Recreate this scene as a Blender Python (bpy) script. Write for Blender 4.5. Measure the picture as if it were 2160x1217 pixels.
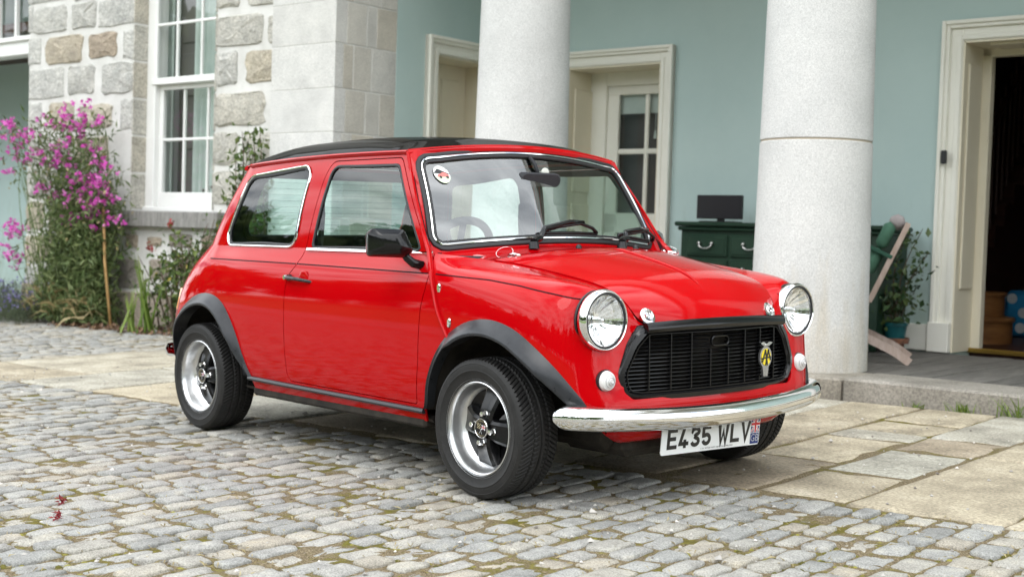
import bpy, math, random
import numpy as np
from mathutils import Matrix, Vector

for _o in list(bpy.data.objects):
    bpy.data.objects.remove(_o)
scene = bpy.context.scene
COL = scene.collection
R = math.radians

# ---------------------------------------------------------------- camera
cam_data = bpy.data.cameras.new('camera')
cam = bpy.data.objects.new('camera', cam_data)
COL.objects.link(cam)
CAM_POS = np.array([3.505413, -3.623053, 0.937591])
_yaw, _pitch, _roll = R(138.80513585), R(-2.58273306), R(0.48839626)
_f = np.array([math.cos(_pitch) * math.cos(_yaw), math.cos(_pitch) * math.sin(_yaw), math.sin(_pitch)])
_r = np.array([math.sin(_yaw), -math.cos(_yaw), 0.0])
_u = np.cross(_r, _f)
_r2 = math.cos(_roll) * _r + math.sin(_roll) * _u
_u2 = -math.sin(_roll) * _r + math.cos(_roll) * _u
cam.matrix_world = Matrix(((_r2[0], _u2[0], -_f[0], CAM_POS[0]), (_r2[1], _u2[1], -_f[1], CAM_POS[1]),
                           (_r2[2], _u2[2], -_f[2], CAM_POS[2]), (0, 0, 0, 1)))
cam_data.sensor_width = 36.0
cam_data.lens = 2798.76 / 2160 * 36
cam_data.clip_end = 1500
cam_data.dof.use_dof = True
cam_data.dof.focus_distance = 4.6
cam_data.dof.aperture_fstop = 3.8
scene.camera = cam

# ---------------------------------------------------------------- sky and sun
SUN_EL, SUN_AZ = R(52), R(-62)          # azimuth measured from +x towards +y
world = bpy.data.worlds.new('World')
scene.world = world
world.use_nodes = True
wn, wl = world.node_tree.nodes, world.node_tree.links
wn.clear()
w_out = wn.new('ShaderNodeOutputWorld')
w_bg = wn.new('ShaderNodeBackground')
w_bg.inputs['Strength'].default_value = 0.13
sky = wn.new('ShaderNodeTexSky')
sky.sky_type = 'NISHITA'
sky.sun_disc = False
sky.sun_elevation = SUN_EL
sky.sun_rotation = math.pi / 2 - SUN_AZ
sky.altitude = 50
tc = wn.new('ShaderNodeTexCoord')
sep = wn.new('ShaderNodeSeparateXYZ')
wl.new(tc.outputs['Generated'], sep.inputs[0])
# project the view direction on a cloud layer: (x, y) / (z + 0.12)
addz = wn.new('ShaderNodeMath'); addz.operation = 'ADD'; addz.inputs[1].default_value = 0.14
mxz = wn.new('ShaderNodeMath'); mxz.operation = 'MAXIMUM'; mxz.inputs[1].default_value = 0.0
wl.new(sep.outputs['Z'], mxz.inputs[0]); wl.new(mxz.outputs[0], addz.inputs[0])
dvx = wn.new('ShaderNodeMath'); dvx.operation = 'DIVIDE'
dvy = wn.new('ShaderNodeMath'); dvy.operation = 'DIVIDE'
wl.new(sep.outputs['X'], dvx.inputs[0]); wl.new(addz.outputs[0], dvx.inputs[1])
wl.new(sep.outputs['Y'], dvy.inputs[0]); wl.new(addz.outputs[0], dvy.inputs[1])
cmb = wn.new('ShaderNodeCombineXYZ')
wl.new(dvx.outputs[0], cmb.inputs[0]); wl.new(dvy.outputs[0], cmb.inputs[1])
cn = wn.new('ShaderNodeTexNoise'); cn.inputs['Scale'].default_value = 1.15
cn.inputs['Detail'].default_value = 8; cn.inputs['Roughness'].default_value = 0.56; cn.inputs['Distortion'].default_value = 0.4
cmap = wn.new('ShaderNodeMapping'); cmap.inputs['Location'].default_value = (3.7, 1.9, 0.0)
wl.new(cmb.outputs[0], cmap.inputs['Vector']); wl.new(cmap.outputs[0], cn.inputs['Vector'])
cr = wn.new('ShaderNodeValToRGB')
cr.color_ramp.elements[0].position = 0.33; cr.color_ramp.elements[0].color = (0, 0, 0, 1)
cr.color_ramp.elements[1].position = 0.47; cr.color_ramp.elements[1].color = (1, 1, 1, 1)
wl.new(cn.outputs['Fac'], cr.inputs[0])
cn2 = wn.new('ShaderNodeTexNoise'); cn2.inputs['Scale'].default_value = 2.6; cn2.inputs['Detail'].default_value = 6
wl.new(cmb.outputs[0], cn2.inputs['Vector'])
cc = wn.new('ShaderNodeValToRGB')
cc.color_ramp.elements[0].position = 0.27; cc.color_ramp.elements[0].color = (4.6, 5.2, 6.0, 1)
cc.color_ramp.elements[1].position = 0.58; cc.color_ramp.elements[1].color = (20.0, 20.8, 21.3, 1)
wl.new(cn2.outputs['Fac'], cc.inputs[0])
wmix = wn.new('ShaderNodeMixRGB')
wl.new(cr.outputs['Color'], wmix.inputs['Fac']); wl.new(sky.outputs['Color'], wmix.inputs['Color1']); wl.new(cc.outputs['Color'], wmix.inputs['Color2'])
wl.new(wmix.outputs['Color'], w_bg.inputs['Color'])
wl.new(w_bg.outputs['Background'], w_out.inputs['Surface'])

sun_data = bpy.data.lights.new('sun', 'SUN')
sun_data.energy = 0.75
sun_data.angle = R(30)
sun_data.color = (1.0, 0.97, 0.93)
sun = bpy.data.objects.new('sun', sun_data)
COL.objects.link(sun)
sun.location = (4, -8, 12)
_sd = Vector((math.cos(SUN_EL) * math.cos(SUN_AZ), math.cos(SUN_EL) * math.sin(SUN_AZ), math.sin(SUN_EL)))
sun.rotation_euler = (-_sd).to_track_quat('-Z', 'Y').to_euler()

scene.render.engine = 'CYCLES'
scene.view_settings.view_transform = 'Standard'
scene.view_settings.look = 'None'
scene.view_settings.exposure = 0.46
scene.view_settings.gamma = 1.0
scene.cycles.use_denoising = True
scene.cycles.max_bounces = 8
scene.cycles.transparent_max_bounces = 16
scene.cycles.caustics_reflective = False
scene.cycles.caustics_refractive = False

rng = random.Random(7)
npr = np.random.RandomState(11)

# ---------------------------------------------------------------- materials
def new_mat(name):
    m = bpy.data.materials.new(name); m.use_nodes = True
    nt = m.node_tree
    return m, nt, nt.nodes['Principled BSDF'], nt.nodes['Material Output']

def plain(name, col, rough=0.5, metal=0.0, coat=0.0, spec=0.5, emit=None):
    m, nt, b, o = new_mat(name)
    b.inputs['Base Color'].default_value = (*col, 1)
    b.inputs['Roughness'].default_value = rough
    b.inputs['Metallic'].default_value = metal
    b.inputs['Coat Weight'].default_value = coat
    b.inputs['Coat Roughness'].default_value = 0.02
    b.inputs['Specular IOR Level'].default_value = spec
    return m

def N(nt, t, **kw):
    n = nt.nodes.new(t)
    for k, v in kw.items():
        if k in n.inputs: n.inputs[k].default_value = v
        else: setattr(n, k, v)
    return n

def ramp(nt, fac, stops):
    r = nt.nodes.new('ShaderNodeValToRGB')
    e = r.color_ramp.elements
    while len(e) < len(stops): e.new(0.5)
    for el, (p, c) in zip(e, stops):
        el.position = p; el.color = (*c, 1) if len(c) == 3 else c
    nt.links.new(fac, r.inputs[0])
    return r.outputs['Color']

def noisy(name, stops, scale=8.0, detail=6, rough=(0.6, 0.85), bump=0.3, bscale=None, bdist=0.004, tint=None, coords='Object', stretch=None, fine=None, stain=None):
    """procedural surface: colour ramp over noise, optional 'tint' attribute multiplies value, bump from finer noise"""
    m, nt, b, o = new_mat(name)
    L = nt.links.new
    tcn = N(nt, 'ShaderNodeTexCoord')
    vec = tcn.outputs[coords]
    if stretch:
        mp = N(nt, 'ShaderNodeMapping'); mp.inputs['Scale'].default_value = stretch
        L(vec, mp.inputs['Vector']); vec = mp.outputs['Vector']
    if tint:
        at = N(nt, 'ShaderNodeAttribute', attribute_name='tint')
        off = N(nt, 'ShaderNodeVectorMath', operation='MULTIPLY_ADD')
        L(at.outputs['Fac'], off.inputs[0]); off.inputs[1].default_value = (37.0, 19.0, 53.0); L(vec, off.inputs[2])
        vec = off.outputs[0]
    n1 = N(nt, 'ShaderNodeTexNoise', Scale=scale, Detail=detail, Roughness=0.6)
    L(vec, n1.inputs['Vector'])
    c = ramp(nt, n1.outputs['Fac'], stops)
    if tint:
        tr = ramp(nt, at.outputs['Fac'], tint)
        mx = N(nt, 'ShaderNodeMixRGB', blend_type='MULTIPLY'); mx.inputs['Fac'].default_value = 1
        L(c, mx.inputs['Color1']); L(tr, mx.inputs['Color2']); c = mx.outputs['Color']
    if fine:
        n3 = N(nt, 'ShaderNodeTexNoise', Scale=fine[0], Detail=3, Roughness=0.7)
        L(vec, n3.inputs['Vector'])
        fr = ramp(nt, n3.outputs['Fac'], [(0.36, (fine[1],) * 3), (0.62, (fine[2],) * 3)])
        mx = N(nt, 'ShaderNodeMixRGB', blend_type='MULTIPLY'); mx.inputs['Fac'].default_value = 1
        L(c, mx.inputs['Color1']); L(fr, mx.inputs['Color2']); c = mx.outputs['Color']
    if stain:
        # weathering: (z clean, z dirty, colour, streak stretch) - dirt grows towards 'z dirty', broken up by streaky noise
        sp_ = N(nt, 'ShaderNodeSeparateXYZ'); L(tcn.outputs['Object'], sp_.inputs[0])
        zr = N(nt, 'ShaderNodeMapRange'); zr.inputs['From Min'].default_value = stain[0]; zr.inputs['From Max'].default_value = stain[1]; zr.inputs['To Min'].default_value = -.22; zr.inputs['To Max'].default_value = .30
        L(sp_.outputs['Z'], zr.inputs['Value'])
        mp2 = N(nt, 'ShaderNodeMapping'); mp2.inputs['Scale'].default_value = stain[3]; L(tcn.outputs['Object'], mp2.inputs['Vector'])
        n4 = N(nt, 'ShaderNodeTexNoise', Scale=3.0, Detail=7, Roughness=0.65); L(mp2.outputs['Vector'], n4.inputs['Vector'])
        ad = N(nt, 'ShaderNodeMath', operation='ADD'); L(n4.outputs['Fac'], ad.inputs[0]); L(zr.outputs['Result'], ad.inputs[1])
        k = ramp(nt, ad.outputs[0], [(0.50, (0, 0, 0)), (0.78, (stain[4],) * 3)])
        mx = N(nt, 'ShaderNodeMixRGB', blend_type='MULTIPLY'); L(k, mx.inputs['Fac']); L(c, mx.inputs['Color1']); mx.inputs['Color2'].default_value = (*stain[2], 1); c = mx.outputs['Color']
    L(c, b.inputs['Base Color'])
    mr = N(nt, 'ShaderNodeMapRange'); mr.inputs['To Min'].default_value = rough[0]; mr.inputs['To Max'].default_value = rough[1]
    L(n1.outputs['Fac'], mr.inputs['Value']); L(mr.outputs['Result'], b.inputs['Roughness'])
    if bump:
        n2 = N(nt, 'ShaderNodeTexNoise', Scale=bscale or scale * 6, Detail=5, Roughness=0.65)
        L(vec, n2.inputs['Vector'])
        bp = N(nt, 'ShaderNodeBump', Strength=bump, Distance=bdist)
        L(n2.outputs['Fac'], bp.inputs['Height']); L(bp.outputs['Normal'], b.inputs['Normal'])
    b.inputs['Specular IOR Level'].default_value = 0.35
    return m

def glass_mat(name, tint=(0.9, 0.97, 0.94), ior=1.5, rough=0.0):
    m, nt, b, o = new_mat(name)
    nt.nodes.remove(b)
    tr = N(nt, 'ShaderNodeBsdfTransparent'); tr.inputs['Color'].default_value = (*tint, 1)
    gl = N(nt, 'ShaderNodeBsdfGlossy'); gl.inputs['Roughness'].default_value = rough
    # Schlick reflectance from the angle of incidence (thin pane, same from both faces)
    ge = N(nt, 'ShaderNodeNewGeometry')
    dt = N(nt, 'ShaderNodeVectorMath', operation='DOT_PRODUCT')
    nt.links.new(ge.outputs['Normal'], dt.inputs[0]); nt.links.new(ge.outputs['Incoming'], dt.inputs[1])
    ab = N(nt, 'ShaderNodeMath', operation='ABSOLUTE'); nt.links.new(dt.outputs['Value'], ab.inputs[0])
    om = N(nt, 'ShaderNodeMath', operation='SUBTRACT'); om.inputs[0].default_value = 1; nt.links.new(ab.outputs[0], om.inputs[1])
    pw = N(nt, 'ShaderNodeMath', operation='POWER'); nt.links.new(om.outputs[0], pw.inputs[0]); pw.inputs[1].default_value = 5
    f0 = 2 * ((ior - 1) / (ior + 1)) ** 2
    fr = N(nt, 'ShaderNodeMath', operation='MULTIPLY_ADD'); nt.links.new(pw.outputs[0], fr.inputs[0]); fr.inputs[1].default_value = 1 - f0; fr.inputs[2].default_value = f0
    mx = N(nt, 'ShaderNodeMixShader')
    nt.links.new(fr.outputs[0], mx.inputs[0]); nt.links.new(tr.outputs[0], mx.inputs[1]); nt.links.new(gl.outputs[0], mx.inputs[2])
    nt.links.new(mx.outputs[0], o.inputs['Surface'])
    return m

# ---------------------------------------------------------------- mesh helpers
def link(o, parent=None):
    COL.objects.link(o)
    if parent is not None:
        o.parent = parent
    return o

def mesh(name, V, F, mat=None, parent=None, smooth=False, fmat=None, tint=None, mats=None):
    me = bpy.data.meshes.new(name)
    me.from_pydata([tuple(map(float, v)) for v in V], [], [tuple(map(int, f)) for f in F])
    for m in (mats or [mat]):
        if m is not None: me.materials.append(m)
    if fmat is not None:
        me.polygons.foreach_set('material_index', np.asarray(fmat, dtype=np.int32))
    me.polygons.foreach_set('use_smooth', np.full(len(me.polygons), bool(smooth)))
    if tint is not None:
        a = me.attributes.new('tint', 'FLOAT', 'POINT')
        a.data.foreach_set('value', np.broadcast_to(np.asarray(tint, dtype=np.float32), (len(V),)).copy())
    me.update()
    return link(bpy.data.objects.new(name, me), parent)

def smooth_by_angle(o, deg=35):
    """mark edges sharper than deg so smooth shading keeps corners"""
    me = o.data
    import bmesh
    bm = bmesh.new(); bm.from_mesh(me)
    for e in bm.edges:
        if len(e.link_faces) == 2 and e.calc_face_angle(0) > R(deg): e.smooth = False
        elif len(e.link_faces) != 2: e.smooth = False
    for f in bm.faces: f.smooth = True
    bm.to_mesh(me); bm.free()
    return o

def empty(name, loc=(0, 0, 0), label=None, cat=None, group=None):
    o = bpy.data.objects.new(name, None)
    o.location = loc; o.empty_display_size = 0.2
    link(o)
    return tag(o, label, cat, group)

def tag(o, label=None, cat=None, group=None, kind=None):
    if label: o['label'] = label
    if cat: o['category'] = cat
    if group: o['group'] = group
    if kind: o['kind'] = kind
    return o

class MB:
    """collects faces, builds one mesh"""
    def __init__(s): s.v = []; s.f = []; s.m = []
    def add(s, V, F, mi=0):
        n = len(s.v); s.v += [tuple(map(float, p)) for p in V]
        s.f += [tuple(int(i) + n for i in f) for f in F]; s.m += [mi] * len(F); return s
    def box(s, lo, hi, mi=0, M=None):
        V = [(x, y, z) for x in (lo[0], hi[0]) for y in (lo[1], hi[1]) for z in (lo[2], hi[2])]
        if M is not None: V = [tuple(M @ Vector(p)) for p in V]
        return s.add(V, [(0, 1, 3, 2), (4, 6, 7, 5), (0, 4, 5, 1), (2, 3, 7, 6), (0, 2, 6, 4), (1, 5, 7, 3)], mi)
    def bbox(s, lo, hi, b=0.006, mi=0, M=None):
        """box with chamfered edges"""
        lo, hi = np.array(lo, float), np.array(hi, float)
        b = min(b, *(0.45 * (hi - lo)))
        V = []; idx = {}
        for cx in (0, 1):
            for cy in (0, 1):
                for cz in (0, 1):
                    c = np.array([(lo, hi)[cx][0], (lo, hi)[cy][1], (lo, hi)[cz][2]])
                    sg = np.array([1 - 2 * cx, 1 - 2 * cy, 1 - 2 * cz])
                    for ax in range(3):
                        p = c + sg * b; p[ax] = c[ax]
                        idx[cx, cy, cz, ax] = len(V); V.append(p)
        F = []
        for ax in range(3):
            for sd in (0, 1):
                o1, o2 = [a for a in range(3) if a != ax]
                q = []
                for a, bb in ((0, 0), (1, 0), (1, 1), (0, 1)):
                    k = [0, 0, 0]; k[ax] = sd; k[o1] = a; k[o2] = bb
                    q.append(idx[k[0], k[1], k[2], ax])
                F.append(q)
        for ax in range(3):
            o1, o2 = [a for a in range(3) if a != ax]
            for a in (0, 1):
                for bb in (0, 1):
                    k0 = [0, 0, 0]; k0[o1] = a; k0[o2] = bb; k1 = list(k0); k1[ax] = 1
                    F.append([idx[(*k0, o1)], idx[(*k0, o2)], idx[(*k1, o2)], idx[(*k1, o1)]])
        for cx in (0, 1):
            for cy in (0, 1):
                for cz in (0, 1):
                    F.append([idx[cx, cy, cz, a] for a in range(3)])
        if M is not None: V = [tuple(M @ Vector(p)) for p in V]
        return s.add(V, F, mi)
    def tube(s, pts, r, n=8, mi=0, caps=True, closed=False):
        V, F = tube_geo(pts, r, n, caps, closed); return s.add(V, F, mi)
    def build(s, name, mat=None, parent=None, smooth=False, mats=None, ang=None, tint=None):
        o = mesh(name, s.v, s.f, mat, parent, smooth, fmat=s.m if mats else None, mats=mats, tint=tint)
        fix_normals(o)
        if ang: smooth_by_angle(o, ang)
        return o

def fix_normals(o):
    import bmesh
    bm = bmesh.new(); bm.from_mesh(o.data)
    bmesh.ops.recalc_face_normals(bm, faces=bm.faces)
    bm.to_mesh(o.data); bm.free()

def frames(P, closed=False):
    P = np.asarray(P, float)
    if closed: T = np.roll(P, -1, 0) - np.roll(P, 1, 0)
    else: T = np.gradient(P, axis=0)
    T /= np.maximum(np.linalg.norm(T, axis=1, keepdims=True), 1e-9)
    up = np.array([0, 0, 1.0]) if abs(T[0][2]) < 0.9 else np.array([1.0, 0, 0])
    A = np.empty_like(P); a = np.cross(T[0], up); a /= np.linalg.norm(a); A[0] = a
    for i in range(1, len(P)):
        a = A[i - 1] - T[i] * (A[i - 1] @ T[i]); A[i] = a / max(np.linalg.norm(a), 1e-9)
    return T, A, np.cross(T, A)

def tube_geo(pts, r, n=8, caps=True, closed=False):
    P = np.asarray(pts, float); r = np.broadcast_to(np.asarray(r, float), (len(P),))
    T, A, Bn = frames(P, closed)
    t = np.linspace(0, 2 * np.pi, n, endpoint=False)
    V = (P[:, None] + r[:, None, None] * (np.cos(t)[None, :, None] * A[:, None] + np.sin(t)[None, :, None] * Bn[:, None])).reshape(-1, 3)
    F = []
    m = len(P)
    for i in range(m if closed else m - 1):
        j = (i + 1) % m
        for k in range(n):
            k2 = (k + 1) % n
            F.append((i * n + k, i * n + k2, j * n + k2, j * n + k))
    if caps and not closed:
        F.append(tuple(range(n))[::-1]); F.append(tuple((m - 1) * n + k for k in range(n)))
    return V, F

def sweep(P, Nrm, prof, closed=False):
    """profile (a: along side vector, b: along normal) swept along P with normals Nrm"""
    P = np.asarray(P, float); Nrm = np.asarray(Nrm, float)
    T = (np.roll(P, -1, 0) - np.roll(P, 1, 0)) if closed else np.gradient(P, axis=0)
    T /= np.maximum(np.linalg.norm(T, axis=1, keepdims=True), 1e-9)
    S = np.cross(T, Nrm); S /= np.maximum(np.linalg.norm(S, axis=1, keepdims=True), 1e-9)
    Nn = np.cross(S, T)
    prof = np.asarray(prof, float); n = len(prof); m = len(P)
    V = (P[:, None] + prof[None, :, 0, None] * S[:, None] + prof[None, :, 1, None] * Nn[:, None]).reshape(-1, 3)
    F = []
    for i in range(m if closed else m - 1):
        j = (i + 1) % m
        for k in range(n):
            k2 = (k + 1) % n
            F.append((i * n + k, i * n + k2, j * n + k2, j * n + k))
    if not closed:
        F.append(tuple(range(n))[::-1]); F.append(tuple((m - 1) * n + k for k in range(n)))
    return V, F

def lathe(prof, n=48, axis='y', centre=(0, 0, 0), arc=None):
    """prof: (radius, along axis) list"""
    prof = np.asarray(prof, float)
    t = np.linspace(0, 2 * np.pi, n, endpoint=False)
    V = []
    for a in t:
        for r, h in prof:
            if axis == 'y': V.append((r * math.cos(a), h, r * math.sin(a)))
            elif axis == 'x': V.append((h, r * math.cos(a), r * math.sin(a)))
            else: V.append((r * math.cos(a), r * math.sin(a), h))
    V = np.array(V) + np.array(centre)
    m = len(prof); F = []
    for i in range(n):
        j = (i + 1) % n
        for k in range(m - 1):
            F.append((i * m + k, j * m + k, j * m + k + 1, i * m + k + 1))
    return V, F

def catmull(P, n=8, closed=False):
    P = np.asarray(P, float)
    if closed: Q = np.vstack([P[-1], P, P[0], P[1]])
    else: Q = np.vstack([2 * P[0] - P[1], P, 2 * P[-1] - P[-2]])
    out = []
    for i in range(1, len(Q) - 2):
        for t in np.linspace(0, 1, n, endpoint=False):
            a, b, c, d = Q[i - 1], Q[i], Q[i + 1], Q[i + 2]
            out.append(0.5 * (2 * b + (c - a) * t + (2 * a - 5 * b + 4 * c - d) * t * t + (3 * b - a - 3 * c + d) * t ** 3))
    if not closed: out.append(P[-1])
    return np.array(out)

def rpoly(pts, rad, n=8):
    """closed polygon with rounded corners (2-D)"""
    pts = np.asarray(pts, float); m = len(pts)
    rad = np.broadcast_to(np.asarray(rad, float), (m,)); out = []
    for i in range(m):
        p, a, b = pts[i], pts[i - 1], pts[(i + 1) % m]
        if rad[i] < 1e-5: out.append(p); continue
        u = (a - p) / np.linalg.norm(a - p); w = (b - p) / np.linalg.norm(b - p)
        ang = math.acos(np.clip(u @ w, -1, 1))
        d = min(rad[i] / math.tan(ang / 2), 0.49 * np.linalg.norm(a - p), 0.49 * np.linalg.norm(b - p))
        rr = d * math.tan(ang / 2)
        c = p + (u + w) / np.linalg.norm(u + w) * (rr / math.sin(ang / 2))
        s, e = p + u * d - c, p + w * d - c
        a0, a1 = math.atan2(s[1], s[0]), math.atan2(e[1], e[0])
        da = (a1 - a0 + math.pi) % (2 * math.pi) - math.pi
        for t in np.linspace(0, 1, n): out.append(c + rr * np.array([math.cos(a0 + da * t), math.sin(a0 + da * t)]))
    return np.array(out)

def resample(P, step, closed=True):
    P = np.asarray(P, float)
    Q = np.vstack([P, P[:1]]) if closed else P
    d = np.r_[0, np.cumsum(np.linalg.norm(np.diff(Q, axis=0), axis=1))]
    n = max(4, int(round(d[-1] / step)))
    t = np.linspace(0, d[-1], n, endpoint=False) if closed else np.linspace(0, d[-1], n)
    return np.stack([np.interp(t, d, Q[:, k]) for k in range(Q.shape[1])], 1)

def sdf(P2, poly):
    """signed distance to a closed polygon, positive inside"""
    P2 = np.asarray(P2, float); A = np.asarray(poly, float); Bq = np.roll(A, -1, 0)
    best = np.full(len(P2), 1e9); ins = np.zeros(len(P2), bool)
    for a, b in zip(A, Bq):
        e = b - a; w = P2 - a
        t = np.clip((w @ e) / max(e @ e, 1e-12), 0, 1)
        d = w - t[:, None] * e
        best = np.minimum(best, (d * d).sum(1))
        c1 = (a[1] > P2[:, 1]) != (b[1] > P2[:, 1])
        if e[1] != 0:
            ins ^= c1 & (P2[:, 0] < e[0] * (P2[:, 1] - a[1]) / e[1] + a[0])
    return np.where(ins, 1, -1) * np.sqrt(best)

class Surf:
    """mesh with normals that can be clipped by fields"""
    def __init__(s, V, F, Nn=None):
        s.V = np.asarray(V, float); s.F = [tuple(f) for f in F]; s.N = None if Nn is None else np.asarray(Nn, float)
    def copy(s): return Surf(s.V.copy(), list(s.F), None if s.N is None else s.N.copy())
    def clip(s, g):
        g = np.asarray(g, float); V = [None]; newV = []; newN = []; cache = {}; F = []
        base = len(s.V); pos = g >= 0
        for f in s.F:
            k = [pos[i] for i in f]
            if all(k): F.append(f); continue
            if not any(k): continue
            out = []
            for a, b in zip(f, f[1:] + f[:1]):
                if pos[a]: out.append(a)
                if pos[a] != pos[b]:
                    key = (a, b) if a < b else (b, a)
                    if key not in cache:
                        t = g[a] / (g[a] - g[b])
                        cache[key] = base + len(newV)
                        newV.append(s.V[a] * (1 - t) + s.V[b] * t)
                        if s.N is not None: newN.append(s.N[a] * (1 - t) + s.N[b] * t)
                    out.append(cache[key])
            if len(out) >= 3: F.append(tuple(out))
        V = np.vstack([s.V, np.array(newV).reshape(-1, 3)])
        Nn = None if s.N is None else np.vstack([s.N, np.array(newN).reshape(-1, 3)])
        used = sorted({i for f in F for i in f}); mp = {o: n for n, o in enumerate(used)}
        r = Surf(V[used], [tuple(mp[i] for i in f) for f in F], None if Nn is None else Nn[used])
        return r
    def mirror(s):
        M = np.array([1, -1, 1])
        return Surf(s.V * M, [f[::-1] for f in s.F], None if s.N is None else s.N * M)
    def obj(s, name, mat, parent=None, lip=0.008):
        """links the panel with smooth surface normals and an inward lip along its free edges"""
        V, F = s.V, list(s.F)
        Nn = s.N / np.maximum(np.linalg.norm(s.N, axis=1, keepdims=True), 1e-9)
        # make winding agree with normals
        p = np.array([V[f[0]] for f in F]); q = np.array([V[f[1]] for f in F]); r = np.array([V[f[2]] for f in F])
        fl = (np.cross(q - p, r - p) * np.array([Nn[f[0]] for f in F])).sum(1) < 0
        F = [f[::-1] if x else f for f, x in zip(F, fl)]
        LN = [Nn[i] for f in F for i in f]
        if lip:
            cnt = {}
            for f in F:
                for a, b in zip(f, f[1:] + f[:1]): cnt[(a, b)] = cnt.get((a, b), 0) + 1
            V = list(map(tuple, V)); low = {}
            for (a, b) in [k for k in cnt if (k[1], k[0]) not in cnt]:
                for i in (a, b):
                    if i not in low: low[i] = len(V); V.append(tuple(s.V[i] - Nn[i] * lip))
                fn = np.cross(s.V[b] - s.V[a], Nn[a]); l = np.linalg.norm(fn)
                if l < 1e-9: continue
                F.append((b, a, low[a], low[b])); LN += [fn / l] * 4
        o = mesh(name, V, F, mat, parent, True)
        o.data.normals_split_custom_set([tuple(n) for n in LN])
        return o

def grid_faces(nu, nv, wrap=False):
    F = []
    for i in range(nu if wrap else nu - 1):
        j = (i + 1) % nu
        for k in range(nv - 1): F.append((i * nv + k, j * nv + k, j * nv + k + 1, i * nv + k + 1))
    return F

def grid_normals(G):
    du = np.gradient(G, axis=0); dv = np.gradient(G, axis=1)
    n = np.cross(du, dv); return n / np.maximum(np.linalg.norm(n, axis=2, keepdims=True), 1e-12)

def bsp_basis(n, t):
    """matrix of uniform cubic B-spline weights with end points interpolated; t in 0..n-1"""
    W = np.zeros((len(t), n + 2))
    for r, x in enumerate(t):
        i = min(int(x), n - 2); f = x - i
        W[r, i:i + 4] = ((1 - f) ** 3 / 6, (3 * f ** 3 - 6 * f * f + 4) / 6, (-3 * f ** 3 + 3 * f * f + 3 * f + 1) / 6, f ** 3 / 6)
    M = np.zeros((n + 2, n)); M[1:-1] = np.eye(n)
    M[0, 0], M[0, 1] = 2, -1; M[-1, -1], M[-1, -2] = 2, -1
    return W @ M
# ================================================================ building frame (portico axes) and ground
E1 = np.array([0.9869640960, 0.1602584483, -0.0148021260])      # along the facade, to the right
E2 = np.array([-0.1605274607, 0.9868438605, -0.0192387483])     # into the house
E3 = np.array([0.0115242152, 0.0213641015, 0.9997053404])       # up
BM = Matrix(((E1[0], E2[0], E3[0], 0), (E1[1], E2[1], E3[1], 0), (E1[2], E2[2], E3[2], 0), (0, 0, 0, 1)))
def gp(a, b, z=0.0):
    """ground point from facade coordinates"""
    p = E1 * a + E2 * b
    return (p[0], p[1], z)
def gz(a, b):            # height of the courtyard in facade coordinates
    return 0.0148 * a + 0.0192 * b
def in_frame(px, py):    # rough picture position of a world point, for picking the nearest stones
    return None

# the base everything lies on: soil, moss and grit between the stones near the house, lawn further off
def soil_mat():
    m, nt, b, o = new_mat('mossy_joint_soil'); L = nt.links.new
    tcn = N(nt, 'ShaderNodeTexCoord')
    n1 = N(nt, 'ShaderNodeTexNoise', Scale=3.2, Detail=6, Roughness=0.65); L(tcn.outputs['Object'], n1.inputs['Vector'])
    n2 = N(nt, 'ShaderNodeTexNoise', Scale=42.0, Detail=5, Roughness=0.7); L(tcn.outputs['Object'], n2.inputs['Vector'])
    n3 = N(nt, 'ShaderNodeTexNoise', Scale=170.0, Detail=3, Roughness=0.7); L(tcn.outputs['Object'], n3.inputs['Vector'])
    soil = ramp(nt, n3.outputs['Fac'], [(0.3, (0.05, 0.037, 0.022)), (0.5, (0.18, 0.140, 0.082)), (0.68, (0.40, 0.33, 0.22))])
    moss = ramp(nt, n2.outputs['Fac'], [(0.3, (0.055, 0.050, 0.010)), (0.55, (0.145, 0.125, 0.024)), (0.75, (0.28, 0.25, 0.055))])
    ad = N(nt, 'ShaderNodeMath', operation='ADD'); L(n1.outputs['Fac'], ad.inputs[0])
    ml = N(nt, 'ShaderNodeMath', operation='MULTIPLY_ADD'); L(n2.outputs['Fac'], ml.inputs[0]); ml.inputs[1].default_value = .5; ml.inputs[2].default_value = -.25; L(ml.outputs[0], ad.inputs[1])
    k = ramp(nt, ad.outputs[0], [(0.50, (0, 0, 0)), (0.64, (1, 1, 1))])
    mx = N(nt, 'ShaderNodeMixRGB'); L(k, mx.inputs['Fac']); L(soil, mx.inputs['Color1']); L(moss, mx.inputs['Color2']); L(mx.outputs['Color'], b.inputs['Base Color'])
    b.inputs['Roughness'].default_value = .95; b.inputs['Specular IOR Level'].default_value = .15
    bp = N(nt, 'ShaderNodeBump', Strength=0.9, Distance=0.01); L(n3.outputs['Fac'], bp.inputs['Height']); L(bp.outputs['Normal'], b.inputs['Normal'])
    return m
M_SOIL = soil_mat()
M_LAWN = noisy('mown_lawn', [(0.3, (0.05, 0.085, 0.018)), (0.7, (0.13, 0.18, 0.04))], 0.6, rough=(.9, 1), bump=.5, bscale=30, fine=(9, .7, 1.2))
M_GRAVEL = noisy('pale_gravel', [(0.3, (0.20, 0.19, 0.17)), (0.7, (0.36, 0.34, 0.31))], 1.2, rough=(.9, 1), bump=.6, bscale=40, fine=(60, .6, 1.2))

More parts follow.
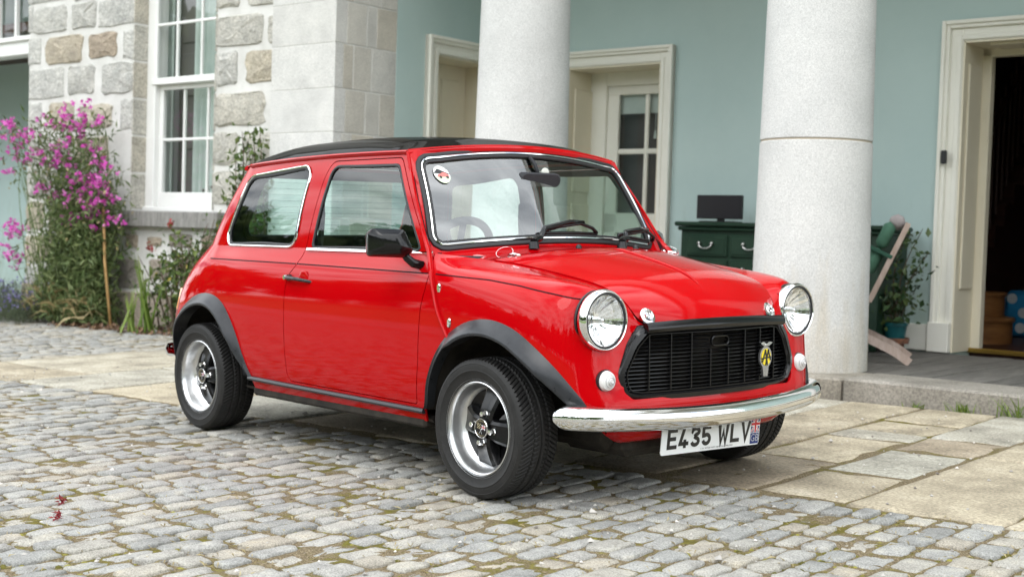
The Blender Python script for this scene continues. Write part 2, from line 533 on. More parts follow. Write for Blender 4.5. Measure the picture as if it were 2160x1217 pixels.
# uneven sheet under the stones
nx, ny = 150, 90
X = np.linspace(-11.5, 4.5, nx); Y = np.linspace(-3.6, 4.6, ny)
V = []
for a in X:
    for b_ in Y:
        w = gp(a, b_); h = -.0072 + .0026 * math.sin(a * 5.1 + 1.3 * math.sin(b_ * 3.7)) * math.sin(b_ * 6.3) + .0018 * npr.randn()
        V.append((w[0], w[1], h))
courtyard = mesh('courtyard', V, grid_faces(nx, ny), M_SOIL, None, True); tag(courtyard, kind='structure')
fix_normals(courtyard)
V = [gp(-60, -5.2, -.05), gp(60, -5.2, -.05), gp(60, 30, -.05), gp(-60, 30, -.05)]
tag(mesh('drive', V, [(0, 1, 2, 3)], M_GRAVEL), kind='structure')
V = [gp(-600, -600, -.07), gp(600, -600, -.07), gp(600, 600, -.07), gp(-600, 600, -.07)]
tag(mesh('lawn', V, [(0, 1, 2, 3)], M_LAWN), kind='structure')

# ---- cobbles (granite setts): rows run towards the house, stones longer along the row
def sett_mat():
    m = noisy('granite_sett', [(0.25, (0.20, 0.190, 0.170)), (0.42, (0.315, 0.308, 0.288)), (0.58, (0.375, 0.366, 0.338)), (0.75, (0.455, 0.425, 0.360))], 11, rough=(.66, .9), bump=.8, bscale=95, bdist=.008,
              tint=[(0.0, (.74, .75, .75)), (.3, (.93, .945, .95)), (.6, (1.03, 1.02, 1.0)), (.85, (1.08, 1.045, .97)), (1.0, (1.0, .92, .80))], fine=(190, .60, 1.22))
    return m
M_SETT = sett_mat()

def sett(u0, u1, v0, v1, seed):
    """pillow-topped irregular stone in facade coordinates; returns verts, faces"""
    r = random.Random(seed)
    cu, cv = (u0 + u1) / 2, (v0 + v1) / 2; hu, hv = (u1 - u0) / 2, (v1 - v0) / 2
    c_ = [r.uniform(.66, .93) for _ in range(8)]
    base = [(-1, -c_[0]), (-c_[1], -1), (-.3, -1.02), (.35, -1.0), (c_[2], -1), (1, -c_[3]), (1.02, -.3), (1.0, .35), (1, c_[4]), (c_[5], 1), (.35, 1.0), (-.3, 1.03), (-c_[6], 1), (-1, c_[7]), (-1.02, .3), (-1.0, -.3)]
    tw = r.uniform(-.07, .07)
    k0, k1, k2, k3 = [r.uniform(.84, 1.04) for _ in range(4)]
    P = []
    for a, b_ in base:
        f = 1 + r.uniform(-.08, .045)
        tx = a * (k0 if b_ > 0 else k1) * f; ty = b_ * (k2 if a > 0 else k3) * f
        P.append((tx + tw * ty * .6, ty - tw * tx))
    dz = r.uniform(-.007, .005); slx, sly = r.uniform(-.03, .03), r.uniform(-.03, .03)
    V = []
    for sc, h in ((1.0, -.030), (.985, -.0055), (.93, -.0002), (.60, .0010)):
        for a, b_ in P:
            uu, vv = a * hu * sc, b_ * hv * sc
            hh = h + dz + slx * uu + sly * vv + (r.uniform(-.0024, .0020) if sc < .95 else 0)
            w = gp(cu + uu, cv + vv); V.append((w[0], w[1], hh))
    w = gp(cu, cv); V.append((w[0], w[1], .0018 + dz))
    n = 16; F = []
    for i in range(3):
        for k in range(n): F.append((i * n + k, i * n + (k + 1) % n, (i + 1) * n + (k + 1) % n, (i + 1) * n + k))
    for k in range(n): F.append((3 * n + k, 3 * n + (k + 1) % n, 4 * n))
    return V, F

setts = []
def lay_rows(a0, a1, b0, b1, seed):
    r = random.Random(seed); a = a0
    while a < a1:
        w = r.uniform(.082, .114); b_ = b0 + r.uniform(-.08, .0)
        while b_ < b1:
            l = r.uniform(.115, .200)
            e = min(b_ + l, b1 + r.uniform(-.01, .02))
            if e - b_ > .06:
                g1, g2 = r.uniform(.003, .009), r.uniform(.004, .010)
                setts.append((a + g1 * .8, a + w - g1 * .8, b_ + g2, e - g2, r.random()))
            b_ += l
        a += w
lay_rows(-11.3, 4.2, -3.4, .085, 3)         # main field in front of the flags
lay_rows(-11.3, -5.62, .09, 3.05, 5)        # field running to the house on the left

def to_px(p):
    d = np.asarray(p) - CAM_POS; z = d @ _f
    if z < .3: return None
    return (1080 + 2798.76 * (d @ _r2) / z, 608.5 - 2798.76 * (d @ _u2) / z, z)
near, far = [], []
for s in setts:
    w = gp((s[0] + s[1]) / 2, (s[2] + s[3]) / 2); q = to_px(w)
    vis = q is not None and -60 < q[0] < 2220 and q[1] < 1260
    hid = (-2.2 < w[0] < .25 and -.62 < w[1] < .7)                 # under the car
    if vis and not hid: near.append((q[2], s))
    else: far.append(s)
near.sort(key=lambda t: t[0])
big = [s for _, s in near[:300]]; rest = [s for _, s in near[300:]] + far
for i, s in enumerate(big):
    V, F = sett(*s[:4], seed=1000 + i)
    mesh('cobble', V, F, M_SETT, courtyard, True, tint=s[4])
AV, AF, AT = [], [], []
for i, s in enumerate(rest):
    V, F = sett(*s[:4], seed=5000 + i); n = len(AV)
    AV += V; AF += [tuple(k + n for k in f) for f in F]; AT += [s[4]] * len(V)
tag(mesh('cobble_field', AV, AF, M_SETT, courtyard, True, tint=np.array(AT)), kind='stuff')

# ---- flagstones before the portico: courses run towards the house
M_FLAG = noisy('worn_sandstone_flag', [(0.26, (0.15, 0.132, 0.105)), (0.42, (0.30, 0.265, 0.205)), (0.56, (0.41, 0.365, 0.285)), (0.74, (0.52, 0.48, 0.40))], 3.4, detail=9, rough=(.7, .92), bump=.6, bscale=48, bdist=.008,
               tint=[(0.0, (.78, .72, .66)), (.3, (.98, .95, .88)), (.6, (1.05, 1.02, .94)), (.86, (1.02, 1.06, 1.10)), (1.0, (1.0, 1.08, 1.16))], fine=(75, .66, 1.2))
courses = [(-5.60, -4.47), (-4.47, -3.77), (-3.77, -2.90), (-2.90, -2.06), (-2.06, -1.42), (-1.42, -.86), (-.86, -.33), (-.33, .09), (.09, .50), (.50, .87), (.87, 1.42), (1.42, 1.95), (1.95, 2.6), (2.6, 3.2), (3.2, 4.0)]
fixed = {8: [.10, .86, 1.54, 1.78, 2.14, 2.70], 9: [.14, .69, 1.32, 1.75, 2.70], 7: [.13, .53, 1.30, 2.02, 2.70], 10: [.10, 1.34, 1.80, 2.70], 0: [.05, .62, 1.7, 2.70]}
tints = {(9, 1): .97, (8, 2): .90, (10, 0): .45, (8, 0): .04, (9, 0): .35, (7, 0): .02, (7, 1): .1}
fr_ = random.Random(21)
for ci, (a0, a1) in enumerate(courses):
    if ci in fixed: bs = fixed[ci]
    else:
        bs = [.08 + fr_.uniform(0, .07)]
        while bs[-1] < 2.2: bs.append(bs[-1] + fr_.uniform(.5, 1.05))
        bs[-1] = 2.70
    for k, (b0, b1) in enumerate(zip(bs, bs[1:])):
        j = lambda: fr_.uniform(-.008, .008)
        g = .009
        c = [(a0 + g + j(), b0 + g + j()), (a1 - g + j(), b0 + g + j()), (a1 - g + j(), b1 - g + j()), (a0 + g + j(), b1 - g + j())]
        edge_pts = []
        for q in range(4):
            p, r_ = np.array(c[q]), np.array(c[(q + 1) % 4])
            L_ = np.linalg.norm(r_ - p); ns = max(3, int(L_ / .09))
            for t in range(ns):
                e = p + (r_ - p) * t / ns
                edge_pts.append(e + npr.uniform(-.004, .004, 2))
        edge_pts = np.array(edge_pts); cm = edge_pts.mean(0); n = len(edge_pts); dz = fr_.uniform(-.004, .003)
        V = []
        for sc, h in ((0, -.04), (.0, -.008), (.014, -.0015), (.05, .0)):
            for e in edge_pts:
                d = cm - e; e2 = e + d / np.linalg.norm(d) * sc; w = gp(*e2); V.append((w[0], w[1], h + dz))
        w = gp(*cm); V.append((w[0], w[1], .0015 + dz))
        F = [(i * n + q, i * n + (q + 1) % n, (i + 1) * n + (q + 1) % n, (i + 1) * n + q) for i in range(3) for q in range(n)] + [(3 * n + q, 3 * n + (q + 1) % n, 4 * n) for q in range(n)]
        mesh('flagstone', V, F, M_FLAG, courtyard, True, tint=tints.get((ci, k), fr_.random()))
# ================================================================ the house (facade coordinates: a along, b inwards, h up)
M_MORTAR = noisy('lime_mortar', [(0.3, (0.56, 0.55, 0.52)), (0.7, (0.70, 0.69, 0.665))], 5, rough=(.85, .95), bump=.5, bscale=38, bdist=.008)
STONE_TINT = [(0.0, (1.06, 1.055, 1.03)), (.25, (.95, .945, .92)), (.5, (.97, .94, .87)), (.75, (.93, .84, .69)), (.9, (.72, .60, .48)), (1.0, (.52, .49, .46))]
M_STONE = noisy('rough_granite', [(0.25, (0.36, 0.36, 0.35)), (0.5, (0.51, 0.505, 0.485)), (0.75, (0.63, 0.62, 0.59))], 7, detail=8, rough=(.75, .95), bump=1.0, bscale=26, bdist=.022, tint=STONE_TINT, fine=(60, .7, 1.15))
M_ASHLAR = noisy('dressed_granite', [(0.25, (0.48, 0.475, 0.465)), (0.5, (0.58, 0.575, 0.56)), (0.75, (0.66, 0.65, 0.63))], 4, detail=8, rough=(.7, .9), bump=.6, bscale=55, bdist=.007, tint=[(0, (1.05, 1.05, 1.05)), (.5, (1, .99, .96)), (1, (.93, .87, .77))], fine=(120, .80, 1.1))
M_COLUMN = noisy('pale_column_granite', [(0.25, (0.55, 0.55, 0.54)), (0.5, (0.64, 0.64, 0.63)), (0.75, (0.71, 0.705, 0.69))], 2.2, detail=8, rough=(.65, .85), bump=.35, bscale=60, bdist=.004, stain=(1.1, .12, (.82, .72, .56), (5, 5, .7), .55), tint=[(0, (1, 1, 1)), (1, (.97, .95, .9))], fine=(150, .74, 1.08))
M_TEAL = noisy('duck_egg_wall_paint', [(0.3, (0.425, 0.55, 0.535)), (0.7, (0.485, 0.605, 0.585))], 1.4, detail=7, rough=(.5, .7), bump=.25, bscale=6, bdist=.012, stain=(1.6, .1, (.80, .80, .74), (3, 3, .8), .9))
M_CREAM = noisy('cream_gloss_paint', [(0.3, (0.74, 0.68, 0.53)), (0.7, (0.80, 0.74, 0.59))], 3, rough=(.3, .45), bump=.05, bscale=40)
M_CREAM2 = noisy('ivory_gloss_paint', [(0.3, (0.80, 0.785, 0.70)), (0.7, (0.85, 0.835, 0.76))], 3, rough=(.3, .45), bump=.05, bscale=40)
M_WHITEPT = noisy('white_gloss_paint', [(0.3, (0.76, 0.76, 0.74)), (0.7, (0.82, 0.82, 0.80))], 3, rough=(.3, .45), bump=.05, bscale=40)
M_SILL = noisy('weathered_sill_stone', [(0.3, (0.17, 0.165, 0.155)), (0.7, (0.32, 0.31, 0.29))], 5, rough=(.8, .95), bump=.4, stretch=(6, 6, 1), fine=(60, .8, 1.1))
M_STEP = noisy('step_granite', [(0.25, (0.17, 0.155, 0.13)), (0.5, (0.27, 0.25, 0.215)), (0.75, (0.36, 0.335, 0.295))], 3.5, detail=9, rough=(.75, .95), bump=.45, bscale=60, bdist=.006, tint=[(0, (.95, .95, .95)), (1, (1.08, 1.05, 1.0))], fine=(70, .7, 1.15))
M_DECK = noisy('grey_weathered_boards', [(0.3, (0.085, 0.08, 0.072)), (0.7, (0.17, 0.16, 0.145))], 4, rough=(.7, .9), bump=.3, stretch=(8, 1, 8), tint=[(0, (.85, .85, .85)), (1, (1.15, 1.15, 1.15))], fine=(40, .8, 1.1))
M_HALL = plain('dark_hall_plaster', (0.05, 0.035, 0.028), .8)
M_WOOD = noisy('polished_oak', [(0.3, (0.20, 0.085, 0.028)), (0.7, (0.33, 0.15, 0.05))], 5, rough=(.35, .55), bump=.1, stretch=(1, 1, 6))
M_DKWOOD = noisy('dark_stained_wood', [(0.3, (0.035, 0.012, 0.008)), (0.7, (0.07, 0.025, 0.015))], 5, rough=(.35, .55), bump=.1, stretch=(1, 1, 6))
M_PANE = glass_mat('window_pane', (0.93, 0.96, 0.95))
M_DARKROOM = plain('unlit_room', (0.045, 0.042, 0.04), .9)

house = empty('house', (0, 0, 0), 'granite house with a columned portico painted pale teal inside', 'house')
house.matrix_world = BM

def rock(a0, a1, h0, h1, b, proud, seed, rough=.012, square=.8):
    """one rough-faced stone in a wall of plane b (face towards -b)"""
    r = random.Random(seed); ca, ch = (a0 + a1) / 2, (h0 + h1) / 2; ra, rh = (a1 - a0) / 2, (h1 - h0) / 2
    s = square
    base = [(-1, -s), (-s, -1), (-.35, -1), (.35, -1), (s, -1), (1, -s), (1, -.3), (1, .3), (1, s), (s, 1), (.35, 1), (-.35, 1), (-s, 1), (-1, s), (-1, .3), (-1, -.3)]
    P = [(x * (1 + r.uniform(-.06, .05)) + r.uniform(-.03, .03), y * (1 + r.uniform(-.10, .06))) for x, y in base]
    V = []; n = len(P); dr = rough
    for inset, d in ((0, -.02), (.0, .35), (.010, .80), (.030, 1.0)):
        for x, y in P:
            X, Y = x * ra, y * rh; l = math.hypot(X, Y) or 1
            X -= X / l * inset; Y -= Y / l * inset
            V.append((ca + X, b - proud * d - (r.uniform(-.5, .5) * dr if inset > .005 else 0), ch + Y))
    k0 = len(V)
    for sc in (.55,):
        for x, y in P: V.append((ca + x * ra * sc, b - proud - r.uniform(-.4, .9) * dr, ch + y * rh * sc))
    V.append((ca, b - proud - r.uniform(0, 1) * dr, ch)); F = []
    for i in range(4):
        for k in range(n): F.append((i * n + k, i * n + (k + 1) % n, (i + 1) * n + (k + 1) % n, (i + 1) * n + k))
    for k in range(n): F.append((4 * n + k, 4 * n + (k + 1) % n, 5 * n))
    return V, F

# ---- rubble wall with the sash window
WB = 3.15
wl_ = MB()
wl_.box((-9.62, WB, -.35), (-7.80, WB + .45, 6.5)); wl_.box((-6.592, WB, -.35), (-5.60, WB + .45, 6.5)); wl_.box((-7.80, WB, -.35), (-6.592, WB + .45, 1.02)); wl_.box((-7.80, WB, 3.75), (-6.592, WB + .45, 6.5))
rubble = wl_.build('rubble_wall', M_MORTAR, house)
stones = [(-9.547, -8.95, 2.766, 3.034, 0.3), (-8.869, -8.437, 2.775, 3.029, 0.3), (-8.389, -7.805, 2.754, 3.016, 0.2), (-9.646, -9.56, 2.792, 3.064, 0.1), (-9.636, -9.406, 2.468, 2.74, 0.1), (-9.31, -8.665, 2.455, 2.725, 0.8), (-8.556, -8.088, 2.473, 2.712, 0.9), (-7.985, -7.805, 2.436, 2.707, 0.15), (-9.625, -8.981, 2.118, 2.421, 0.15), (-8.91, -8.445, 2.138, 2.421, 0.3), (-8.328, -7.805, 2.119, 2.414, 0.25), (-9.614, -9.374, 1.819, 2.09, 0.1), (-9.235, -8.776, 1.80, 2.071, 0.75), (-8.68, -8.141, 1.804, 2.033, 0.7), (-8.009, -7.805, 1.775, 2.069, 0.15), (-9.657, -8.94, 3.072, 3.374, 0.2), (-8.859, -8.339, 3.045, 3.327, 0.3), (-8.263, -7.805, 3.043, 3.294, 0.2),
 (-6.588, -6.277, 2.788, 3.042, 0.5), (-6.182, -5.60, 2.775, 3.016, 0.5), (-6.588, -5.97, 2.446, 2.714, 0.45), (-5.901, -5.60, 2.449, 2.681, 0.45), (-6.588, -6.301, 2.118, 2.412, 0.3), (-6.182, -5.60, 2.12, 2.399, 0.75), (-6.588, -5.921, 1.764, 2.051, 0.55), (-6.588, -6.263, 1.428, 1.715, 0.5), (-6.191, -5.60, 1.417, 1.705, 0.5), (-6.588, -6.226, 1.079, 1.382, 0.5), (-6.143, -5.60, 1.084, 1.371, 0.5),
 (-8.12, -7.986, 0.684, 0.905, 0.3), (-7.88, -7.685, 0.676, 0.801, 0.85), (-7.539, -7.324, 0.702, 0.783, 0.85), (-7.21, -6.867, 0.698, 0.819, 0.98), (-6.724, -6.50, 0.705, 0.823, 0.9), (-8.021, -7.638, 0.296, 0.57, 0.98), (-7.494, -7.174, 0.395, 0.582, 0.95), (-7.122, -6.782, 0.361, 0.643, 0.95),
 (-6.40, -6.02, .72, 1.0, .5), (-5.96, -5.62, .70, .98, .6), (-6.70, -6.30, .30, .62, .95), (-6.2, -5.7, .33, .63, .9)]
rr = random.Random(4)
for h0 in (1.455, 1.125, .80, .475, .15):
    a = -9.63
    while a < -8.25:
        w = rr.uniform(.30, .62); e = min(a + w, -8.17 if h0 < 1.0 else -7.81)
        if e - a > .12: stones.append((a, e, h0 + rr.uniform(-.01, .02), h0 + .28 + rr.uniform(-.02, .02), rr.choice([.1, .2, .3, .5, .75])))
        a += w + .09
for h0 in (3.40, 3.75, 4.1):
    a = -9.63
    while a < -5.9:
        w = rr.uniform(.35, .6)
        if not (-8.1 < a < -6.5) : stones.append((a, a + w, h0, h0 + .27, rr.random() * .6))
        a += w + .09
for i, (a0, a1, h0, h1, t) in enumerate(stones):
    quoin = t < .22
    V, F = rock(a0, a1, h0, h1, WB, .010 if quoin else .013, 300 + i, .003 if quoin else .016, .93 if quoin else .82)
    o = mesh('stone', V, F, M_STONE, rubble, True, tint=t)
    smooth_by_angle(o, 24)
# reveal quoins seen edge-on at the left of the window
for k in range(8):
    h0 = 1.04 + k * .345
    b_ = MB(); b_.bbox((-7.812, WB - .012, h0), (-7.795, WB + .17, h0 + .325), .004); b_.build('reveal_stone', M_STONE, rubble, tint=.62 if k % 2 else .5)
for k in range(8):
    h0 = 1.04 + k * .345
    b_ = MB(); b_.bbox((-6.597, WB - .012, h0), (-6.58, WB + .17, h0 + .325), .004); b_.build('reveal_stone', M_STONE, rubble, tint=.5)
# plinth course
for k, (a0, a1) in enumerate([(-9.62, -8.66), (-8.648, -8.08), (-8.07, -7.955), (-7.935, -7.427), (-7.415, -6.95), (-6.94, -6.3), (-6.29, -5.62)]):
    b_ = MB(); b_.bbox((a0, WB - .05, -.3), (a1 - .012, WB + .1, .262), .008); b_.build('plinth_stone', M_STONE, rubble, tint=.93)
b_ = MB(); b_.bbox((-7.885, WB - .09, .872), (-6.42, WB + .15, 1.022), .010); b_.build('window_sill', M_SILL, rubble)

def bars(parent, name, boxes, mat, bev=.004):
    for lo, hi in boxes:
        q = MB(); q.bbox(lo, hi, bev); q.build(name, mat, parent)

# sash window
wf = MB(); FB = 3.29
for lo, hi in (((-7.80, FB, 1.022), (-7.67, FB + .14, 3.75)), ((-6.69, FB, 1.022), (-6.592, FB + .14, 3.75)), ((-7.67, FB, 3.62), (-6.69, FB + .14, 3.75)), ((-7.80, FB - .03, 1.02), (-6.592, FB, 1.062))): wf.bbox(lo, hi, .006)
window = wf.build('sash_window', M_WHITEPT, house)
bars(window, 'sash_rail', [((-7.715, FB - .012, 2.195), (-6.645, FB + .045, 2.256)), ((-7.67, FB + .002, 3.54), (-6.69, FB + .04, 3.62))], M_WHITEPT)
bars(window, 'sash_stile', [((-7.685, FB + .002, 2.256), (-7.655, FB + .04, 3.54)), ((-6.72, FB + .002, 2.256), (-6.69, FB + .04, 3.54))], M_WHITEPT)
bars(window, 'glazing_bar', [((-7.372, FB + .004, 2.256), (-7.348, FB + .035, 3.54)), ((-7.010, FB + .004, 2.256), (-6.986, FB + .035, 3.54)), ((-7.655, FB + .006, 2.735), (-6.72, FB + .032, 2.762)), ((-7.655, FB + .006, 3.14), (-6.72, FB + .032, 3.167))], M_WHITEPT, .006)
LB_ = FB + .055
bars(window, 'sash_rail', [((-7.67, LB_ - .005, 1.062), (-6.69, LB_ + .04, 1.20)), ((-7.67, LB_ - .005, 2.15), (-6.69, LB_ + .04, 2.195))], M_WHITEPT)
bars(window, 'sash_stile', [((-7.67, LB_, 1.20), (-7.615, LB_ + .04, 2.15)), ((-6.745, LB_, 1.20), (-6.69, LB_ + .04, 2.15))], M_WHITEPT)
bars(window, 'glazing_bar', [((-7.318, LB_ + .004, 1.20), (-7.294, LB_ + .035, 2.15)), ((-6.968, LB_ + .004, 1.20), (-6.944, LB_ + .035, 2.15)), ((-7.615, LB_ + .006, 1.676), (-6.745, LB_ + .032, 1.703))], M_WHITEPT, .006)
def panes(parent, cols_, rows_, b, mat):
    for a0, a1 in cols_:
        for h0, h1 in rows_: mesh('pane', [(a0, b, h0), (a1, b, h0), (a1, b, h1), (a0, b, h1)], [(0, 1, 2, 3)], mat, parent)
panes(window, [(-7.655, -7.372), (-7.348, -7.010), (-6.986, -6.72)], [(2.256, 2.735), (2.762, 3.14), (3.167, 3.54)], FB + .02, M_PANE)
panes(window, [(-7.615, -7.318), (-7.294, -6.968), (-6.944, -6.745)], [(1.20, 1.676), (1.703, 2.15)], LB_ + .02, M_PANE)
# room behind: pale lining, panelled shutter, curtains
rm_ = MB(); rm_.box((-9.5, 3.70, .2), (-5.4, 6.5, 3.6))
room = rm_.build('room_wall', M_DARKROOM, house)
q = MB(); q.bbox((-7.80, 3.44, 1.0), (-7.775, 3.70, 3.7), .003); q.bbox((-6.61, 3.44, 1.0), (-6.592, 3.70, 3.7), .003); q.build('window_lining', M_WHITEPT, house)
sh_ = MB(); sh_.bbox((-7.72, 3.60, 1.05), (-7.42, 3.625, 3.6), .004)
for h0 in (1.12, 1.62, 2.12, 2.62, 3.1): sh_.bbox((-7.67, 3.588, h0), (-7.47, 3.60, h0 + .40), .010)
M_SHUT = plain('grey_shutter_paint', (0.16, 0.15, 0.14), .5); sh_.build('inside_shutter', M_SHUT, house)
M_CURT = noisy('pale_sage_curtain', [(0.3, (0.45, 0.52, 0.49)), (0.7, (0.60, 0.66, 0.62))], 3, rough=(.8, .95), bump=.2)
def curtain(a0, a1, b, h0, h1, folds, name='curtain'):
    n = folds * 8; V = []
    for i in range(n + 1):
        t = i / n; a = a0 + (a1 - a0) * t; bb = b + .035 * math.sin(t * folds * 2 * math.pi) + .012 * math.sin(t * folds * 5.3)
        V += [(a, bb, h0), (a + .01 * math.sin(i), bb, (h0 + h1) / 2), (a, bb, h1)]
    mesh(name, V, grid_faces(n + 1, 3), M_CURT, house, True)
curtain(-7.36, -6.88, 3.50, 1.05, 3.6, 6); curtain(-7.79, -7.66, 3.50, 1.05, 3.6, 2); curtain(-6.84, -6.70, 3.50, 1.05, 3.6, 3)
q = MB(); q.tube([(-7.25, 3.52, 1.215), (-7.12, 3.50, 1.24), (-6.98, 3.50, 1.27), (-6.90, 3.52, 1.235)], [.012, .022, .02, .01], 8); q.tube([(-7.02, 3.5, 1.27), (-7.03, 3.5, 1.32)], .008, 6)
orn = q.build('window_ornament', M_DKWOOD, None, True); orn.matrix_world = BM; tag(orn, 'small dark wooden ornament on the inside sill of the sash window', 'ornament')

# ---- corner bay left of the rubble wall: teal recess under a transom light
q = MB(); q.box((-26.0, 5.2, -.4), (-9.9, 5.4, 6.5)); q.build('recess_wall', M_TEAL, house)
q = MB(); q.box((-9.62, 3.60, -.4), (-9.5, 5.4, 6.5)); q.build('recess_side_wall', M_STONE, house, tint=.5)
q = MB(); q.bbox((-26.0, 3.45, 2.655), (-9.64, 3.62, 2.86), .01); q.bbox((-26.0, 3.42, 2.80), (-9.64, 3.45, 2.85), .008); tr_ = q.build('transom_light', M_WHITEPT, house)
for k in range(44):
    a = -9.80 - k * .36
    bars(tr_, 'glazing_bar', [((a - .018, 3.50, 2.86), (a + .018, 3.55, 4.2))], M_WHITEPT, .005)
mesh('pane', [(-26.0, 3.54, 2.86), (-9.64, 3.54, 2.86), (-9.64, 3.54, 4.2), (-26.0, 3.54, 4.2)], [(0, 1, 2, 3)], M_PANE, tr_)
q = MB(); q.box((-26.0, 3.62, 2.95), (-9.64, 5.2, 3.05)); q.build('recess_ceiling', M_DKWOOD, house)
q = MB(); q.box((-26.0, 3.3, 4.2), (-9.62, 3.6, 6.5)); q.build('upper_wall', M_MORTAR, house)

# ---- pilaster of dressed blocks and the return of the portico
PIL = MB(); PIL.box((-5.668, 3.0035, -.35), (-4.9165, 3.684, 6.5)); pil = PIL.build('pilaster', M_MORTAR, house)
hs = [-.3, .30, .65, 1.0, 1.33, 1.672, 2.018, 2.372, 2.706, 3.05, 3.4, 3.75, 4.1, 4.45]
pr_ = random.Random(8)
for k, (h0, h1) in enumerate(zip(hs, hs[1:])):
    q = MB(); cut = pr_.uniform(.02, .03)
    q.bbox((-5.671, 3.0, h0 + .003), (-4.911, 3.085 + .03 * (k % 2), h1 - .003), .002); q.build('block', M_ASHLAR, pil, tint=pr_.uniform(0, .4))
    b_ = 3.09 + .03 * (k % 2)
    splits = [3.20 + .14 * (k % 2), 3.40 + .05 * (k % 3)]
    for b0, b1 in zip([b_] + splits, splits + [3.684]):
        q = MB(); q.bbox((-5.0, b0 + .006, h0 + .006), (-4.912, b1 - .006, h1 - .006), .0025); q.build('block', M_ASHLAR, pil, tint=pr_.uniform(.45, 1.0))

def frame3(u0, u1, h0, h1, w, face, axis, name, parent, mat):
    """door surround with stepped mouldings; axis 'b': wall plane b=face, u=a ; axis 'a': plane a=face, u=b (faces +a)"""
    st = [(0, w, .018), (w * .62, w, .045), (w * .80, w, .062), (w * .05, w * .30, .028)]
    mb_ = MB()
    def bx(ua, ub, ha, hb, d):
        if axis == 'b': mb_.bbox((ua, face - d, ha), (ub, face + .02, hb), .004)
        else: mb_.bbox((face - .02, ua, ha), (face + d, ub, hb), .004)
    for i0, i1, d in st:
        bx(u0 - i1, u0 - i0, h0, h1 + i1, d); bx(u1 + i0, u1 + i1, h0, h1 + i1, d); bx(u0 - i0, u1 + i0, h1 + i0, h1 + i1, d - .0015)
    # plinth blocks
    bx(u0 - w - .01, u0 + .0, h0, h0 + .21, .07); bx(u1 - .0, u1 + w + .01, h0, h0 + .21, .07)
    return mb_.build(name, mat, parent)

FH = .172
# return wall (plane a = -4.911, faces +a) with door
RB0, RB1, RH = 4.172, 4.93, 2.421
q = MB(); q.box((-5.1, 3.684, -.3), (-4.911, RB0, 4.2)); q.box((-5.1, RB0, RH), (-4.911, RB1, 4.2)); q.box((-5.1, RB1, -.3), (-4.911, 5.3, 4.2)); q.build('return_wall', M_TEAL, house)
frame3(RB0, RB1, FH, RH, .150, -4.911, 'a', 'door_surround', house, M_CREAM2)
q = MB(); q.box((-5.30, RB0 - .002, FH), (-4.92, RB0 + .012, RH + .01)); q.box((-5.30, RB0, RH - .012), (-4.92, RB1, RH + .012)); q.box((-5.30, RB1 - .012, FH), (-4.92, RB1, RH)); q.build('door_lining', M_CREAM, house)
q = MB(); q.bbox((-5.30, RB0, FH), (-5.25, RB1, RH), .004); pd = q.build('panelled_door', M_CREAM, house)
for h0, h1 in ((.35, 1.0), (1.12, 1.62), (1.74, 2.28)):
    for b0, b1 in ((RB0 + .09, RB0 + .34), (RB0 + .42, RB0 + .67)):
        q = MB(); q.bbox((-5.262, b0, h0), (-5.238, b1, h1), .014); q.build('door_panel', M_CREAM, pd)
# back wall (plane b = 5.1) with garden door and main door
q = MB(); A0, A1, AH = -4.20, -3.244, 2.369; C0, C1 = -.709, .47
for lo, hi in (((-4.911, 5.1, -.3), (A0, 5.48, 4.2)), ((A0, 5.1, AH), (A1, 5.48, 4.2)), ((A1, 5.1, -.3), (C0, 5.48, 4.2)), ((C0, 5.1, AH), (C1, 5.48, 4.2)), ((C1, 5.1, -.3), (6.0, 5.48, 4.2))): q.box(lo, hi)
q.build('portico_wall', M_TEAL, house)
frame3(A0, A1, FH, AH, .135, 5.1, 'b', 'door_surround', house, M_CREAM2)
frame3(C0, C1, FH, AH, .145, 5.1, 'b', 'door_surround', house, M_CREAM2)
for a0, a1 in ((-4.90, A0 - .15), (A1 + .15, C0 - .16), (C1 + .16, 6.0)):
    q = MB(); q.bbox((a0, 5.072, FH), (a1, 5.11, FH + .19), .006); q.build('skirting_board', M_CREAM2, house)
# garden door: deep lining, half-glazed
q = MB(); q.box((A0 - .01, 5.09, FH), (A0 + .012, 5.50, AH)); q.box((A1 - .012, 5.09, FH), (A1 + .01, 5.50, AH)); q.box((A0, 5.09, AH - .012), (A1, 5.50, AH + .012))
q.bbox((A0 + .008, 5.16, .45), (A0 + .03, 5.42, 1.2), .01); q.bbox((A0 + .008, 5.16, 1.3), (A0 + .03, 5.42, 2.2), .01); q.build('door_lining', M_CREAM, house)
GB_ = 5.44
q = MB(); q.bbox((A0, GB_ - .03, FH), (-4.02, GB_ + .05, AH), .006); q.bbox((-3.36, GB_ - .03, FH), (A1, GB_ + .05, AH), .006); q.bbox((-4.02, GB_ - .03, 2.24), (-3.36, GB_ + .05, AH), .006); q.bbox((-4.02, GB_, FH), (-3.36, GB_ + .04, .42), .006); q.bbox((-4.02, GB_, .95), (-3.36, GB_ + .04, 1.13), .006); q.bbox((-4.02, GB_, 2.16), (-3.36, GB_ + .04, 2.24), .006); q.bbox((-4.02, GB_, .42), (-3.90, GB_ + .04, 2.16), .006); q.bbox((-3.46, GB_, .42), (-3.36, GB_ + .04, 2.16), .006)
gd = q.build('garden_door', M_CREAM2, house)
q = MB(); q.bbox((-3.90, GB_ + .012, .42), (-3.46, GB_ + .03, .95), .012); q.build('door_panel', M_CREAM2, gd)
bars(gd, 'glazing_bar', [((-3.628, GB_ + .006, 1.13), (-3.588, GB_ + .034, 2.16)), ((-3.90, GB_ + .008, 1.645), (-3.46, GB_ + .032, 1.69))], M_CREAM2, .006)
panes(gd, [(-3.90, -3.628), (-3.588, -3.46)], [(1.13, 1.645), (1.69, 2.16)], GB_ + .02, M_PANE)
